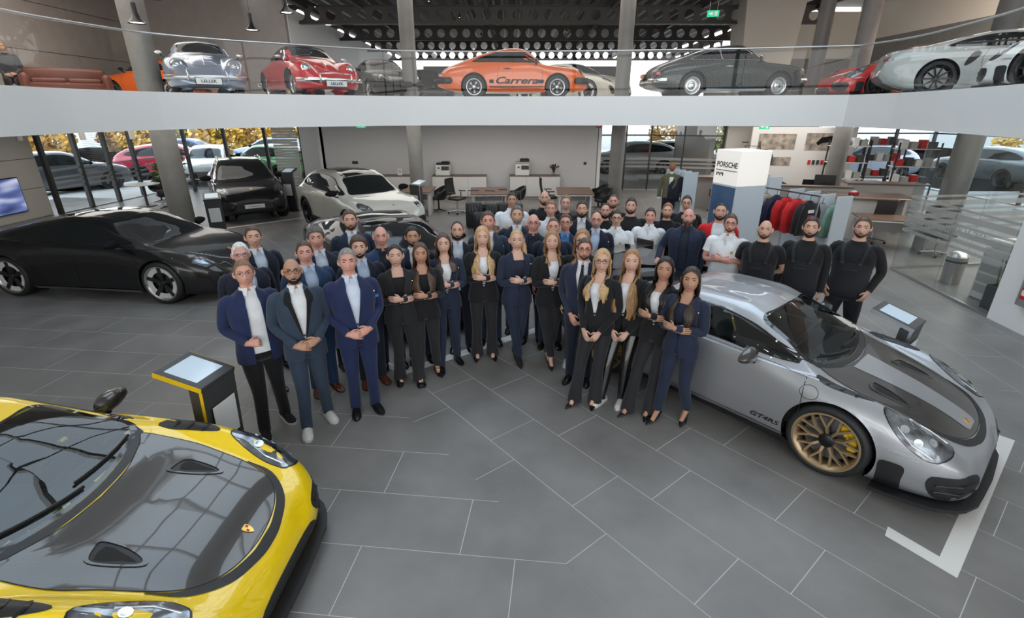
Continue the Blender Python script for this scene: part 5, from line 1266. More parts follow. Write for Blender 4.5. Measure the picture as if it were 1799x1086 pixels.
ARMS = {}
def arm_pose(name, s, k=1.0):
    """elbow, wrist, hand direction, palm normal, curl   (s=+1 the person's left arm)"""
    if name == 'clasp': return (.240 * s, .035, 1.15), (.098 * s, -.185, 1.005 + .012 * s), (-s * .9, -.40, -.10), (0, .9, -.35), .75
    if name == 'cross':
        if s < 0: return (-.232, -.035, 1.165), (.005, -.178, 1.195), (1, .05, .14), (0, 1, 0), .25
        return (.232, -.035, 1.175), (-.005, -.212, 1.225), (-1, .10, .10), (0, 1, -.1), .30
    if name == 'side': return (.232 * s, .03, 1.15), (.240 * s, -.03, .90), (-.02 * s, -.12, -1), (-s, 0, 0), .35
    if name == 'fist':
        if s < 0: return (-.245, .035, 1.16), (-.115, -.185, 1.055), (.9, -.35, 0), (0, .8, -.4), 1.35
        return arm_pose('side', 1)
    if name == 'pocket': return (.27 * s, .06, 1.17), (.215 * s, -.07, .945), (-.25 * s, -.45, -.8), (-s * .8, .4, 0), .6
    if name == 'behind': return (.262 * s, .10, 1.17), (.135 * s, .18, 1.0), (-s, .1, -.2), (0, -1, 0), .5
    if name == 'rest':
        if s < 0: return (-.30, -.03, 1.19), (-.31, -.25, 1.07), (.1, -1, -.12), (0, 0, -1), .25
        return arm_pose('side', 1)
    if name == 'low':
        return (.235 * s, .03, 1.14), (.10 * s, -.16, .93), (-s * .55, -.3, -.8), (-s * .3, .9, 0), .5
def shoe(o_parent, name, kind, mats, ank, toe_out, s, side):
    """shoe at ankle position (x, y); returns nothing"""
    b = MB(); n = 12
    if kind == 'pump':
        prof = [(.075, .030, .075, .012), (.03, .034, .052, .020), (-.03, .036, .012, .030), (-.09, .040, .0, .040), (-.14, .034, .0, .034), (-.185, .018, .0, .022), (-.215, .004, .003, .012)]
    elif kind == 'boot':
        prof = [(.075, .034, .05, .12), (.03, .038, .035, .15), (-.03, .040, .008, .12), (-.09, .042, .0, .065), (-.14, .036, .0, .046), (-.19, .02, .0, .032), (-.215, .005, .003, .014)]
    elif kind == 'sneaker':
        prof = [(.088, .028, .0, .055), (.07, .042, .0, .092), (.02, .043, .0, .105), (-.05, .046, .0, .088), (-.11, .050, .0, .064), (-.165, .045, .0, .052), (-.20, .022, .002, .034)]
    elif kind == 'loafer':
        prof = [(.08, .026, .0, .05), (.06, .036, .0, .06), (.01, .038, .0, .056), (-.05, .041, .0, .056), (-.11, .043, .0, .05), (-.165, .034, .0, .038), (-.20, .012, .003, .02)]
    else:
        prof = [(.085, .026, .0, .05), (.068, .040, .0, .082), (.02, .041, .0, .085), (-.05, .043, .0, .072), (-.11, .047, .0, .056), (-.17, .040, .0, .044), (-.215, .014, .003, .026)]
    V = []
    for (y, hw, z0, hgt) in prof:
        for k in range(n):
            a = 2 * math.pi * k / n; c, q = math.cos(a), math.sin(a)
            zz = z0 + (hgt * (.5 + .5 * q) if kind not in ('pump',) else hgt * (.5 + .5 * q))
            V.append((hw * c * (1 if q < .2 else 1 - .25 * q), y, zz))
    F = grid_faces(len(prof), n) + [tuple(range(n)), tuple((len(prof) - 1) * n + k for k in range(n - 1, -1, -1))]
    b.add(V, F)
    rot = Matrix.Rotation(toe_out, 4, 'Z'); M = Matrix.Translation(Vector((ank[0], ank[1], 0))) @ rot @ Matrix.Scale(s, 4)
    b.xf(M); o = b.build(name, mats[0], o_parent, smooth=True, angle=50)
    if kind in ('pump', 'boot'):
        h = MB(); h.cyl((0, .058, .07), (0, .066, .0), .017 if kind == 'boot' else .012, .012 if kind == 'boot' else .005, 8); h.xf(M); h.build('heel', mats[0], o)
    elif kind == 'sneaker':
        h = MB(); h.prism([(.04, .085), (-.04, .085), (-.048, .0), (-.053, -.11), (-.046, -.17), (-.018, -.205), (.018, -.205), (.046, -.17), (.053, -.11), (.048, 0)], .0, .026); h.xf(M); h.build('sole', mats[1], o)
    else:
        h = MB(); h.prism([(.036, .088), (-.036, .088), (-.042, .0), (-.05, -.11), (-.043, -.17), (-.012, -.218), (.012, -.218), (.043, -.17), (.05, -.11), (.042, 0)], .0, .012); h.xf(M); h.build('sole', M_BLACKM, o)
        if kind == 'loafer': MB().tube([(ank[0] - .02, ank[1] - .085 * s, .062 * s), (ank[0] + .02, ank[1] - .085 * s, .062 * s)], .006, 6).build('buckle', M_GOLDM, o)

def person(label, x, y, h, sex='m', arms='side', legs='stand', yaw=0.0, girth=1.0, tone='light', hair=('short', 'brown'), beard=None, glasses=None, fit='suit', top='navy', shirt='white', trousers=None,
           shoes='dress', shoem=None, lapel=None, opening='button', tie=None, square=None, watch=False, badge=False, crestp=False, logo=False, group='staff standing in the group', z0=0.0, seated=False, pitch=None, headyaw=0.0, scarf=None, dirz=None):
    fem = sex == 'f'; rs = np.random.RandomState(int(abs(x * 131 + y * 717)) % 9999)
    P = thing('person', label, 'person', (x, y, z0), (math.atan2(-x, y) if dirz is None else dirz) + yaw, group)
    base = 1.68 if fem else 1.78
    heel = .0
    k = h / base; P.scale = (k, k, k)
    g = girth; kx = (.86 if fem else 1.0)
    zsh = 1.33 if fem else 1.43; dz = zsh - 1.43
    sk = skin_mat(tone); TR = TORSO_F if fem else TORSO_M; JR = JACK_F if fem else JACK_M; SR = SHIRT_F if fem else SHIRT_M
    hz = -.113 if fem else 0.0                                             # head offset
    # head rotation
    d = math.hypot(x, y); el = math.atan2(CAM_H - (z0 + h * .93), d)
    pit = (el * .55 if pitch is None else pitch); hy = -yaw * .85 + headyaw
    HM = Matrix.Translation((0, .01, 1.545 + hz)) @ Matrix.Rotation(hy, 4, 'Z') @ Matrix.Rotation(-pit, 4, 'X') @ Matrix.Translation((0, -.01, -1.545))
    HMn = np.array(HM)
    def hx(Pts): Pts = np.asarray(Pts, float).reshape(-1, 3); return Pts @ HMn[:3, :3].T + HMn[:3, 3]
    # ---------------- body
    b = MB()
    zs = np.concatenate([np.linspace(TR[0][0], TR[-1][0], 15)])
    rr = interp_rings(TR, zs); V = np.concatenate([ring(z, a * g, f * g, bk * g) for z, a, f, bk in rr]); b.add(V, grid_faces(len(rr), 26) + [tuple(range(25, -1, -1))])
    ph = np.linspace(-1.35, 1.5, 40); TT, PP = np.meshgrid(TH, ph); Hp = hx(head_pts(TT, PP, 0, fem))
    b.add(Hp, grid_faces(40, 40) + [tuple(range(39, -1, -1)), tuple(range(39 * 40, 40 * 40))])
    for s in (-1, 1):                                                     # ears
        e = [(s * .070, .012, 1.625), (s * .079, .016, 1.635), (s * .084, .020, 1.655), (s * .083, .022, 1.675), (s * .072, .018, 1.685)]
        b.add(*tubeg([tuple(q) for q in hx(e)], [(.008, .006), (.014, .007), (.017, .007), (.014, .007), (.007, .005)], 8, None, (0, 1, 0)))
    armpaths = {}
    for s in (-1, 1):
        E, Wp, hd, pn, cu = arm_pose(arms, s)
        E = (E[0] * (kx + (g - 1) * .6), E[1], E[2] + dz); Wp = (Wp[0] * (kx + (g - 1) * .3), Wp[1] - (g - 1) * .12 * (Wp[1] < -.1) - (.02 if fem and Wp[1] < -.1 else 0), Wp[2] + dz * .95)
        S0 = (.13 * s * kx * g, .0, zsh - .02); S1 = (.188 * s * kx * (1 + (g - 1) * .6), .004, zsh - .012)
        E = np.array(E); Wp = np.array(Wp); armpaths[s] = (S0, S1, E, Wp)
        q = .86 if fem else 1.0
        limb(b, [S0, S1, (np.array(S1) + E) / 2 + np.array([.012 * s, 0, .0]), E, (E + Wp) / 2, Wp], [.05 * q, .054 * q, .048 * q, .041 * q, .037 * q, .027 * q], 10, 3)
        hand(b, Wp, hd, pn, -s if arms not in ('side',) else -s, cu, .98 if not fem else .86)
    lx = .086 if fem else .092
    legpos = {}
    for s in (-1, 1):
        hip = np.array([lx * s, .01, .86 if not fem else .83]); az = .085 if not (fem and shoes in ('pump', 'boot')) else .125
        kn_ = np.array([lx * 1.05 * s, -.015, .475 if not fem else .46]); an = np.array([lx * 1.12 * s, .02, az])
        if legs == 'step': an[1] += -.13 if s < 0 else .06; kn_[1] += -.07 if s < 0 else .01; an[0] += .02 * s
        if legs == 'wide': an[0] += .07 * s; kn_[0] += .035 * s
        if legs == 'cross': an[0] += -.10 * s + (.0); an[1] += -.10 if s < 0 else .02; kn_[0] += -.045 * s; kn_[1] += -.05 if s < 0 else .0
        if legs == 'lean': an[1] += -.20 - (.10 if s < 0 else 0); kn_[1] += -.11 - (.05 if s < 0 else 0)
        if legs == 'hip': an[0] += .05 if s > 0 else .03; an[1] += -.06 if s > 0 else .03; kn_[0] += .03
        if seated: kn_ = np.array([lx * 1.3 * s, -.42, .86]); an = np.array([lx * 1.3 * s, -.44, .42])
        legpos[s] = (hip, kn_, an)
        limb(b, [hip + np.array([0, 0, .06]), hip, (hip + kn_) / 2, kn_, (kn_ + an) / 2, an, an + np.array([0, -.005, -.04])], [.07, .072, .062, .047, .044, .032, .03], 10, 3)
        if shoes in ('pump', 'loafer'):
            limb(b, [an, an + np.array([0, -.03, -.045]), an + np.array([0, -.11, -(az - .03)])], [.03, .03, .022], 8, 3)
    o = b.build('body', sk, P, smooth=True)
    # ---------------- face
    def on_face(px, pz, off):
        th = math.asin(max(-1, min(1, px / .0765))); 
        for _ in range(3):
            phv = math.asin(max(-1, min(1, (pz - HC[2]) / (.124 if pz > HC[2] else .118)))); p = head_pts(np.array([th]), np.array([phv]), off, fem)[0]; th += (px - p[0]) / .08
        return p
    for s in (-1, 1):
        c = on_face(.031 * s, 1.671, -.006)
        e = MB(); V = []; 
        for i in range(7):
            a = math.pi * i / 6
            for j in range(10): 
                t = 2 * math.pi * j / 10; V.append((c[0] + .0165 * math.sin(a) * math.cos(t), c[1] - .012 * math.cos(a), c[2] + .0085 * math.sin(a) * math.sin(t)))
        F = grid_faces(7, 10, True, True); e.add(hx(V), F); e.mi = [1 if q < 30 else 0 for q in range(len(F))]
        e.build('eye', [M_EYE, M_IRIS], P, smooth=True)
        br = [on_face(xx * s, zz, .003) for xx, zz in ((.011, 1.687), (.030, 1.6945), (.049, 1.692))]
        MB().tube([tuple(q) for q in hx(br)], [(.0035, .0042), (.0035, .0052 if not fem else .0038), (.0025, .003)], 6, None, (0, 0, 1)).build('eyebrow', hair_mat('dark' if hair[1] in ('black', 'dark', 'brown', 'none', 'salt', 'grey') and not (hair[1] == 'white') else hair[1] if hair[1] != 'blond' else 'fair'), P)
    boff = .007 if beard else .0025
    lp = [on_face(xx, 1.5905 + .0065 * (abs(xx) / .025) ** 2, boff) for xx in (-.025, -.0125, 0, .0125, .025)]
    MB().tube([tuple(q) for q in hx(lp)], [(.002, .002), (.0035, .0062), (.0035, .0058), (.0035, .0062), (.002, .002)], 8, None, (0, 0, 1)).build('lips', M_LIPF if fem else M_LIPM, P, smooth=True)
    # ---------------- hair
    style, hc = hair[0], hair[1]
    if style != 'bald':
        hm = hair_mat(hc); hb = MB()
        hl = {'short': (46, 42, 2, -38), 'reced': (60, 52, 2, -36), 'buzz': (48, 44, 4, -34), 'curly': (40, 36, 2, -36), 'long': (52, 36, -8, -45), 'pony': (52, 40, 6, -40), 'bun': (52, 40, 6, -40)}[style]
        thv = TH; tw = np.where(thv > np.pi, 2 * np.pi - thv, thv)
        ph0 = np.radians(np.interp(np.degrees(tw), [0, 40, 62, 78, 100, 130, 180], [hl[0], hl[1], (hl[1] + hl[2]) / 2 + 6, hl[2] - 8, hl[2] + 4, -25, hl[3]]))
        rows = 12; V = []
        vol = {'short': (.010, .020), 'reced': (.005, .007), 'buzz': (.004, .006), 'curly': (.020, .028), 'long': (.013, .020), 'pony': (.008, .012), 'bun': (.008, .012)}[style]
        for i in range(rows + 1):
            t = i / rows; p = ph0 + (math.radians(89) - ph0) * t
            of = (-.004 if i == 0 else vol[0] + (vol[1] - vol[0]) * t) + (rs.uniform(-1, 1, len(p)) * ({'curly': .006}.get(style, .0016)) if i else 0)
            V.append(head_pts(thv, p, of, fem, True))
        hb.add(hx(np.concatenate(V)), grid_faces(rows + 1, 40) + [tuple(range(rows * 40, rows * 40 + 40))])
        if style == 'long':
            L = hair[2] if len(hair) > 2 else 1.20
            nc = 56
            prof = [(1.72, .070, .062, .088), (1.68, .090, .080, .112), (1.62, .095, .084, .118), (1.54, .098, .078, .118), (1.48, .104, .100, .122), (1.42, .122, .158, .135), (1.36, .130, .186, .142), (1.28, .134, .192, .145), (1.15, .130, .186, .150), (.95, .118, .170, .150)]
            nr = 18
            for lay, sg in ((0.0, 1), (-.016, -1)):
                V = []
                zz = np.linspace(1.72, L + .10, nr)
                for i, z in enumerate(zz):
                    (z_, hw, df, db), = interp_rings(prof, [z]); t = i / (nr - 1)
                    t0 = math.radians(52 - 42 * max(0, min(1, (1.55 - z) / .13))); tv = np.linspace(t0, 2 * math.pi - t0, nc)
                    R0 = ring(z, hw + lay, df + lay, db + lay, th=tv, ex=2.0 + 2.2 * max(0, min(1, (1.50 - z) / .10)))
                    if z > 1.50: R0[:, 0] *= np.where(np.cos(tv) > .6, 1.18, 1.0)
                    wob = .005 * np.sin(tv * 17 + .5 * i) + .004 * np.sin(tv * 9 + i * .35); R0[:, 0] *= 1 + wob * 6 * t; R0[:, 1] *= 1 + wob * 6 * t
                    if i == nr - 1: R0[:, 2] += rs.uniform(-.03, .03, nc)
                    # waves
                    R0[:, 0] += .010 * np.sin(i * .9 + tv * 2) * t
                    R0 = R0 + np.array([0, .0, hz]); V.append(R0)
                V = np.concatenate(V); 
                # upper part turns with the head
                w = np.clip((V[:, 2] - (1.45 + hz)) / .12, 0, 1)[:, None]; V0 = V - np.array([0, 0, hz]); V = hx(V0) * w + V * (1 - w)
                hb.add(V, grid_faces(nr, nc, False, sg < 0))
        if style == 'pony':
            q = [(0, .075, 1.74), (.02, .115, 1.755), (.05, .13, 1.68), (.085, .10, 1.58), (.10, .02, 1.48), (.105, -.03, 1.38)]
            hb.add(*tubeg([tuple(v) for v in hx(q)], [.018, .03, .036, .034, .026, .008], 10))
        if style == 'bun':
            q = [(0, .07, 1.72), (.0, .11, 1.72), (.02, .13, 1.66), (.05, .12, 1.55), (.06, .10, 1.45)]
            hb.add(*tubeg([tuple(v) for v in hx(q)], [.02, .035, .038, .03, .012], 10))
        hb.build('hair', hm, P, smooth=True)
    if beard:
        bm_ = hair_mat(beard[1]); bb = MB(); tv = np.radians(np.linspace(-82, 82, 25)); V = []; ext = {'stubble': .0025, 'short': .006, 'full': .010, 'long': .014}[beard[0]]
        btop = np.radians(np.interp(np.abs(np.degrees(tv)), [0, 12, 20, 32, 60, 82], [-22.5, -23, -27, -30, -20, -3])); nr = 9
        for i in range(nr + 1):
            t = i / nr; p = btop + (math.radians(-72) - btop) * t; of = ext * min(1, i / 1.5, (nr - i) / 1.5 + .3) if i not in (0,) else -.002
            A = head_pts(tv, p, of, fem, False)
            if beard[0] == 'long': A[:, 2] -= .10 * t ** 1.5 * np.cos(tv) ** 2; A[:, 1] -= .012 * t * np.cos(tv) ** 2
            V.append(A)
        bb.add(hx(np.concatenate(V)), grid_faces(nr + 1, 25, False, True)); bb.build('beard', bm_, P, smooth=True)
    if glasses:
        gb = MB(); gm = mat('spectacle frame ' + glasses, {'black': (.01, .01, .01), 'silver': (.3, .3, .3), 'purple': (.06, .02, .16), 'blue': (.04, .06, .2)}[glasses], .3, .3 if glasses != 'silver' else 1)
        yf = min(on_face(.031, 1.690, 0)[1], on_face(.0, 1.672, 0)[1] + .004) - .006
        for s in (-1, 1):
            loop = [(.032 * s + .0235 * math.cos(a) * (1 + .05 * math.cos(4 * a)), yf + .004 * abs(math.cos(a)), 1.668 + .0175 * math.sin(a)) for a in np.linspace(0, 2 * math.pi, 17)]
            gb.add(*tubeg([tuple(v) for v in hx(loop)], .0024 if glasses != 'silver' else .0015, 5))
            gb.add(*tubeg([tuple(v) for v in hx([(.055 * s, yf + .003, 1.672), (.072 * s, yf + .03, 1.673), (.078 * s, .01, 1.67)])], .0022, 5))
        gb.add(*tubeg([tuple(v) for v in hx([(-.009, yf, 1.671), (0, yf - .002, 1.673), (.009, yf, 1.671)])], .0022, 5))
        gb.build('glasses', gm, P)
    # ---------------- trousers
    tcol = trousers or {'suit': top}.get(fit, 'black'); tm = cloth(tcol, CL[tcol])
    if tcol == 'leather': tm = M_LEATH
    b = MB(); pr = [(.80, .150, .085, .10), (.86, .182, .108, .130), (.93, .180, .112, .134), (1.0, .172, .112, .118), (1.03, .168, .110, .112)] if not fem else [(.78, .140, .08, .10), (.83, .176, .104, .134), (.90, .178, .108, .132), (.97, .156, .10, .112), (1.0, .144, .096, .102)]
    V = np.concatenate([ring(z, a * g, f * g, bk * g) for z, a, f, bk in pr]); b.add(V, grid_faces(5, 26) + [tuple(range(25, -1, -1)), tuple(range(104, 130))])
    flare = shoes == 'flare' or legs == 'flare' or (fem and arms and False)
    for s in (-1, 1):
        hip, kn_, an = legpos[s]; q = .94 if fem else 1.0
        hem = .056 if not fem else .046
        bot = an + np.array([0, .0, -.035 if shoes not in ('pump', 'loafer') else (.0 if trousers_len_short(shoes) else -.03)])
        radii = [.098 * q * g, .096 * q * g, .082 * q * g, .066 * q, .060 * q, hem + .002, hem]
        if fem and bootcut(label): radii[-3:] = [.062, .074, .082]; bot = np.array([an[0], an[1] - .01, .03])
        limb(b, [hip + np.array([0, 0, .05]), hip + np.array([0, 0, -.02]), (hip + kn_) / 2, kn_, (kn_ + an) / 2, an * np.array([1, 1, .5]) + bot * np.array([0, 0, .5]) + np.array([0, 0, .04]), bot], radii, 14, 4)
    b.build('trousers', tm, P, smooth=True)
    for s in (-1, 1):
        hip, kn_, an = legpos[s]
        sm = {'dress': (M_LEATH, M_LEATH), 'brown': (M_BROWNL, M_LEATH), 'sneaker': (M_SNEAK, M_SNEAK), 'trainer': (M_SUEDE, M_SNEAK), 'pump': (M_LEATH, M_LEATH), 'boot': (M_SUEDE, M_SUEDE), 'loafer': (M_LEATH, M_LEATH)}[shoes]
        if not seated: shoe(P, 'shoe', {'brown': 'dress', 'trainer': 'sneaker'}.get(shoes, shoes), sm, (an[0], an[1]), s * (.16 if legs != 'cross' else .05), 1.0 if not fem else .88, s)
    # ---------------- tops
    def torso_shell(mb, RR, zs, open_fn=None, n=30, lip=True, off=0.0):
        rings = interp_rings(RR, zs); V = []; first = None
        for z, a, f, bk in rings:
            a, f, bk = a * g + off, f * (1 + (g - 1) * 1.6) + off, bk * g + off
            if open_fn:
                xo = min(open_fn(z), a * .9); al = math.asin(min(1, (xo / a) ** (2.3 / 2))); tv = np.linspace(al, 2 * math.pi - al, n)
            else: tv = np.linspace(0, 2 * math.pi, n + 1)[:-1]
            V.append(ring(z, a, f, bk, th=tv))
        if lip:                                                          # turned-in hem
            z, a, f, bk = rings[0]; V.insert(0, V[0] * np.array([.94, .94, 1]) + np.array([0, 0, .02]))
        F = grid_faces(len(V), n, open_fn is None)
        A = np.array(V)
        if open_fn:                                                      # turned-in front edges give thickness
            for col in (0, n - 1):
                inn = A[:, col, :] * np.array([1, .93, 1]) + np.array([0, .004, 0]); base_ = len(mb.v)
        mb.add(A.reshape(-1, 3), F)
        return A
    def sleeves(mb, r0, short=False, cuffm=None):
        for s in (-1, 1):
            S0, S1, E, Wp = armpaths[s]; q = .86 if fem else 1.0; S1 = np.array(S1); mid = (S1 + E) / 2 + np.array([.012 * s, 0, 0])
            if short: limb(mb, [S0, S1, (S1 * .45 + mid * .55), mid * .8 + E * .2], [(r0 - .006) * q, (r0 - .003) * q, (r0 - .004) * q, (r0 - .002) * q], 14, 4)
            else:
                fa = E + (Wp - E) * .96; limb(mb, [S0, S1, mid, E, (E + Wp) / 2, fa], [(r0 - .010) * q, (r0 - .004) * q, (r0 - .010) * q, (r0 - .018) * q, (r0 - .024) * q, (r0 - .031) * q], 14, 4)
    zlo, zhi = JR[0][0], JR[-1][0]
    if fit in ('suit', 'open', 'jacket'):
        jm = cloth(top, CL[top]); zb_ = (1.06 if not fem else 1.00); b = MB()
        ztop = zhi
        if opening == 'open': fn = lambda z: .062 + .02 * max(0, (ztop - .1 - z)) if z < ztop - .1 else .055
        elif opening == 'wide': fn = lambda z: .085
        elif opening == 'high': fn = lambda z: .05 * max(0, (z - (ztop - .22)) / .22) + .002
        else: fn = lambda z: (.010 + .058 * max(0, (z - zb_) / (ztop - .10 - zb_)) if z > zb_ else .004 + .05 * ((zb_ - z) / .3) ** 2) if z < ztop - .10 else .062
        zs = np.linspace(zlo if fit != 'jacket' else .93, zhi, 20)
        A = torso_shell(b, JR, zs, fn)
        sleeves(b, .070)
        jo = b.build('jacket', jm, P, smooth=True, angle=55)
        # lapels along the front edges
        lm = cloth(lapel, CL[lapel]) if lapel else jm
        for col, s in ((0, 1), (-1, -1)):
            E_ = A[1:, col, :]; E2 = A[1:, col + (2 if col == 0 else -2), :]; E4 = A[1:, col + (4 if col == 0 else -4), :]
            zz = E_[:, 2]; sel = np.where((zz > zb_ - .02) & (zz < zhi - .015))[0]
            if len(sel) < 4 or fit == 'jacket': continue
            V = []
            for q, i in enumerate(sel):
                t = q / (len(sel) - 1); wd = .012 + .062 * min(1, t * 1.3) if t < .80 else .074 - .030 * (t - .80) / .2
                dirv = E4[i] - E_[i]; dirv[2] = 0; dirv /= np.linalg.norm(dirv) + 1e-6
                nrm_ = np.array([E_[i][0] * .5, -.1, 0]); nrm_ /= np.linalg.norm(nrm_)
                for w_ in (0, .5, 1): 
                    p = E_[i] + dirv * wd * w_; p = p + np.array([0, -1, 0]) * (.007 + .006 * math.sin(math.pi * w_)); 
                    p[2] += .02 * w_ * (t if t < .8 else .8); V.append(p)
            MB().add(V, grid_faces(len(sel), 3, False, s < 0)).build('lapel', lm, jo, smooth=True)
        zbtn = zb_
        if opening != 'open' and fit == 'suit':
            i = int(np.argmin(abs(A[1:, 0, 2] - zbtn))) + 1; p = A[i, 0]; MB().lathe([(0, .004), (.009, .003), (.010, 0)], 10, 'y', (p[0] - .012, p[1] - .004, p[2])).build('button', M_BLACK, jo)
        if badge:
            p = A[-5, 4]; MB().lathe([(0, .004), (.006, .002), (.007, 0)], 8, 'y', (p[0], p[1] - .012, p[2])).build('lapel_pin', M_CHROME, jo)
        if square:
            i = int(np.argmin(abs(A[1:, 0, 2] - (zsh - .13)))) + 1; p = (A[i, 5] + A[i, 6]) / 2; V = [(p[0] - .035, p[1] - .006, p[2] - .01), (p[0] + .035, p[1] + .012, p[2] - .012), (p[0] + .03, p[1] + .004, p[2] + .028), (p[0] + .008, p[1] - .010, p[2] + .018), (p[0] - .012, p[1] - .012, p[2] + .036), (p[0] - .036, p[1] - .012, p[2] + .016)]
            MB().add(V, [(0, 1, 2, 3, 4, 5)]).build('pocket_square', cloth(square, CL[square]), jo)
        # shirt below
        shm = cloth(shirt, CL[shirt], .7); b = MB(); torso_shell(b, SR, np.linspace(SR[0][0], SR[-1][0], 16), None, 26, False)
        so = b.build('shirt', shm, P, smooth=True)
        if not fem and fit != 'jacket' or shirt in ('lblue',):
            collar(so, shm, SR[-1][0], g, tie is not None)
            if tie:
                z1 = SR[-1][0] - .005; MB().tube([(0, -.075, z1), (0, -.082, z1 - .03), (0, -.135, z1 - .14), (0, -.150, z1 - .26), (0, -.142, z1 - .40)], [(.018, .010), (.013, .008), (.026, .006), (.034, .006), (.036, .006)], 8, None, (0, -1, 0)).build('tie', cloth(tie, CL[tie]), P, smooth=True)
            else:
                for q in range(4):
                    z1 = SR[-1][0] - .10 - .085 * q; (z_, a, f, bk), = interp_rings(SR, [z1]); MB().lathe([(0, .003), (.0045, .002), (.005, 0)], 8, 'y', (0, -f * (1 + (g - 1) * 1.6) - .001, z1)).build('shirt_button', M_PLATE, so)
    elif fit in ('polo', 'tee', 'sweat', 'overall', 'overall_tee'):
        tcol_ = {'overall': 'black', 'overall_tee': 'black'}.get(fit, top); tm_ = cloth(tcol_ + (' knit' if tcol_ == 'white' else ''), CL[tcol_], .85); b = MB()
        RR = [(z, a + .006, f + .006, bk + .006) for z, a, f, bk in SR]; torso_shell(b, RR, np.linspace(.90, SR[-1][0], 18), None, 30)
        sleeves(b, .072 if fit in ('polo', 'tee', 'overall_tee') else .070, fit in ('polo', 'tee', 'overall_tee'))
        so = b.build('polo_shirt' if fit == 'polo' else 'sweater' if fit in ('sweat', 'overall') else 't_shirt', tm_, P, smooth=True, angle=55)
        z1 = SR[-1][0]
        if fit == 'polo':
            collar(so, tm_, z1, g * 1.03, False, .8)
            MB().box((0, -.118 * g, z1 - .10), (.03, .012, .13), bev=.004).xf(Matrix.Identity(4)).build('placket', tm_, so)
        else: MB().tube([(.068 * g * math.sin(a), -.064 * g * math.cos(a) + .004, z1 - .006 * math.cos(a)) for a in np.linspace(0, 2 * math.pi, 21)], .008, 6).build('neck_band', tm_, so, smooth=True)
        if crestp:
            MB().prism([(-.016, .02), (-.016, -.002), (-.010, -.016), (0, -.024), (.010, -.016), (.016, -.002), (.016, .02)], 0, .003).build('crest_badge', M_CREST, so, loc=(.085 * g, -.125 * (1 + (g - 1) * 1.6) - .004, zsh - .12), rot=(R(92), 0, R(24)))
        if logo:
            MB().prism([(-.03, -.012), (.03, -.012), (.03, .012), (-.03, .012)], 0, .002).build('chest_logo', mat('grey print', (.4, .4, .42), .6), so, loc=(.075 * g, -.131, zsh - .13), rot=(R(92), 0, R(20)))
        if fit.startswith('overall'):
            om = cloth('tgrey', CL['tgrey']); b = MB(); RB = [(z, a + .014, f + .016, bk + .014) for z, a, f, bk in SR]
            zs = np.linspace(.86, 1.28, 10); V = []
            for z, a, f, bk in interp_rings([(.84, .195, .122, .138)] + RB, zs):
                xo = 2.6 if z < 1.06 else 2.6 - 1.9 * ((z - 1.06) / .22) ** .8
                V.append(ring(z, a * g, f * (1 + (g - 1) * 1.6), bk * g, th=np.linspace(-xo, xo, 24)))
            b.add(np.concatenate(V), grid_faces(10, 24, False)); bo = b.build('dungaree_bib', om, P, smooth=True)
            for s in (-1, 1):
                pts = [(s * .085, -.150, 1.255), (s * .10, -.146, 1.33), (s * .115, -.115, 1.42), (s * .105, -.02, 1.478), (s * .07, .10, 1.40), (s * .03, .135, 1.25)]
                MB().tube([tuple(q) for q in crspline([(px, py * (1 + (g - 1) * 1.2), pz) for px, py, pz in pts], 4)], [(.017, .004)] * 21, 8, None, (0, -1, .3)).build('strap', om, bo, smooth=True)
                MB().box((s * .088, -.158 * (1 + (g - 1) * 1.2), 1.275), (.036, .010, .03), bev=.003).build('buckle', M_BLACK, bo)
            MB().box((0, -.163 * (1 + (g - 1) * 1.3), 1.20), (.15, .008, .012), bev=.003).build('pocket_zip', M_BLACKM, bo)
    if watch:
        S0, S1, E, Wp = armpaths[1]; dd = (Wp - E) / np.linalg.norm(Wp - E); p = Wp - dd * .03
        MB().cyl(p - dd * .012, p + dd * .012, .033, .033, 14).build('watch', M_WATCH, P)
    return P
def trousers_len_short(shoes): return True
def bootcut(label): return 'flared' in label
def collar(parent, m, z, g, closed, s=1.0):
    for sd in (-1, 1):
        # stand wraps the neck, the wing falls to the chest
        V = []; n = 15
        for q in range(n):
            a = sd * (math.pi * q / (n - 1) * .96 + (.06 if closed else .16)); cx, cy = math.sin(a), -math.cos(a); t = 1 - q / (n - 1)
            tt_ = max(0, (t - .62) / .38); drop = (.030 + .032 * tt_) * s; out = -.001 + .016 * tt_
            V += [(cx * .060 * g, cy * .057 * g + .004, z + .030), (cx * (.070 * g), cy * .066 * g + .002, z + .022), (cx * (.072 * g + out) + sd * .020 * tt_ ** 2, cy * (.068 * g + out) - .012 * tt_, z + .022 - drop)]
        MB().add(V, grid_faces(n, 3, False, sd < 0)).build('collar', m, parent, smooth=True)
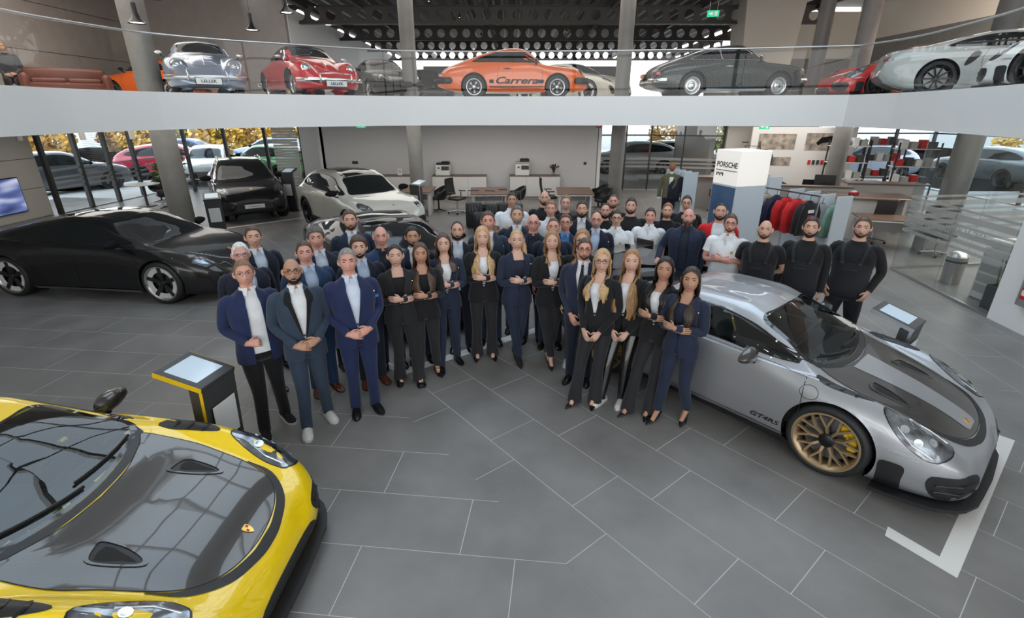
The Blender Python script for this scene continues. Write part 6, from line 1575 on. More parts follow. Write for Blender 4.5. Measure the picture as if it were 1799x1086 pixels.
# ------------------------------------------------------------------ the staff
CL['leather'] = (0.012, 0.012, 0.013)
person('man with spectacles in open royal blue blazer and black jeans, one fist raised', -2.47, 4.35, 1.77, arms='fist', legs='step', tone='ruddy', hair=('short','fair'), glasses='silver', fit='open', opening='open', top='royal', shirt='white', trousers='black', shoes='trainer', girth=1.06, yaw=.15)
person('bald bearded man with glasses in slate blue suit with black lapels and white sneakers', -2.04, 4.39, 1.78, arms='clasp', legs='step', tone='tan', hair=('bald','none'), beard=('full','black'), glasses='black', top='slate', shirt='white', lapel='satin', shoes='sneaker', yaw=.1)
person('grey-haired man in navy suit with blue pocket square, hands folded in front', -1.6, 4.64, 1.8, arms='clasp', legs='stand', tone='ruddy', hair=('short','grey'), top='royal', shirt='pblue', square='mblue', shoes='dress', watch=True, badge=True, girth=1.06, yaw=.12)
person('white-haired man with blue glasses in dark navy suit', -2.85, 5.04, 1.76, arms='side', tone='ruddy', hair=('short','white'), glasses='blue', top='dnavy', shirt='lblue', girth=1.1, badge=True, yaw=.25)
person('tall man with short brown hair in dark suit behind the white-haired man', -2.97, 5.58, 1.82, arms='side', tone='light', hair=('short','brown'), top='dnavy', shirt='pblue', yaw=.25)
person('round-faced man in bright blue suit and light blue shirt', -2.19, 5.07, 1.77, arms='side', tone='ruddy', hair=('short','brown'), top='blue', shirt='lblue', shoes='brown', girth=1.14, yaw=.2)
person('man with greying curly hair in dark navy suit, blue shirt', -2.23, 5.52, 1.82, arms='side', tone='ruddy', hair=('curly','salt'), top='dnavy', shirt='pblue', shoes='brown', girth=1.12, badge=True, yaw=.2)
person('young man with thick curly brown hair in dark suit and sky blue shirt', -1.67, 5.25, 1.78, arms='side', tone='fair', hair=('curly','brown'), beard=('stubble','dark'), top='dnavy', shirt='lblue', shoes='brown', yaw=.2)
person('heavy bald man in bright blue jacket over dark shirt', -1.53, 5.67, 1.8, arms='side', tone='ruddy', hair=('bald','none'), top='blue', shirt='dshirt', opening='open', trousers='dnavy', girth=1.2, yaw=.1)
person('tall bearded man in navy jacket in front of the plum saloon roof', -2.09, 6.34, 1.86, arms='side', tone='light', hair=('short','brown'), beard=('full','brown'), top='navy', shirt='pblue', yaw=.1)
person('woman with black hair tied back in black trouser suit, arms crossed, flared trousers', -1.28, 5.25, 1.7, sex='f', arms='cross', legs='hip', tone='fair', hair=('bun','black'), top='char', shirt='black', trousers='char', shoes='loafer', badge=True, yaw=.1)
person('woman with long brown hair in black blazer and cropped trousers, arms crossed', -1.03, 5.4, 1.68, sex='f', arms='cross', legs='step', tone='tan', hair=('long','brown',1.17), top='black', shirt='black', trousers='char', shoes='loafer', yaw=.1)
person('dark-haired bearded man in navy suit between two women in black', -1.19, 5.82, 1.76, arms='side', tone='tan', hair=('short','black'), beard=('stubble','black'), top='navy', shirt='white', yaw=.1)
person('woman with straight brown hair in navy suit and white top, arms crossed', -0.81, 5.7, 1.72, sex='f', arms='cross', legs='step', tone='fair', hair=('long','brown',1.26), top='navy', shirt='white', trousers='navy', shoes='dress', badge=True, yaw=.15)
person('balding bearded man in dark navy suit behind the woman in navy', -0.69, 6.15, 1.76, arms='side', tone='light', hair=('reced','dark'), beard=('full','dark'), top='dnavy', shirt='pblue', badge=True)
person('woman with long wavy blonde hair in black suit, arms crossed, flared trousers', -0.36, 5.89, 1.76, sex='f', arms='cross', legs='stand', tone='fair', hair=('long','blond',1.16), top='black', shirt='white', trousers='char', shoes='pump', yaw=.05)
person('smiling man with brown hair in grey navy suit behind the wavy blonde woman', -0.31, 6.36, 1.84, arms='side', tone='ruddy', hair=('short','brown'), top='slate', shirt='white', badge=True)
person('smiling grey-haired man in navy suit in front of the folded-arm polo man', 0.07, 6.77, 1.84, arms='side', tone='light', hair=('short','salt'), beard=('stubble','grey'), top='navy', shirt='pblue', badge=True)
person('sturdy dark-haired man in white polo with folded arms near the suitcases', 0.0, 8.11, 1.82, arms='cross', tone='tan', hair=('short','dark'), fit='polo', top='white', trousers='black', girth=1.12)
person('woman with high blonde ponytail in navy suit and ankle boots, arms crossed', 0.06, 5.82, 1.74, sex='f', arms='cross', legs='cross', tone='fair', hair=('pony','blond'), top='navy', shirt='dshirt', trousers='navy', shoes='boot', badge=True, yaw=.25)
person('bald man with purple glasses in navy suit and dark shirt', 0.28, 6.42, 1.8, arms='side', tone='ruddy', hair=('bald','none'), glasses='purple', top='dnavy', shirt='dshirt', girth=1.1, badge=True)
person('balding man with dark beard in black shirt at the back row', 0.55, 8.43, 1.8, arms='side', tone='light', hair=('bald','none'), beard=('full','dark'), fit='sweat', top='black', girth=1.1)
person('fair-haired young man in white polo behind the bald man with purple glasses', 0.59, 7.54, 1.78, arms='side', tone='ruddy', hair=('short','fair'), fit='polo', top='white', trousers='black')
person('slim fair man with thin-rimmed glasses in black t-shirt at the back', 0.86, 7.95, 1.8, arms='behind', tone='fair', hair=('short','fair'), glasses='silver', fit='tee', top='black')
person('man with cropped hair in navy suit behind the woman with shoulder-length hair', 0.53, 6.26, 1.78, arms='side', tone='ruddy', hair=('buzz','brown'), top='navy', shirt='lblue')
person('man with glasses in navy suit and bright blue shirt', 0.72, 6.62, 1.76, arms='side', tone='ruddy', hair=('short','brown'), glasses='black', top='navy', shirt='mblue')
person('woman with shoulder-length dark blonde hair in black suit and cropped trousers, arms crossed', 0.48, 5.76, 1.74, sex='f', arms='cross', legs='cross', tone='fair', hair=('long','honey',1.33), top='black', shirt='white', trousers='char', shoes='pump', yaw=.2)
person('young bearded man with quiff in navy suit and white shirt, back row', 1.05, 7.42, 1.8, arms='side', tone='light', hair=('short','dark'), beard=('full','dark'), top='dnavy', shirt='white')
person('woman with glasses and light brown hair in black, mostly hidden behind the man with tie', 0.83, 5.71, 1.765, sex='f', arms='side', tone='fair', hair=('long','honey',1.25), glasses='black', top='black', shirt='black', trousers='black', shoes='sneaker')
person('smiling man with glasses in navy suit, white shirt and dark tie', 0.8, 5.29, 1.745, arms='low', tone='ruddy', hair=('short','brown'), beard=('stubble','brown'), glasses='black', top='navy', shirt='white', tie='dshirt', trousers='dnavy', yaw=-.15)
person('older bald man with grey beard and glasses in navy suit, pale blue shirt', 1.2, 6.99, 1.72, arms='side', tone='ruddy', hair=('bald','none'), beard=('short','grey'), glasses='black', top='dnavy', shirt='lblue', badge=True, girth=1.05)
person('man with thinning hair and dark beard in black t-shirt behind the grey-bearded man', 1.45, 7.69, 1.72, arms='side', tone='light', hair=('reced','dark'), beard=('full','black'), fit='tee', top='black')
person('thin-faced man with short hair in black shirt, last row by the column', 1.69, 8.32, 1.76, arms='side', tone='ruddy', hair=('buzz','brown'), beard=('stubble','brown'), fit='sweat', top='black')
person('man with dark glasses in white crested polo, arms folded', 1.54, 7.24, 1.69, arms='cross', tone='light', hair=('short','dark'), glasses='black', fit='polo', top='white', crestp=True, girth=1.12, trousers='black', yaw=-.1)
person('broad bearded man in black t-shirt with chest print', 1.84, 7.68, 1.8, arms='side', tone='light', hair=('short','dark'), beard=('full','dark'), fit='tee', top='black', logo=True, girth=1.12)
person('thin man in white crested polo with wrist watch resting his arm', 2.08, 7.42, 1.69, arms='rest', tone='ruddy', hair=('short','dark'), fit='polo', top='white', crestp=True, watch=True, trousers='black', yaw=-.1)
person('man with ginger beard in black jacket behind the two polo men', 2.45, 7.8, 1.7, arms='side', tone='fair', hair=('short','ginger'), beard=('full','ginger'), fit='jacket', opening='wide', top='black', shirt='black')
person('dark-haired man with glasses in black, last row by the lit pillar', 2.9, 8.27, 1.74, arms='side', tone='light', hair=('short','dark'), glasses='black', fit='sweat', top='black', girth=1.12)
person('bald man with long brown beard in navy suit and dark shirt', 2.52, 7.04, 1.76, arms='rest', tone='ruddy', hair=('bald','none'), beard=('long','brown'), top='navy', shirt='dshirt', opening='open', trousers='navy', girth=1.16, yaw=-.1)
person('bearded man in red jacket over white t-shirt beside the lit pillar', 2.97, 7.04, 1.84, arms='side', tone='light', hair=('buzz','black'), beard=('full','dark'), fit='jacket', opening='wide', top='red', shirt='white', trousers='black', girth=1.05)
person('man with glasses in white crested polo, arms folded, beside the bald mechanic', 2.91, 6.53, 1.77, arms='cross', tone='ruddy', hair=('short','brown'), beard=('stubble','brown'), glasses='black', fit='polo', top='white', crestp=True, trousers='navy', girth=1.1, yaw=-.15)
person('blonde woman with black glasses in black suit with flared trousers and hands held low', 0.94, 4.98, 1.72, sex='f', arms='low', legs='lean', tone='fair', hair=('long','blond',1.20), glasses='black', top='black', shirt='white', trousers='char', shoes='pump', yaw=-.35)
person('woman with very long light brown hair in black blazer and white sneakers', 1.25, 4.98, 1.72, sex='f', arms='low', legs='lean', tone='fair', hair=('long','honey',1.0), top='black', shirt='white', trousers='leather', shoes='sneaker', yaw=-.35)
person('woman with long black hair in black suit with flared trousers, arms crossed', 1.53, 4.75, 1.7, sex='f', arms='cross', legs='lean', tone='tan', hair=('long','black',1.22), top='black', shirt='white', trousers='char', shoes='pump', yaw=-.4)
person('woman with long dark brown hair in navy suit and black pumps, arms crossed', 1.7, 4.47, 1.68, sex='f', arms='cross', legs='step', tone='tan', hair=('long','dark',1.15), top='navy', shirt='navy', trousers='navy', shoes='pump', badge=True, yaw=-.35)
person('bald mechanic in black t-shirt and dungarees, hands behind back', 3.2, 6.17, 1.77, arms='behind', tone='light', hair=('bald','none'), beard=('short','brown'), fit='overall_tee', trousers='tgrey', girth=1.08, yaw=-.1)
person('dark-haired bearded mechanic in black sweater and dungarees, standing between two mechanics', 3.67, 6.0, 1.84, arms='side', tone='light', hair=('short','dark'), beard=('full','dark'), fit='overall', trousers='tgrey', girth=1.05, yaw=-.1)
person('brown-haired mechanic in black sweater and dungarees with green watch, last in the row', 4.23, 5.9, 1.86, arms='pocket', tone='light', hair=('short','brown'), beard=('short','brown'), fit='overall', trousers='tgrey', watch=True, girth=1.1, legs='wide', yaw=-.1)
# ================================================================== FURNITURE AND SHOP FITTINGS
M_WALNUT = noise_tint(mat('walnut desk top', (0.15, 0.085, 0.06), 0.4), 4, (0.12, 0.068, 0.048), (0.18, 0.105, 0.075), 4, None, 0, (1, 8, 1))
M_LAM = mat('white laminate', (0.70, 0.69, 0.67), 0.4)
M_GREYLAM = mat('warm grey laminate', (0.42, 0.40, 0.38), 0.5)
M_MESHB = mat('black mesh fabric', (0.012, 0.012, 0.013), 0.8)
M_LEATHB = mat('black upholstery', (0.016, 0.016, 0.017), 0.45)
M_CASE = mat('dark ribbed suitcase shell', (0.035, 0.034, 0.037), 0.35, 0.4)
M_SCREEN = mat('blue grey tablet screen', (0.42, 0.52, 0.60), 0.1, emit=0.35)
M_PAPER = mat('white paper', (0.78, 0.78, 0.78), 0.6)
M_PRINT = mat('grey print lines', (0.35, 0.35, 0.36), 0.7)
M_STANDG = mat('anthracite stand', (0.045, 0.046, 0.048), 0.4)
M_LEAF = noise_tint(mat('green leaf', (0.05, 0.16, 0.025), 0.45), 6, (0.03, 0.10, 0.015), (0.09, 0.24, 0.04))
M_GREENS = mat('green sign light', (0.0, 0.33, 0.16), 0.4, emit=0.8)
M_REDS = mat('red sign', (0.55, 0.015, 0.015), 0.4)
M_LIGHTW = mat('warm lamp glow', (1.0, 0.9, 0.76), 0.4, emit=3.5)

def info_stand(label, loc, rz, side, h=.98, papercol=None):
    t = thing('info_stand', label, 'stand', loc, rz, 'information stands')
    b = MB(); b.add([(-.19, -.06, 0), (.19, -.06, 0), (.19, .06, 0), (-.19, .06, 0), (-.19, -.12, h - .06), (.19, -.12, h - .06), (.19, .0, h - .06), (-.19, .0, h - .06)], [(3, 2, 1, 0), (4, 5, 6, 7), (0, 1, 5, 4), (1, 2, 6, 5), (2, 3, 7, 6), (3, 0, 4, 7)])
    b.build('stand_body', M_STANDG, t)
    hd = MB().box((0, 0, 0), (.40, .44, .05), bev=.006).build('stand_head', M_STANDG, t, loc=(0, .085, h + .005), rot=(R(15), 0, 0))
    MB().box((0, .01, .026), (.30, .30, .004), bev=.001).build('tablet_screen', M_SCREEN, hd)
    for s in (-1, 1):
        MB().add([(s * .191, -.06, .0), (s * .191, -.03, .0), (s * .191, -.09, h - .07), (s * .191, -.12, h - .07)], [(0, 1, 2, 3) if s > 0 else (3, 2, 1, 0)]).build('side_stripe', side, t)
        MB().box((s * .201, 0, 0), (.003, .44, .045)).build('head_stripe', side, hd)
    MB().box((0, -.1135, h * .56), (.26, .006, .36)).xf(Matrix.Identity(4)).build('paper', M_PAPER, t, rot=(R(3.6), 0, 0), loc=(0, .035, 0))
    MB().box((0, 0, .008), (.46, .34, .016), bev=.004).build('base_plate', M_BLACK, t)
    return t
info_stand('information stand with yellow edge behind the yellow coupe', (-2.62, 3.70, 0), R(80), mat('yellow edge', (.75, .5, .01), .4))
info_stand('information stand with silver edge beside the silver coupe', (4.36, 5.02, 0), R(38), M_ALU, .92)
info_stand('small information stand by the nose of the black saloon', (-7.75, 12.9, 0), R(30), M_ALU)
info_stand('tall dark information stand right of the black off-road car', (-7.2, 16.3, 0), R(-5), M_STANDG, 1.25)
info_stand('information stand right of the chalk beige off-road coupe', (-2.75, 14.6, 0), R(-35), M_ALU, 1.1)

def desk(label, loc, rz, w=1.6, d=.8, h=.74, leg=M_LAM):
    t = thing('desk', label, 'desk', loc, rz, 'office desks')
    MB().box((0, 0, h - .0125), (w, d, .025), bev=.004).build('desk_top', M_WALNUT, t); MB().box((0, 0, h - .04), (w - .02, d - .02, .03)).build('edge_frame', M_LAM, t)
    for s in (-1, 1): MB().box((s * (w / 2 - .09), 0, (h - .055) / 2), (.06, d * .8, h - .055), bev=.006).build('leg', leg, t)
    MB().box((0, d * .3, .5), (w - .3, .02, .3), bev=.004).build('modesty_panel', leg, t)
    return t
def office_chair(label, loc, rz):
    t = thing('office_chair', label, 'chair', loc, rz, 'office chairs')
    MB().box((0, 0, .47), (.48, .46, .08), bev=.035).build('seat', M_LEATHB, t, smooth=True, angle=50)
    b = MB(); V = []
    for i in range(6):
        z = .56 + .52 * i / 5
        for j in range(7): xx = -.22 + .44 * j / 6; V.append((xx * (1 - .05 * (i == 5)), .22 + .05 * math.sin(i / 5 * 2.2) - .6 * xx * xx * .5 + .03 * i / 5, z))
    V2 = [(x, y + .025, z) for x, y, z in V]; n = 42
    F = [(i * 7 + j, i * 7 + j + 1, (i + 1) * 7 + j + 1, (i + 1) * 7 + j) for i in range(5) for j in range(6)]
    F2 = [tuple(n + q for q in f[::-1]) for f in F]; rimi = [j for j in range(7)] + [i * 7 + 6 for i in range(1, 6)] + [35 + j for j in range(5, -1, -1)] + [i * 7 for i in range(4, 0, -1)]
    F3 = [(rimi[k], n + rimi[k], n + rimi[(k + 1) % len(rimi)], rimi[(k + 1) % len(rimi)]) for k in range(len(rimi))]
    b.add(V + V2, F + F2 + F3); b.build('backrest', M_MESHB, t, smooth=True, angle=50)
    MB().tube([(0, .12, .44), (0, .27, .46), (0, .29, .62)], .022, 8).build('back_support', M_ALU, t, smooth=True)
    for s in (-1, 1):
        MB().tube([(s * .20, .05, .45), (s * .29, .05, .5), (s * .29, .05, .66)], .016, 6).build('arm_post', M_BLACK, t); MB().box((s * .29, 0, .675), (.07, .26, .03), bev=.012).build('arm_rest', M_BLACK, t)
    MB().cyl((0, 0, .08), (0, 0, .43), .028, .024, 10).build('gas_lift', M_ALU, t)
    for k in range(5):
        a = 2 * math.pi * k / 5; MB().tube([(0, 0, .10), (.16 * math.cos(a), .16 * math.sin(a), .085), (.29 * math.cos(a), .29 * math.sin(a), .07)], [.022, .018, .013], 6).build('foot', M_ALU, t); MB().lathe([(0, -.02), (.028, -.02), (.028, .02), (0, .02)], 10, 'x', (.29 * math.cos(a), .29 * math.sin(a), .028)).build('castor', M_BLACK, t)
    return t
def tub_chair(label, loc, rz):
    t = thing('tub_chair', label, 'chair', loc, rz, 'visitor chairs')
    b = MB(); V = []; n = 22
    prof = [(.20, .40), (.27, .46), (.30, .58), (.31, .72), (.30, .80)]
    for k in range(n):
        a = -R(30) + (math.pi + R(60)) * k / (n - 1); hi = .55 + .45 * math.sin(max(0, min(math.pi, a)))
        for r, z in prof: V.append((r * math.cos(a), r * math.sin(a), .40 + (z - .40) * hi))
        for r, z in prof[::-1]: V.append(((r - .045) * math.cos(a), (r - .045) * math.sin(a), .42 + (z - .42) * hi))
    m = 2 * len(prof); b.add(V, [(k * m + j, (k + 1) * m + j, (k + 1) * m + (j + 1) % m, k * m + (j + 1) % m) for k in range(n - 1) for j in range(m)] + [tuple(range(m))[::-1], tuple((n - 1) * m + j for j in range(m))])
    b.build('shell', M_LEATHB, t, smooth=True, angle=50)
    MB().lathe([(0, .36), (.2, .37), (.25, .41), (.25, .45), (.2, .47), (0, .475)], 20).build('seat', M_LEATHB, t, smooth=True)
    MB().cyl((0, 0, .03), (0, 0, .37), .03, .025, 10).build('pedestal', M_BLACK, t)
    for k in range(4):
        a = math.pi / 4 + math.pi / 2 * k; MB().tube([(0, 0, .05), (.26 * math.cos(a), .26 * math.sin(a), .012)], [.02, .012], 6).build('foot', M_BLACK, t)
    return t
def cabinet(label, loc, w, nd, h=.82, d=.45):
    t = thing('sideboard', label, 'cabinet', loc, 0, 'white sideboards')
    MB().box((0, 0, h / 2 + .03), (w, d, h - .08)).build('carcass', M_LAM, t); MB().box((0, 0, .04), (w - .06, d - .06, .08)).build('plinth', M_GREYLAM, t); MB().box((0, -.01, h), (w + .03, d + .04, .03), bev=.004).build('top_board', M_WALNUT, t)
    for k in range(nd):
        dw = w / nd; o = MB().box((-w / 2 + dw * (k + .5), -d / 2 - .009, h / 2 + .03), (dw - .012, .018, h - .10), bev=.003).build('door', M_LAM, t); MB().cyl((-w / 2 + dw * (k + .5) - .0, -d / 2 - .018, h - .10), (-w / 2 + dw * (k + .5), -d / 2 - .028, h - .10), .008, .008, 8).build('lock', M_ALU, o)
    return t
def printer(label, loc, tall=False):
    t = thing('printer', label, 'printer', loc, 0, 'office printers'); h = .42 if tall else .38
    MB().box((0, 0, h / 2), (.52, .42, h), bev=.02).build('housing', M_LAM, t)
    MB().box((.02, -.02, h + .035), (.48, .40, .07), bev=.015).build('scanner', M_BLACK if not tall else M_GREYLAM, t)
    if tall: MB().box((.08, -.06, h + .12), (.34, .3, .12), bev=.03).build('document_feeder', M_BLACK, t)
    else: MB().box((.10, -.03, h + .09), (.3, .3, .05), bev=.02).build('document_feeder', M_BLACK, t)
    o = MB().box((.10, -.215, h * .70), (.28, .02, .14)).build('output_tray', M_STANDG, t); MB().box((0, -.214, .08), (.46, .012, .12), bev=.003).build('paper_drawer', M_LAM, t)
    MB().box((-.14, -.213, h * .72), (.07, .01, .05)).build('panel_screen', M_BLACK, t)
    return t
def monitor(label, loc, rz):
    t = thing('monitor', label, 'monitor', loc, rz, 'desk monitors'); MB().box((0, 0, .36), (.56, .03, .33), bev=.006).build('screen_housing', M_BLACK, t); MB().box((0, -.0165, .365), (.54, .002, .305)).build('screen', mat('dark screen', (.012, .013, .015), .08), t)
    MB().cyl((0, .02, .01), (0, .02, .3), .02, .02, 8).build('neck', M_BLACK, t); MB().box((0, .02, .008), (.24, .18, .016), bev=.004).build('foot', M_BLACK, t); return t
def suitcase(label, loc, rz, w, d, h, handle):
    t = thing('suitcase', label, 'suitcase', loc, rz, 'trolley suitcases'); MB().box((0, 0, h / 2 + .04), (w, d, h), bev=.035).build('shell', M_CASE, t, smooth=True, angle=50)
    for k in range(5): 
        x = -w / 2 + w * (k + 1) / 6
        for s in (-1, 1): MB().box((x, s * d / 2, h / 2 + .04), (.022, .012, h - .1), bev=.004).build('rib', M_CASE, t)
    for s in (-1, 1): MB().cyl((s * w * .32, d * .3, h + .03), (s * w * .32, d * .3, h + .04 + handle), .008, .008, 6).build('handle_rod', M_ALU, t)
    MB().tube([(-w * .32, d * .3, h + .04 + handle), (w * .32, d * .3, h + .04 + handle)], .014, 8).build('handle_grip', M_BLACK, t)
    for sx in (-1, 1):
        for sy in (-1, 1): MB().lathe([(0, -.015), (.022, -.015), (.022, .015), (0, .015)], 10, 'x', (sx * w * .38, sy * d * .32, .022)).build('castor', M_BLACK, t)
# back wall
cabinet('white sideboard under the low multifunction printer', (-1.95, 18.95, 0), 2.0, 3); cabinet('white sideboard under the tall printer and dried flowers', (.85, 18.95, 0), 1.85, 3); cabinet('white sideboard mostly hidden by the slim column', (-4.5, 18.95, 0), 1.6, 2)
printer('white multifunction printer with black lid on the first sideboard', (-2.55, 18.92, .835)); printer('tall white printer with black feeder on the second sideboard', (.38, 18.92, .835), True)
t = thing('dried_flowers', 'dark dried flowers in a glass vase on the sideboard', 'flowers', (1.55, 18.95, .835))
MB().lathe([(0, 0), (.05, 0), (.07, .06), (.05, .15), (.045, .15), (.06, .06), (0, .01)], 12).build('vase', M_PGLASS, t, smooth=True)
b = MB()
for k in range(16):
    a = k * 2.4; b.tube([(0, 0, .06), (.07 * math.cos(a), .07 * math.sin(a), .24), ((.12 + .05 * (k % 3)) * math.cos(a), .12 * math.sin(a), .30 + .03 * (k % 4))], [.004, .010, .022 if k % 2 else .012], 5)
b.build('stems', mat('dried brown stems', (.06, .025, .015), .8), t)
desk('walnut topped desk in front of the first sideboard', (-.72, 15.7, 0), R(4), 1.15, 1.5); desk('walnut topped desk beside the tub chairs', (1.95, 15.7, 0), R(-3), 1.1, 1.5); desk('walnut topped desk behind the slim column', (-3.1, 16.0, 0), 0, 1.2, 1.3)
office_chair('black office chair left of the walnut desk by the suitcases', (-1.75, 15.9, 0), R(60)); office_chair('black office chair seen from the side at the second desk', (1.2, 16.2, 0), R(95))
tub_chair('black tub chair beside the slim column', (-2.4, 16.3, 0), R(-60)); tub_chair('black tub chair behind the suitcases', (.15, 16.3, 0), R(-75)); tub_chair('front one of two black tub chairs by the concrete column', (2.85, 15.8, 0), R(-70)); tub_chair('rear one of two black tub chairs by the concrete column', (2.9, 16.75, 0), R(-80))
for (x, y, rz, w, d, h, hd, lab) in ((-1.05, 13.7, .1, .46, .30, .68, .30, 'large dark ribbed suitcase in front'), (-.62, 13.95, -.1, .42, .26, .60, .34, 'dark suitcase next to the largest suitcase'), (-.80, 13.05, .05, .44, .28, .52, .12, 'dark violet-grey suitcase nearest the group'), (-.25, 14.4, .2, .40, .26, .55, .36, 'black suitcase with raised handle at the back'), (.12, 14.5, -.2, .38, .24, .50, .34, 'black suitcase behind the polo man')): suitcase(lab, (x, y, 0), rz, w, d, h, hd)
for (x, z, lab) in ((-5.9, 1.25, 'black wall socket by the white corner'), (2.75, 1.22, 'black light switch at the end of the back wall')): 
    t = thing('wall_switch', lab, 'switch', (x, 19.29, z)); MB().box((0, 0, 0), (.10 if x > 0 else .22, .012, .10), bev=.004).build('plate', M_BLACK, t); MB().box((0, -.008, 0), (.05, .008, .05), bev=.002).build('rocker', M_STANDG, t)
t = thing('letter_sign', 'small white card with a blue mark on the sideboard', 'sign', (-4.15, 18.85, .835)); MB().box((0, 0, .12), (.17, .01, .24), bev=.003).build('card', M_PAPER, t); MB().lathe([(.03, -.002), (.045, -.002)], 12, 'y', (0, -.007, .14)).build('mark', mat('blue mark', (.03, .05, .2), .5), t)
def exit_sign(label, loc, rz=0, s=1.0):
    t = thing('exit_sign', label, 'sign', loc, rz, 'green exit signs'); MB().box((0, 0, 0), (.30 * s, .03, .15 * s), bev=.004).build('sign_box', M_GREENS, t)
    ceil_z = 2.72 if loc[2] < 3 else 7.45
    for q in (-1, 1): MB().cyl((q * .1 * s, 0, .07 * s), (q * .1 * s, 0, ceil_z - loc[2]), .004, .004, 5).build('hanger', M_ALU, t)
    ar = [(-.10, .02), (-.04, .02), (-.04, .05), (.0, 0), (-.04, -.05), (-.04, -.02), (-.10, -.02)]
    MB().prism([(x * s, z * s) for x, z in ar], 0, .004).build('arrow', M_PAPER, t, loc=(.0, -.016, 0), rot=(R(90), 0, 0)); 
    b = MB(); b.box((.08 * s, 0, 0), (.05 * s, .1 * s, .004)); b.build('doorway', M_PAPER, t, loc=(0, -.017, 0), rot=(R(90), 0, 0))
    b = MB(); b.lathe([(0, .002), (.012 * s, .002)], 8, 'z', (.04 * s, .035 * s, 0)); b.tube([(.04 * s, .025 * s, 0), (.03 * s, -.005 * s, 0), (.045 * s, -.045 * s, 0)], .006 * s, 5); b.build('running_figure', M_PAPER, t, loc=(0, -.018, 0), rot=(R(90), 0, 0))
exit_sign('green exit sign hanging before the back wall', (-5.05, 17.6, 2.6)); exit_sign('green exit sign above the lit pillar', (8.1, 16.9, 2.58), R(-20)); exit_sign('green exit sign under the roof steel', (6.9, 19.5, 6.15), R(-15), 1.3); exit_sign('green exit sign by the glazed corner', (-13.0, 17.3, 2.58), R(40))
t = thing('fire_sign', 'small red fire sign under the gallery', 'sign', (2.9, 17.6, 2.6)); MB().box((0, 0, 0), (.15, .02, .15), bev=.003).build('plate', M_REDS, t); MB().box((0, -.012, 0), (.05, .004, .09)).build('symbol', M_PAPER, t)
# TV on the beige wall
t = thing('television', 'wall television showing a blue car', 'television', (-14.513, 13.97, .76), R(90)); MB().box((0, 0, 0), (1.78, .06, 1.0), bev=.01).build('bezel', M_BLACK, t)
M_TV = mat('television picture', (.1, .14, .3), .15)
n_, l_ = nodes(M_TV); tc = n_.new('ShaderNodeTexCoord'); g_ = n_.new('ShaderNodeTexNoise'); g_.inputs['Scale'].default_value = 1.3; g_.inputs['Detail'].default_value = 1; mp_ = n_.new('ShaderNodeMapping'); mp_.inputs['Scale'].default_value = (.6, 1, 2.4); rp_ = n_.new('ShaderNodeValToRGB')
for pos, c in ((.35, (.02, .03, .09)), (.5, (.09, .12, .30)), (.62, (.40, .43, .55)), (.75, (.04, .05, .13))):
    e = rp_.color_ramp.elements.new(pos); e.color = (*c, 1)
l_.new(tc.outputs['Object'], mp_.inputs[0]); l_.new(mp_.outputs[0], g_.inputs['Vector']); l_.new(g_.outputs['Fac'], rp_.inputs[0]); l_.new(rp_.outputs[0], bsdf(M_TV).inputs['Emission Color']); bsdf(M_TV).inputs['Emission Strength'].default_value = .8; l_.new(rp_.outputs[0], bsdf(M_TV).inputs['Base Color'])
MB().box((0, -.032, 0), (1.72, .004, .94)).build('screen', M_TV, t)
# pendant lamps of the gallery
def pendant(label, x, y, z, s=1.0, cyl=False):
    t = thing('pendant_lamp', label, 'lamp', (x, y, z), 0, 'pendant lamps')
    if cyl:
        MB().lathe([(0, .34), (.07, .34), (.07, 0), (.062, 0), (.062, .3)], 18).build('shade', M_BEIGE, t, smooth=True, angle=40); MB().cyl((0, 0, .34), (0, 0, 2.69 - z), .004, .004, 5).build('cord', M_BLACK, t); MB().lathe([(0, .02), (.06, .02)], 16).build('bulb', M_LIGHTW, t)
    else:
        MB().lathe([(0, .42 * s), (.05 * s, .42 * s), (.055 * s, .22 * s), (.10 * s, .10 * s), (.20 * s, .0), (.192 * s, .0), (.09 * s, .10 * s)], 24).build('shade', M_BLACK, t, smooth=True, angle=40); MB().cyl((0, 0, .42 * s), (0, 0, 6.9 - z), .006, .006, 5).build('cord', M_BLACK, t); MB().lathe([(0, .035 * s), (.15 * s, .02 * s)], 20).build('bulb', M_LIGHTW, t)
pendant('black cone pendant above the silver blue vintage coupe', -8.75, 13.2, 4.95); pendant('black pendant cut by the top edge above the column', -9.3, 14.9, 5.75); pendant('black cone pendant above the red convertible', -7.3, 15.8, 5.15); pendant('black pendant near the roof steel', -6.7, 16.9, 5.75)
pendant('cylindrical pendant nearest the beige wall', -13.4, 14.2, 2.30, cyl=True); pendant('second cylindrical pendant under the gallery corner', -12.0, 14.6, 2.30, cyl=True); pendant('third cylindrical pendant under the gallery corner', -10.9, 15.0, 2.30, cyl=True)
# seating on the gallery
t = thing('leather_sofa', 'brown leather sofa on the gallery by the seated photographer', 'sofa', (-11.7, 14.3, ZT - .06), R(40)); ml = mat('brown leather', (.13, .035, .02), .4)
MB().box((0, 0, .25), (1.7, .8, .3), bev=.05).build('seat_base', ml, t, smooth=True, angle=50); MB().box((0, .36, .45), (1.7, .2, .62), bev=.07).build('backrest', ml, t, smooth=True, angle=50)
for s in (-1, 1): MB().box((s * .82, 0, .36), (.22, .84, .48), bev=.08).build('arm_rest', ml, t, smooth=True, angle=50)
for s in (-1, 1): MB().box((s * .36, -.03, .43), (.70, .66, .12), bev=.04).build('cushion', ml, t, smooth=True, angle=50)
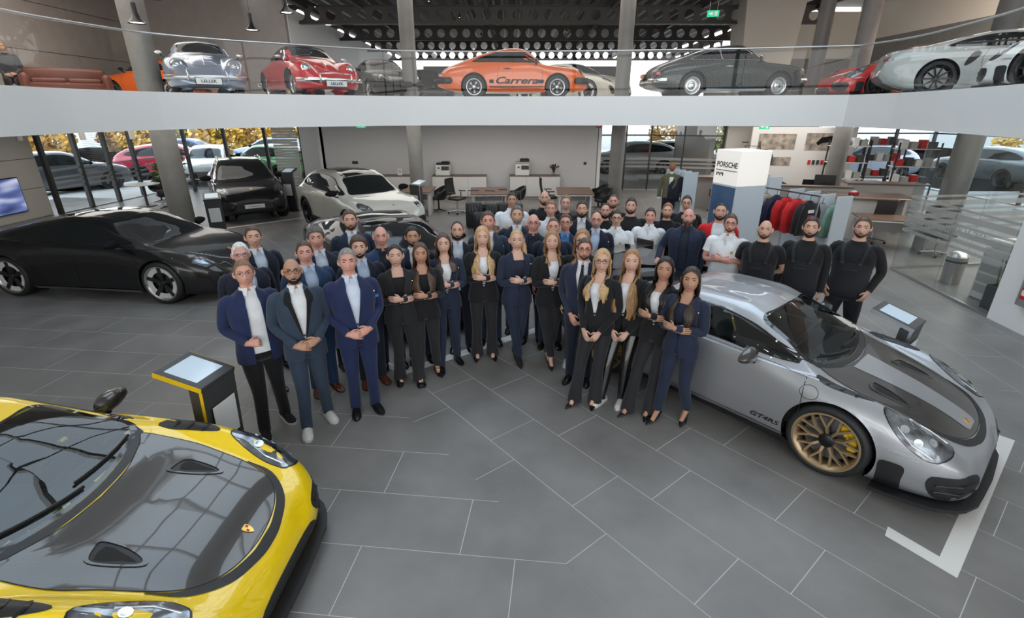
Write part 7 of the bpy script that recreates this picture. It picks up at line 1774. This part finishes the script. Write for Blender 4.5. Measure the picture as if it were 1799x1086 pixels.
# ================================================================== SHOP, PARTITIONS, OUTDOORS
# lit advertising pillar
t = thing('advertising_pillar', 'white illuminated advertising pillar with black lettering', 'pillar', (4.40, 9.80, 0), R(17)); t['kind'] = 'thing'
M_PILL = mat('pillar light box', (1.0, .95, .88), .4, emit=.22); M_PILW = mat('pale blue pillar panel', (.56, .62, .67), .4); M_POST = noise_tint(mat('blue poster', (.05, .11, .22), .4), 2.0, (.035, .08, .17), (.08, .15, .28))
MB().box((0, 0, .06), (.62, .62, .12)).build('plinth', M_BLACKM, t); MB().box((0, 0, .93), (.68, .68, 1.62), bev=.006).build('pillar_body', M_PILW, t); MB().box((0, 0, 2.055), (.68, .68, .63), bev=.006).build('light_box', M_PILL, t)
MB().box((-.343, 0, .93), (.006, .64, 1.56)).build('poster', M_POST, t)
b = MB(); b.add([(-.348, .22, .2), (-.348, -.1, .2), (-.348, -.02, .7), (-.348, .08, .95), (-.348, .14, .7)], [(0, 1, 2, 3, 4)]); b.build('poster_motif', mat('pale pink motif', (.7, .6, .6), .5), t)
text('lettering', 'PORSCHE', .135, M_INK, t, (-.343, 0, 2.10), (R(90), 0, R(-90)), bold=.003, sx=.98)
MB().box((-.3435, .0, 2.0), (.004, .58, .012)).build('underline', M_INK, t);
for k in range(5): MB().box((-.3435, .25 - .042 * k, 1.925 + (.012 if k % 2 else 0)), (.004, .026, .062 - (.024 if k % 2 else 0))).build('small_lettering', M_INK, t)
# white gondola panels and garment rack
def fin(label, x, y, h, rz, w=.42):
    o = MB().box((0, 0, h / 2), (.03, w, h), bev=.004).build('gondola_fin', M_PILW, None, loc=(x, y, 0), rot=(0, 0, rz)); tag(o, label, 'panel', 'white display panels'); return o
for k, (x, y, h) in enumerate(((6.30, 9.45, 1.55), (6.15, 9.75, 1.55), (6.02, 10.05, 1.56), (5.9, 10.4, 1.56))):
    fin(f'pale display panel of the garment bay, {["nearest the viewer", "second from the viewer", "third from the viewer", "farthest from the viewer"][k]}', x, y, h, R(-68))
for k in range(5):
    fin(f'white display panel behind the lit pillar, {["first", "second", "third", "fourth", "fifth"][k]} in the row', 6.35 - .12 * k, 12.2 + .38 * k, 1.58, R(-68))
for k in range(4): fin(f'white display panel by the mannequin, {["first", "second", "third", "fourth"][k]} in the row', 4.72 - .06 * k, 13.4 + .32 * k, 1.55, R(-75))
def garment(label, x, y, rz, col, z=1.42, long=True, print_=None):
    t = thing('jacket_on_hanger', label, 'jacket', (x, y, z), rz, 'garments on the rack'); m = cloth('g' + str(col), col)
    b = MB(); rings = [(-.62, .24, .05), (-.4, .25, .06), (-.15, .25, .065), (-.05, .22, .06), (.0, .10, .05), (.03, .05, .04)]
    b.add(np.concatenate([ring(zz, a, d, d, 18) for zz, a, d in rings]), grid_faces(6, 18) + [tuple(range(17, -1, -1))]); b.build('garment_body', m, t, smooth=True)
    for s in (-1, 1): MB().tube([(s * .19, 0, -.04), (s * .27, 0, -.2), (s * .29, -.01, -.58)], [.055, .06, .05], 10).build('sleeve', m, t, smooth=True)
    MB().tube([(0, 0, .03), (0, 0, .09), (.02, 0, .12), (0, 0, .14)], .005, 5).build('hanger_hook', M_BLACK, t)
    if print_: 
        for q, (zz, c) in enumerate(((-.16, M_PAPER), (-.26, M_REDS), (-.36, M_PAPER), (-.42, M_REDS))): MB().box((.0, -.072, zz), (.16 - .02 * q, .004, .06), bev=.001).build('print', c, t)
    return t
t = thing('garment_rail', 'metal garment rail carrying red and black jackets', 'rail', (5.45, 9.9, 0), R(-68))
MB().cyl((-.7, 0, 1.58), (.7, 0, 1.58), .014, .014, 8).build('rail', M_STANDG, t)
for s in (-1, 1): MB().cyl((s * .68, 0, 0), (s * .68, 0, 1.58), .016, .016, 8).build('upright', M_ALU, t); MB().box((s * .68, 0, .012), (.05, .5, .024), bev=.004).build('foot', M_ALU, t)
cs = [((.012, .012, .013), 'black jacket with red and white print, foremost on the rail', True), ((.58, .015, .018), 'red jacket next to the printed black jacket', False), ((.55, .014, .016), 'second red jacket on the rail', False), ((.018, .02, .05), 'dark navy jacket on the rail', False), ((.42, .34, .25), 'beige jacket at the far end of the rail', False)]
for k, (c, lab, p_) in enumerate(cs): a = R(-68); d_ = .5 - .25 * k; garment(lab, 5.45 + d_ * math.cos(a), 9.9 + d_ * math.sin(a), a + R(90), c, 1.44, True, p_)
garment('black and white patterned shirt between the display panels', 6.0, 9.62, R(25), (.25, .25, .26), 1.36); garment('sage green jacket behind the nearest display panel', 6.32, 9.72, R(25), (.18, .32, .24), 1.33); garment('orange edged green jacket in the garment bay', 6.18, 10.0, R(25), (.20, .30, .23), 1.30)
garment('navy jacket hanging beside the mannequin', 4.48, 13.5, R(15), (.015, .017, .03), 1.40); garment('blue and white shirt hanging beside the mannequin', 4.62, 13.85, R(15), (.35, .42, .6), 1.40)
# low shelf unit behind the rail
t = thing('shelf_unit', 'white open shelf unit with small goods behind the lit pillar', 'shelf', (5.35, 10.9, 0), R(-68))
for z in (.05, .42, .80, 1.12): MB().box((0, 0, z), (1.3, .38, .025), bev=.003).build('shelf', M_LAM, t)
for s in (-1, 0, 1): MB().box((s * .64, 0, .57), (.025, .38, 1.12), bev=.003).build('side_panel', M_LAM, t)
for k in range(5):
    o = MB().box((0, 0, .05), (.10 + .03 * (k % 2), .10, .10), bev=.01).build('small_box', M_STANDG if k % 2 else M_CREAM, None, loc=(5.35 + (.5 - .25 * k) * math.cos(R(-68)), 10.9 + (.5 - .25 * k) * math.sin(R(-68)), 1.134), rot=(0, 0, R(-68))); tag(o, f'small {["beige", "dark"][k % 2]} goods box on the shelf unit, {["first", "second", "third", "fourth", "fifth"][k]} from the rail', 'box', 'goods on the shelf unit')
# mannequin
t = thing('mannequin', 'headed mannequin in olive jacket and dark trousers', 'mannequin', (4.25, 13.55, 0), R(-12)); mo = cloth('olive', (.115, .11, .06)); mh = mat('wooden head', (.30, .13, .06), .5)
b = MB(); b.add(np.concatenate([ring(z, a, f, k_) for z, a, f, k_ in interp_rings(JACK_M, np.linspace(.88, 1.50, 14))]), grid_faces(14, 26)); 
for s in (-1, 1): limb(b, [(.13 * s, 0, 1.41), (.19 * s, 0, 1.41), (.24 * s, .02, 1.25), (.26 * s, .02, 1.12), (.27 * s, -.02, .90)], [.06, .064, .06, .055, .048], 12, 3)
b.build('jacket', mo, t, smooth=True); MB().box((0, -.135, 1.28), (.10, .02, .30), bev=.01).build('shirt', M_PAPER, t)
MB().tube([(0, 0, 1.48), (0, 0, 1.56)], [.05, .045], 12).build('neck', M_LAM, t); MB().lathe([(0, 1.55), (.05, 1.57), (.085, 1.66), (.08, 1.74), (.05, 1.79), (0, 1.80)], 20).build('head', mh, t, smooth=True)
b = MB(); 
for s in (-1, 1): limb(b, [(.09 * s, 0, .95), (.09 * s, 0, .80), (.10 * s, 0, .45), (.10 * s, 0, .03)], [.09, .09, .07, .06], 12, 3)
b.build('trousers', cloth('dnavy', CL['dnavy']), t, smooth=True)
for s in (-1, 1): MB().tube([(.27 * s, -.02, .90), (.27 * s, -.03, .80)], [.03, .022], 8).build('hand', M_LAM, t, smooth=True)
MB().lathe([(0, 0), (.28, 0), (.28, .015), (0, .015)], 24).build('base', M_ALU, t)
# barrel display
for k, z in enumerate((0, .36)):
    t = thing('oil_drum', f'dark blue striped drum behind the lit pillar, {["lower", "upper"][k]} of the stack', 'drum', (6.75, 15.9, z), 0, 'stacked drums'); MB().lathe([(0, 0), (.27, 0), (.28, .02), (.27, .06), (.27, .30), (.28, .34), (.27, .36), (0, .36)], 24).build('drum_body', mat('navy drum', (.012, .016, .06), .35), t, smooth=True, angle=40)
    for z2 in (.10, .24): MB().lathe([(.271, 0), (.274, 0), (.274, .045), (.271, .045)], 24, 'z', (0, 0, z2)).build('white_band', M_PAPER, t)
t = thing('bar_chair', 'black and red bar chair on top of the drums', 'chair', (6.75, 15.9, .72)); MB().box((0, 0, .10), (.4, .4, .06), bev=.02).build('seat', M_BLACK, t); MB().box((0, .18, .35), (.38, .05, .36), bev=.02).build('backrest', M_REDS, t)
for s in (-1, 1):
    for q in (-1, 1): MB().cyl((s * .16, q * .16, 0), (s * .15, q * .15, .08), .012, .012, 6).build('leg', M_BLACK, t)
# desks of the advisers on the right
for (x, y, rz, lab, w) in ((8.9, 11.5, -20, 'walnut desk nearest the glass office', 1.5), (9.6, 13.6, -15, 'walnut topped counter desk in the middle of the shop', 1.9), (9.2, 15.3, -12, 'walnut topped desk with a monitor', 1.6), (7.6, 15.6, -10, 'walnut topped desk left of the shop column', 1.5)): desk(lab, (x, y, 0), R(rz), w, .8, .74 if w != 1.9 else .95, M_GREYLAM)
for (x, y, z, w, d, h, rz, lab) in ((8.3, 12.6, 0, 2.4, .12, 1.02, -18, 'grey counter front facing the garment bay'), (8.6, 14.6, 0, 2.2, .12, 1.02, -14, 'grey counter front behind the second desk'), (7.2, 16.9, 0, 2.6, .5, 1.0, -10, 'long grey counter at the back of the shop'), (11.0, 15.0, 0, 2.0, .5, 1.05, -14, 'grey cabinet run beside the shop column')):
    t = thing('service_counter', lab, 'counter', (x, y, z), R(rz), 'service counters'); MB().box((0, 0, h / 2), (w, d, h), bev=.006).build('front_panel', M_GREYLAM, t); MB().box((0, 0, h + .015), (w + .04, d + .16, .03), bev=.004).build('counter_top', M_WALNUT, t)
for (x, y, rz, lab) in ((9.0, 12.15, 170, 'black office chair behind the desk nearest the glass office'), (7.9, 13.6, 150, 'black office chair behind the grey counter front'), (9.35, 15.95, 160, 'black office chair at the desk with monitor'), (6.7, 16.2, 160, 'black office chair at the back counter'), (9.6, 10.9, 20, 'black office chair inside the glass office')): office_chair(lab, (x, y, 0), R(rz))
monitor('black monitor on the desk in the shop', (9.45, 15.3, .74), R(155)); monitor('black monitor seen from behind on the back counter', (7.9, 16.9, 1.03), R(160))
t = thing('model_car', 'small red and white model car on the counter desk', 'model car', (9.2, 13.5, .95), R(20)); MB().box((0, 0, .05), (.3, .12, .06), bev=.02).build('model_body', M_REDS, t); MB().box((-.02, 0, .09), (.16, .10, .05), bev=.02).build('model_cabin', M_PAPER, t)
for sx in (-1, 1):
    for sy in (-1, 1): MB().lathe([(0, -.012), (.022, -.012), (.022, .012), (0, .012)], 10, 'y', (sx * .09, sy * .055, .022)).build('model_wheel', M_TYRE, t)
# shop windows at the back: posters, wheels, shelves
t = thing('poster_wall', 'white display wall with car photographs and bottle row', 'display', (10.7, 19.2, 0), R(-8)); MB().box((0, 0, 1.35), (3.6, .10, 2.3), bev=.005).build('display_panel', M_LAM, t)
M_PHOTO = noise_tint(mat('photo print', (.3, .25, .2), .4), 5, (.10, .09, .09), (.50, .42, .34), 5)
for k, (x, z, w, h) in enumerate(((-.9, 2.0, 1.3, .55), (.85, 2.0, 1.5, .6), (-.9, 1.3, 1.2, .3))): 
    o = MB().box((x, -.055, z), (w, .01, h)).build('photo_print', M_PHOTO, t)
    if k == 1: MB().tube([(x - .35, -.066, z - .08), (x - .2, -.066, z + .06), (x + .1, -.066, z + .10), (x + .38, -.066, z - .06)], [(.005, .06), (.005, .10), (.005, .11), (.005, .05)], 8, None, (0, 0, 1)).build('printed_car', P_YELLOW, o)
for k in range(6): MB().box((.35 + .15 * k, -.075, 1.28), (.09, .05, .16), bev=.01).build('bottle_pack', M_REDS if k % 3 == 0 else M_STANDG, t)
for k in range(2):
    t = thing('showroom_rim_exhibit', f'silver alloy wheel standing by the poster wall, {["left", "right"][k]} one', 'wheel', (9.0 + .75 * k, 18.4, .34), R(180 - 15), 'display wheels')
    for nm, me, _ in wheel_meshes('multi', .34, .24, M_SILALLOY): link(nm, me, t)
for k, (x, y) in enumerate(((11.9, 18.3), (13.6, 18.9), (13.2, 16.9))):
    t = thing('display_rack', f'tall black display rack with car accessories in the shop, {["first", "second", "third"][k]} from the poster wall', 'rack', (x, y, 0), R(-12), 'accessory racks')
    for sx_ in (-1, 1):
        for sy_ in (-1, 1): MB().box((sx_ * .6, sy_ * .2, 1.05), (.04, .04, 2.1)).build('upright', M_BLACKM, t)
    for q, z in enumerate((.25, .8, 1.35, 1.9)):
        MB().box((0, 0, z), (1.24, .44, .03), bev=.003).build('shelf', M_LAM, t)
        for j in range(4): MB().box((-.42 + .28 * j, 0, z + .12 + .03 * ((j + q) % 2)), (.20, .24, .21 + .06 * ((j + q) % 2)), bev=.01).build('packaged_accessory', (M_PAPER, M_STANDG, M_REDS, M_GREYLAM)[(j * 3 + q * 2 + k) % 4], t)
def bicycle(label, x, y, z, rz):
    t = thing('bicycle', label, 'bicycle', (x, y, z), rz, 'bicycles on show')
    for s in (-1, 1):
        b = MB(); b.tube([(s * .52 + .33 * math.cos(a), 0, .34 + .33 * math.sin(a)) for a in np.linspace(0, 2 * math.pi, 25)], .016, 6); w = b.build('wheel', M_TYRE, t, smooth=True)
        for k in range(8): a = k * math.pi / 4; MB().cyl((s * .52, 0, .34), (s * .52 + .32 * math.cos(a), 0, .34 + .32 * math.sin(a)), .003, .003, 4).build('spoke', M_ALU, w)
    MB().tube([(-.52, 0, .34), (-.05, 0, .30), (.32, 0, .78), (-.18, 0, .80), (-.05, 0, .30)], .018, 6).build('frame', M_STANDG, t); MB().tube([(.52, 0, .34), (.36, 0, .72), (.32, 0, .92)], .016, 6).build('fork', M_BLACK, t); MB().tube([(.30, -.26, .95), (.32, 0, .93), (.30, .26, .95)], .012, 6).build('handlebar', M_BLACK, t); MB().box((-.2, 0, .92), (.22, .1, .04), bev=.015).build('saddle', M_BLACK, t); MB().cyl((-.18, 0, .80), (-.2, 0, .9), .012, .012, 6).build('seat_post', M_ALU, t)
bicycle('dark bicycle standing behind the back counter', 8.6, 19.0, 0, R(-20)); bicycle('dark bicycle hung above the other bicycle', 8.9, 19.4, 1.05, R(-10))
# far right glazing of the shop and walls of the passage
def post(x, y, z1=ZB, s=.08): return MB().box((x, y, z1 / 2), (s, s, z1)).build('mullion', M_DARKMETAL, None)
def glazed(name, label, pts, h=ZB, z0=0.0, cat='glass wall', frost=None, m=None, postm=M_DARKMETAL, tag_=True, bars=(), ps=.06):
    t = thing(name, label, cat); 
    for i in range(len(pts)):
        MB().box((0, 0, (h + z0) / 2), (ps, ps, h - z0)).build('mullion', postm, t, loc=(*pts[i], 0))
        if i + 1 < len(pts):
            a, b_ = pts[i], pts[i + 1]; L = math.hypot(b_[0] - a[0], b_[1] - a[1]); an = math.atan2(b_[1] - a[1], b_[0] - a[0]); c = ((a[0] + b_[0]) / 2, (a[1] + b_[1]) / 2)
            MB().box((0, 0, (h + z0) / 2), (L - ps, .012, h - z0)).build('glass_pane', m or M_PGLASS, t, loc=(*c, 0), rot=(0, 0, an))
            MB().box((0, 0, z0 + .02), (L, .04, .04)).build('bottom_rail', M_ALU, t, loc=(*c, 0), rot=(0, 0, an))
            for z in bars: MB().box((0, 0, z), (L, .05, .05)).build('transom', postm, t, loc=(*c, 0), rot=(0, 0, an))
            for (za, zb2) in (frost or ()): MB().box((0, 0, (za + zb2) / 2), (L - ps, .018, zb2 - za)).build('frosted_strip', M_FROST, t, loc=(*c, 0), rot=(0, 0, an))
    return t
FR = ((.82, .87), (.93, 1.0), (1.05, 1.14), (1.20, 1.24), (1.30, 1.40), (1.46, 1.50))
go = glazed('glass_office', 'clear glass office front with frosted stripes', [(7.57, 7.27), (7.72, 8.55), (7.87, 9.85)], frost=FR, cat='glass wall', ps=.02, postm=M_PGLASS)
text('frosted_lettering', 'PORSCHE', .16, M_FROST, go, (7.63, 8.2, 1.17), (R(90), 0, R(-96)), sx=1.4); text('frosted_lettering', 'PORSCHE', .16, M_FROST, go, (7.78, 9.2, 1.02), (R(90), 0, R(-96)), sx=1.4)
glazed('office_glazing', 'clear glass side wall of the office', [(7.87, 9.85), (9.6, 10.1), (11.3, 10.35)], frost=FR, ps=.02, postm=M_PGLASS)
# near right wall with hydrant door and fire sign
t = thing('hydrant_cabinet', 'flush grey metal hydrant door in the white wall', 'cabinet', (7.40, 6.66, 0), R(-96)); MB().box((0, 0, .86), (.26, .03, .90), bev=.004).build('door', M_ALU, t); MB().cyl((0, -.015, 1.08), (0, -.03, 1.08), .022, .022, 12).build('lock', M_BLACK, t)
o = MB().box((0, -.021, .60), (.17, .006, .17), bev=.002).build('fire_notice', M_REDS, t); MB().box((-.035, -.026, .61), (.06, .003, .08)).build('notice_symbol', M_PAPER, o); MB().box((.04, -.026, .60), (.035, .003, .11)).build('notice_symbol', M_PAPER, o)
# inside the glass office
t = thing('office_printer', 'white floor printer inside the glass office', 'printer', (8.35, 7.95, 0), R(-90)); MB().box((0, 0, .45), (.6, .5, .9), bev=.02).build('housing', M_LAM, t); MB().box((0, 0, .98), (.56, .46, .14), bev=.02).build('scanner', M_LAM, t)
for z in (.2, .38, .56): MB().box((0, -.253, z), (.5, .01, .14), bev=.003).build('paper_drawer', M_GREYLAM, t)
t = thing('waste_bin', 'grey cylindrical bin inside the glass office', 'bin', (8.35, 8.95, 0)); MB().lathe([(0, 0), (.15, 0), (.16, .5), (.17, .52), (.16, .54), (.10, .62), (0, .63)], 24).build('bin_body', M_ALU, t, smooth=True, angle=50); MB().lathe([(.155, 0), (.165, 0), (.165, .03), (.155, .03)], 24, 'z', (0, 0, .42)).build('bin_ring', M_STANDG, t)
t = thing('snake_plant', 'green snake plant in a grey box planter by the office glass', 'plant', (8.02, 7.55, 0)); MB().box((0, 0, .2), (.36, .36, .40), bev=.01).build('planter', M_STANDG, t); MB().box((0, 0, .40), (.32, .32, .012)).build('soil', mat('soil', (.02, .013, .01), .9), t)
for k in range(11):
    a = k * 2.39; r = .03 + .012 * k; h = .45 + .04 * ((k * 7) % 5); MB().tube([(r * math.cos(a), r * math.sin(a), .38), (r * 1.2 * math.cos(a), r * 1.2 * math.sin(a), .38 + h * .5), (r * 1.5 * math.cos(a + .2), r * 1.5 * math.sin(a + .2), .38 + h)], [(.03, .006), (.036, .006), (.004, .003)], 6, None, (math.cos(a), math.sin(a), 0)).build('leaf', M_LEAF, t, smooth=True)
# passage, stairs
struct(MB().box((8.9, 20.2, 1.35), (1.3, .3, 2.7)).build('wall_passage', M_BEIGE)); struct(MB().box((11.2, 21.2, 1.35), (2.2, .2, 2.7)).build('wall_stair', M_BEIGE)); struct(MB().box((8.0, 23.0, 1.35), (.2, 4.5, 2.7)).build('wall_passage_side', M_BEIGE))
t = thing('staircase', 'brown staircase climbing behind the beige wall', 'stairs', (10.0, 20.6, 0)); 
for k in range(14): o = MB().box((0, .24 * k, .1 + .2 * k), (1.0, .26, .05), bev=.005).build('step', mat('brown stair tread', (.10, .075, .06), .5), t); MB().box((0, .24 * k + .12, .2 * k), (1.0, .02, .17)).build('riser', M_STANDG, t)
MB().tube([(.52, -.1, 1.0), (.52, 3.0, 3.6)], .02, 8).build('handrail', M_ALU, t)
glazed('passage_glazing', 'glazed passage door and screen behind the mannequin', [(3.4, 21.0), (4.6, 21.0), (5.6, 21.0), (6.8, 20.6), (8.2, 20.2)], frost=((.9, .98), (1.06, 1.12), (1.2, 1.3)), bars=(2.15,))
# ------------------------------------------------------------------ glazed corner left and the forecourt
gl = glazed('corner_glazing', 'glazed side wall with dark posts and frosted stripes beside the beige wall', [(-14.35, 15.75), (-14.3, 16.95), (-14.25, 18.15), (-14.2, 19.35), (-14.1, 20.5)], frost=((.75, .82), (.92, .98), (1.06, 1.12), (1.3, 1.36)), m=M_WGLASS, ps=.12)
text('frosted_lettering', 'PORSCHE', .16, M_FROST, gl, (-14.27, 17.5, 1.18), (R(90), 0, R(92)), sx=1.4)
glazed('front_glazing', 'tall shop window with dark posts behind the black off-road car', [(-14.1, 20.5), (-12.9, 20.5), (-11.3, 20.5), (-9.7, 20.5), (-8.3, 20.5)], m=M_WGLASS, ps=.11, bars=(2.5,))
struct(MB().box((-7.75, 20.4, ZB / 2), (1.0, .2, ZB)).build('wall_white_corner', M_WHITE)); struct(MB().box((-7.1, 19.85, ZB / 2), (.2, 1.1, ZB)).build('wall_white_return', M_WHITE))
t = thing('roller_blind', 'pale grey horizontal slat blind at the window corner', 'blind', (-8.85, 20.3, 0)); 
for k in range(26): MB().box((0, 0, .06 + .102 * k), (.95, .03, .085), bev=.004).build('slat', M_LAM, t)
t = thing('venetian_blind', 'half lowered venetian blind on the glazed side wall', 'blind', (-14.42, 18.6, 0), R(91)); 
for k in range(22): MB().box((0, 0, 1.45 + .058 * k), (2.3, .05, .006)).build('slat', mat('brown slat', (.22, .15, .09), .5), t)
# round table, chairs and plant by the window
t = thing('round_table', 'round white meeting table by the glazed corner', 'table', (-12.6, 17.2, 0)); MB().lathe([(0, .72), (.5, .72), (.51, .735), (.5, .75), (0, .75)], 32).build('table_top', M_LAM, t, smooth=True, angle=40); MB().cyl((0, 0, .03), (0, 0, .72), .04, .04, 12).build('pedestal', M_STANDG, t); MB().lathe([(0, 0), (.28, 0), (.27, .025), (0, .03)], 24).build('foot', M_STANDG, t)
tub_chair('black tub chair right of the round meeting table', (-11.7, 16.9, 0), R(-70)); tub_chair('black tub chair behind the round meeting table', (-12.7, 18.1, 0), R(10))
t = thing('potted_plant', 'bushy green potted plant by the glazed corner', 'plant', (-12.3, 18.3, 0)); MB().lathe([(0, 0), (.2, 0), (.25, .45), (.23, .45), (.2, .4), (0, .4)], 20).build('pot', mat('lime pot', (.25, .42, .03), .4), t, smooth=True, angle=40)
b = MB(); r2 = random.Random(3)
for k in range(150):
    a = r2.uniform(0, 6.28); el = r2.uniform(-.2, 1.4); rr_ = r2.uniform(.15, .52); c = Vector((rr_ * math.cos(a) * math.cos(el), rr_ * math.sin(a) * math.cos(el), .85 + .75 * rr_ * 2 * math.sin(el))); d = Vector((math.cos(a), math.sin(a), r2.uniform(-.5, .6))).normalized(); w = d.orthogonal().normalized() * .05
    b.add([c, c + d * .09 + w, c + d * .2, c + d * .09 - w], [(0, 1, 2, 3)])
b.build('foliage', M_LEAF, t)['kind'] = 'stuff'
b = MB()
for k in range(6): a = k * 1.05; b.tube([(0, 0, .4), (.1 * math.cos(a), .1 * math.sin(a), .8), (.25 * math.cos(a), .25 * math.sin(a), 1.2)], [.015, .01, .005], 5)
b.build('stem', mat('green stem', (.08, .1, .03), .6), t)
# forecourt
glazed('shop_window', 'tall shop window at the far side of the shop', [(12.4, 21.5), (14.1, 21.5), (15.8, 21.5), (17.4, 21.5), (17.5, 19.4), (17.5, 17.2), (17.5, 15.0), (17.5, 12.7)], m=M_WGLASS, ps=.1, bars=(2.2,))
struct(MB().box((28.5, 18, -.12), (22, 60, .1)).build('ground_far_side', mat('pale asphalt', (.34, .34, .34), .85)))
struct(MB().box((0, 52, -.12), (160, 62, .1)).build('ground_forecourt', mat('pale asphalt', (.34, .34, .34), .85))); struct(MB().box((-28, 18, -.12), (22, 60, .1)).build('ground_side', mat('pale asphalt', (.34, .34, .34), .85)))
oc = lambda lab, x, y, rz, c, nm='parked_car': offroader(lab, (x, y, -.07), R(rz), paint('parked ' + nm + str(c), c, .1), M_DKALLOY, None, nm, None, None, 1.0, near=False, group='cars parked outside')
oc('green off-road coupe parked outside behind the black off-road car', -11.9, 25.2, 158, (.05, .30, .07)); oc('red car parked outside the tall window', -16.6, 25.4, 25, (.50, .012, .05)); oc('white off-road car parked between red and green cars', -14.2, 24.2, -70, (.66, .66, .66)); oc('silver car parked outside behind the green one', -11.0, 29.0, 170, (.45, .46, .48)); oc('blue car parked far outside', -18.8, 30.5, 10, (.03, .10, .35)); oc('dark grey car outside the venetian blind', -18.4, 20.6, 60, (.08, .09, .11)); oc('pale blue van parked in the far row', -14.8, 32.0, 180, (.30, .38, .50))
oc('pale grey car parked behind the passage glazing', 6.4, 27.5, 180, (.5, .52, .55)); oc('white car parked outside the shop window', 12.6, 24.8, 170, (.68, .68, .68)); oc('blue grey car parked outside the shop window', 17.2, 25.5, 175, (.25, .30, .38)); oc('silver car parked outside the far side window', 21.5, 18.5, 80, (.45, .47, .5)); oc('dark grey car parked outside the far side window', 22.0, 23.5, 95, (.16, .17, .18)); oc('silver car outside behind the posters', 9.2, 28.5, 0, (.45, .46, .46))
ORD = ['first', 'second', 'third', 'fourth', 'fifth', 'sixth', 'seventh', 'eighth', 'ninth', 'tenth', 'eleventh', 'twelfth', 'thirteenth', 'fourteenth', 'fifteenth', 'sixteenth', 'seventeenth']
for k, (x, y, c) in enumerate(((-30, 33, 0), (-27, 37, 1), (-24.5, 35.5, 0), (-22.3, 37, 2), (-20, 36, 0), (-17.8, 37.5, 1), (-15.6, 36.5, 0), (-13.2, 37, 2), (-11, 36, 0), (-11.4, 40, 1), (11.6, 37, 0), (14, 36.5, 2), (16.5, 37.5, 1), (19.2, 36, 0), (27.5, 27, 0), (-25, 22, 0), (-25.5, 26.5, 1))):
    cc = [(.60, .36, .05), (.42, .24, .06), (.20, .22, .06)][c]; t = thing('shrub', f'{["golden yellow", "rusty orange", "olive green"][c]} autumn shrub outside, {ORD[k]} along the forecourt', 'shrub', (x, y, -.07), 0, 'shrubs beyond the forecourt')
    MB().tube([(0, 0, 0), (.1, 0, .8), (0, .1, 1.8)], [.12, .09, .05], 8).build('trunk', mat('grey bark', (.10, .08, .06), .9), t); b = MB(); r2 = random.Random(k)
    for q in range(1100):
        a = r2.uniform(0, 6.28); el = math.asin(r2.uniform(-.6, 1)); rr_ = 1.9 * r2.uniform(.6, 1.05); c3 = Vector((rr_ * math.cos(a) * math.cos(el), rr_ * math.sin(a) * math.cos(el), 1.5 + 1.7 * math.sin(el))); w = Vector((r2.uniform(-1, 1), r2.uniform(-1, 1), r2.uniform(-1, 1))).normalized() * .15; u = w.orthogonal()
        b.add([c3 - w, c3 + u * .7, c3 + w, c3 - u * .7], [(0, 1, 2, 3)])
    b.build('crown', noise_tint(mat('autumn leaves %d' % c, cc, .8), 2, tuple(v * .7 for v in cc), tuple(min(1, v * 1.4) for v in cc)), t)['kind'] = 'stuff'
# seated photographer on the gallery, seen at the far end of the glass
person('seated photographer in dark clothes on the gallery, holding a camera up', -12.85, 14.0, 1.76, arms='clasp', seated=True, z0=ZT - .06 - .42, fit='sweat', top='grey', trousers='black', hair=('short', 'fair'), beard=('short', 'fair'), tone='tan', group=None, pitch=-.1)
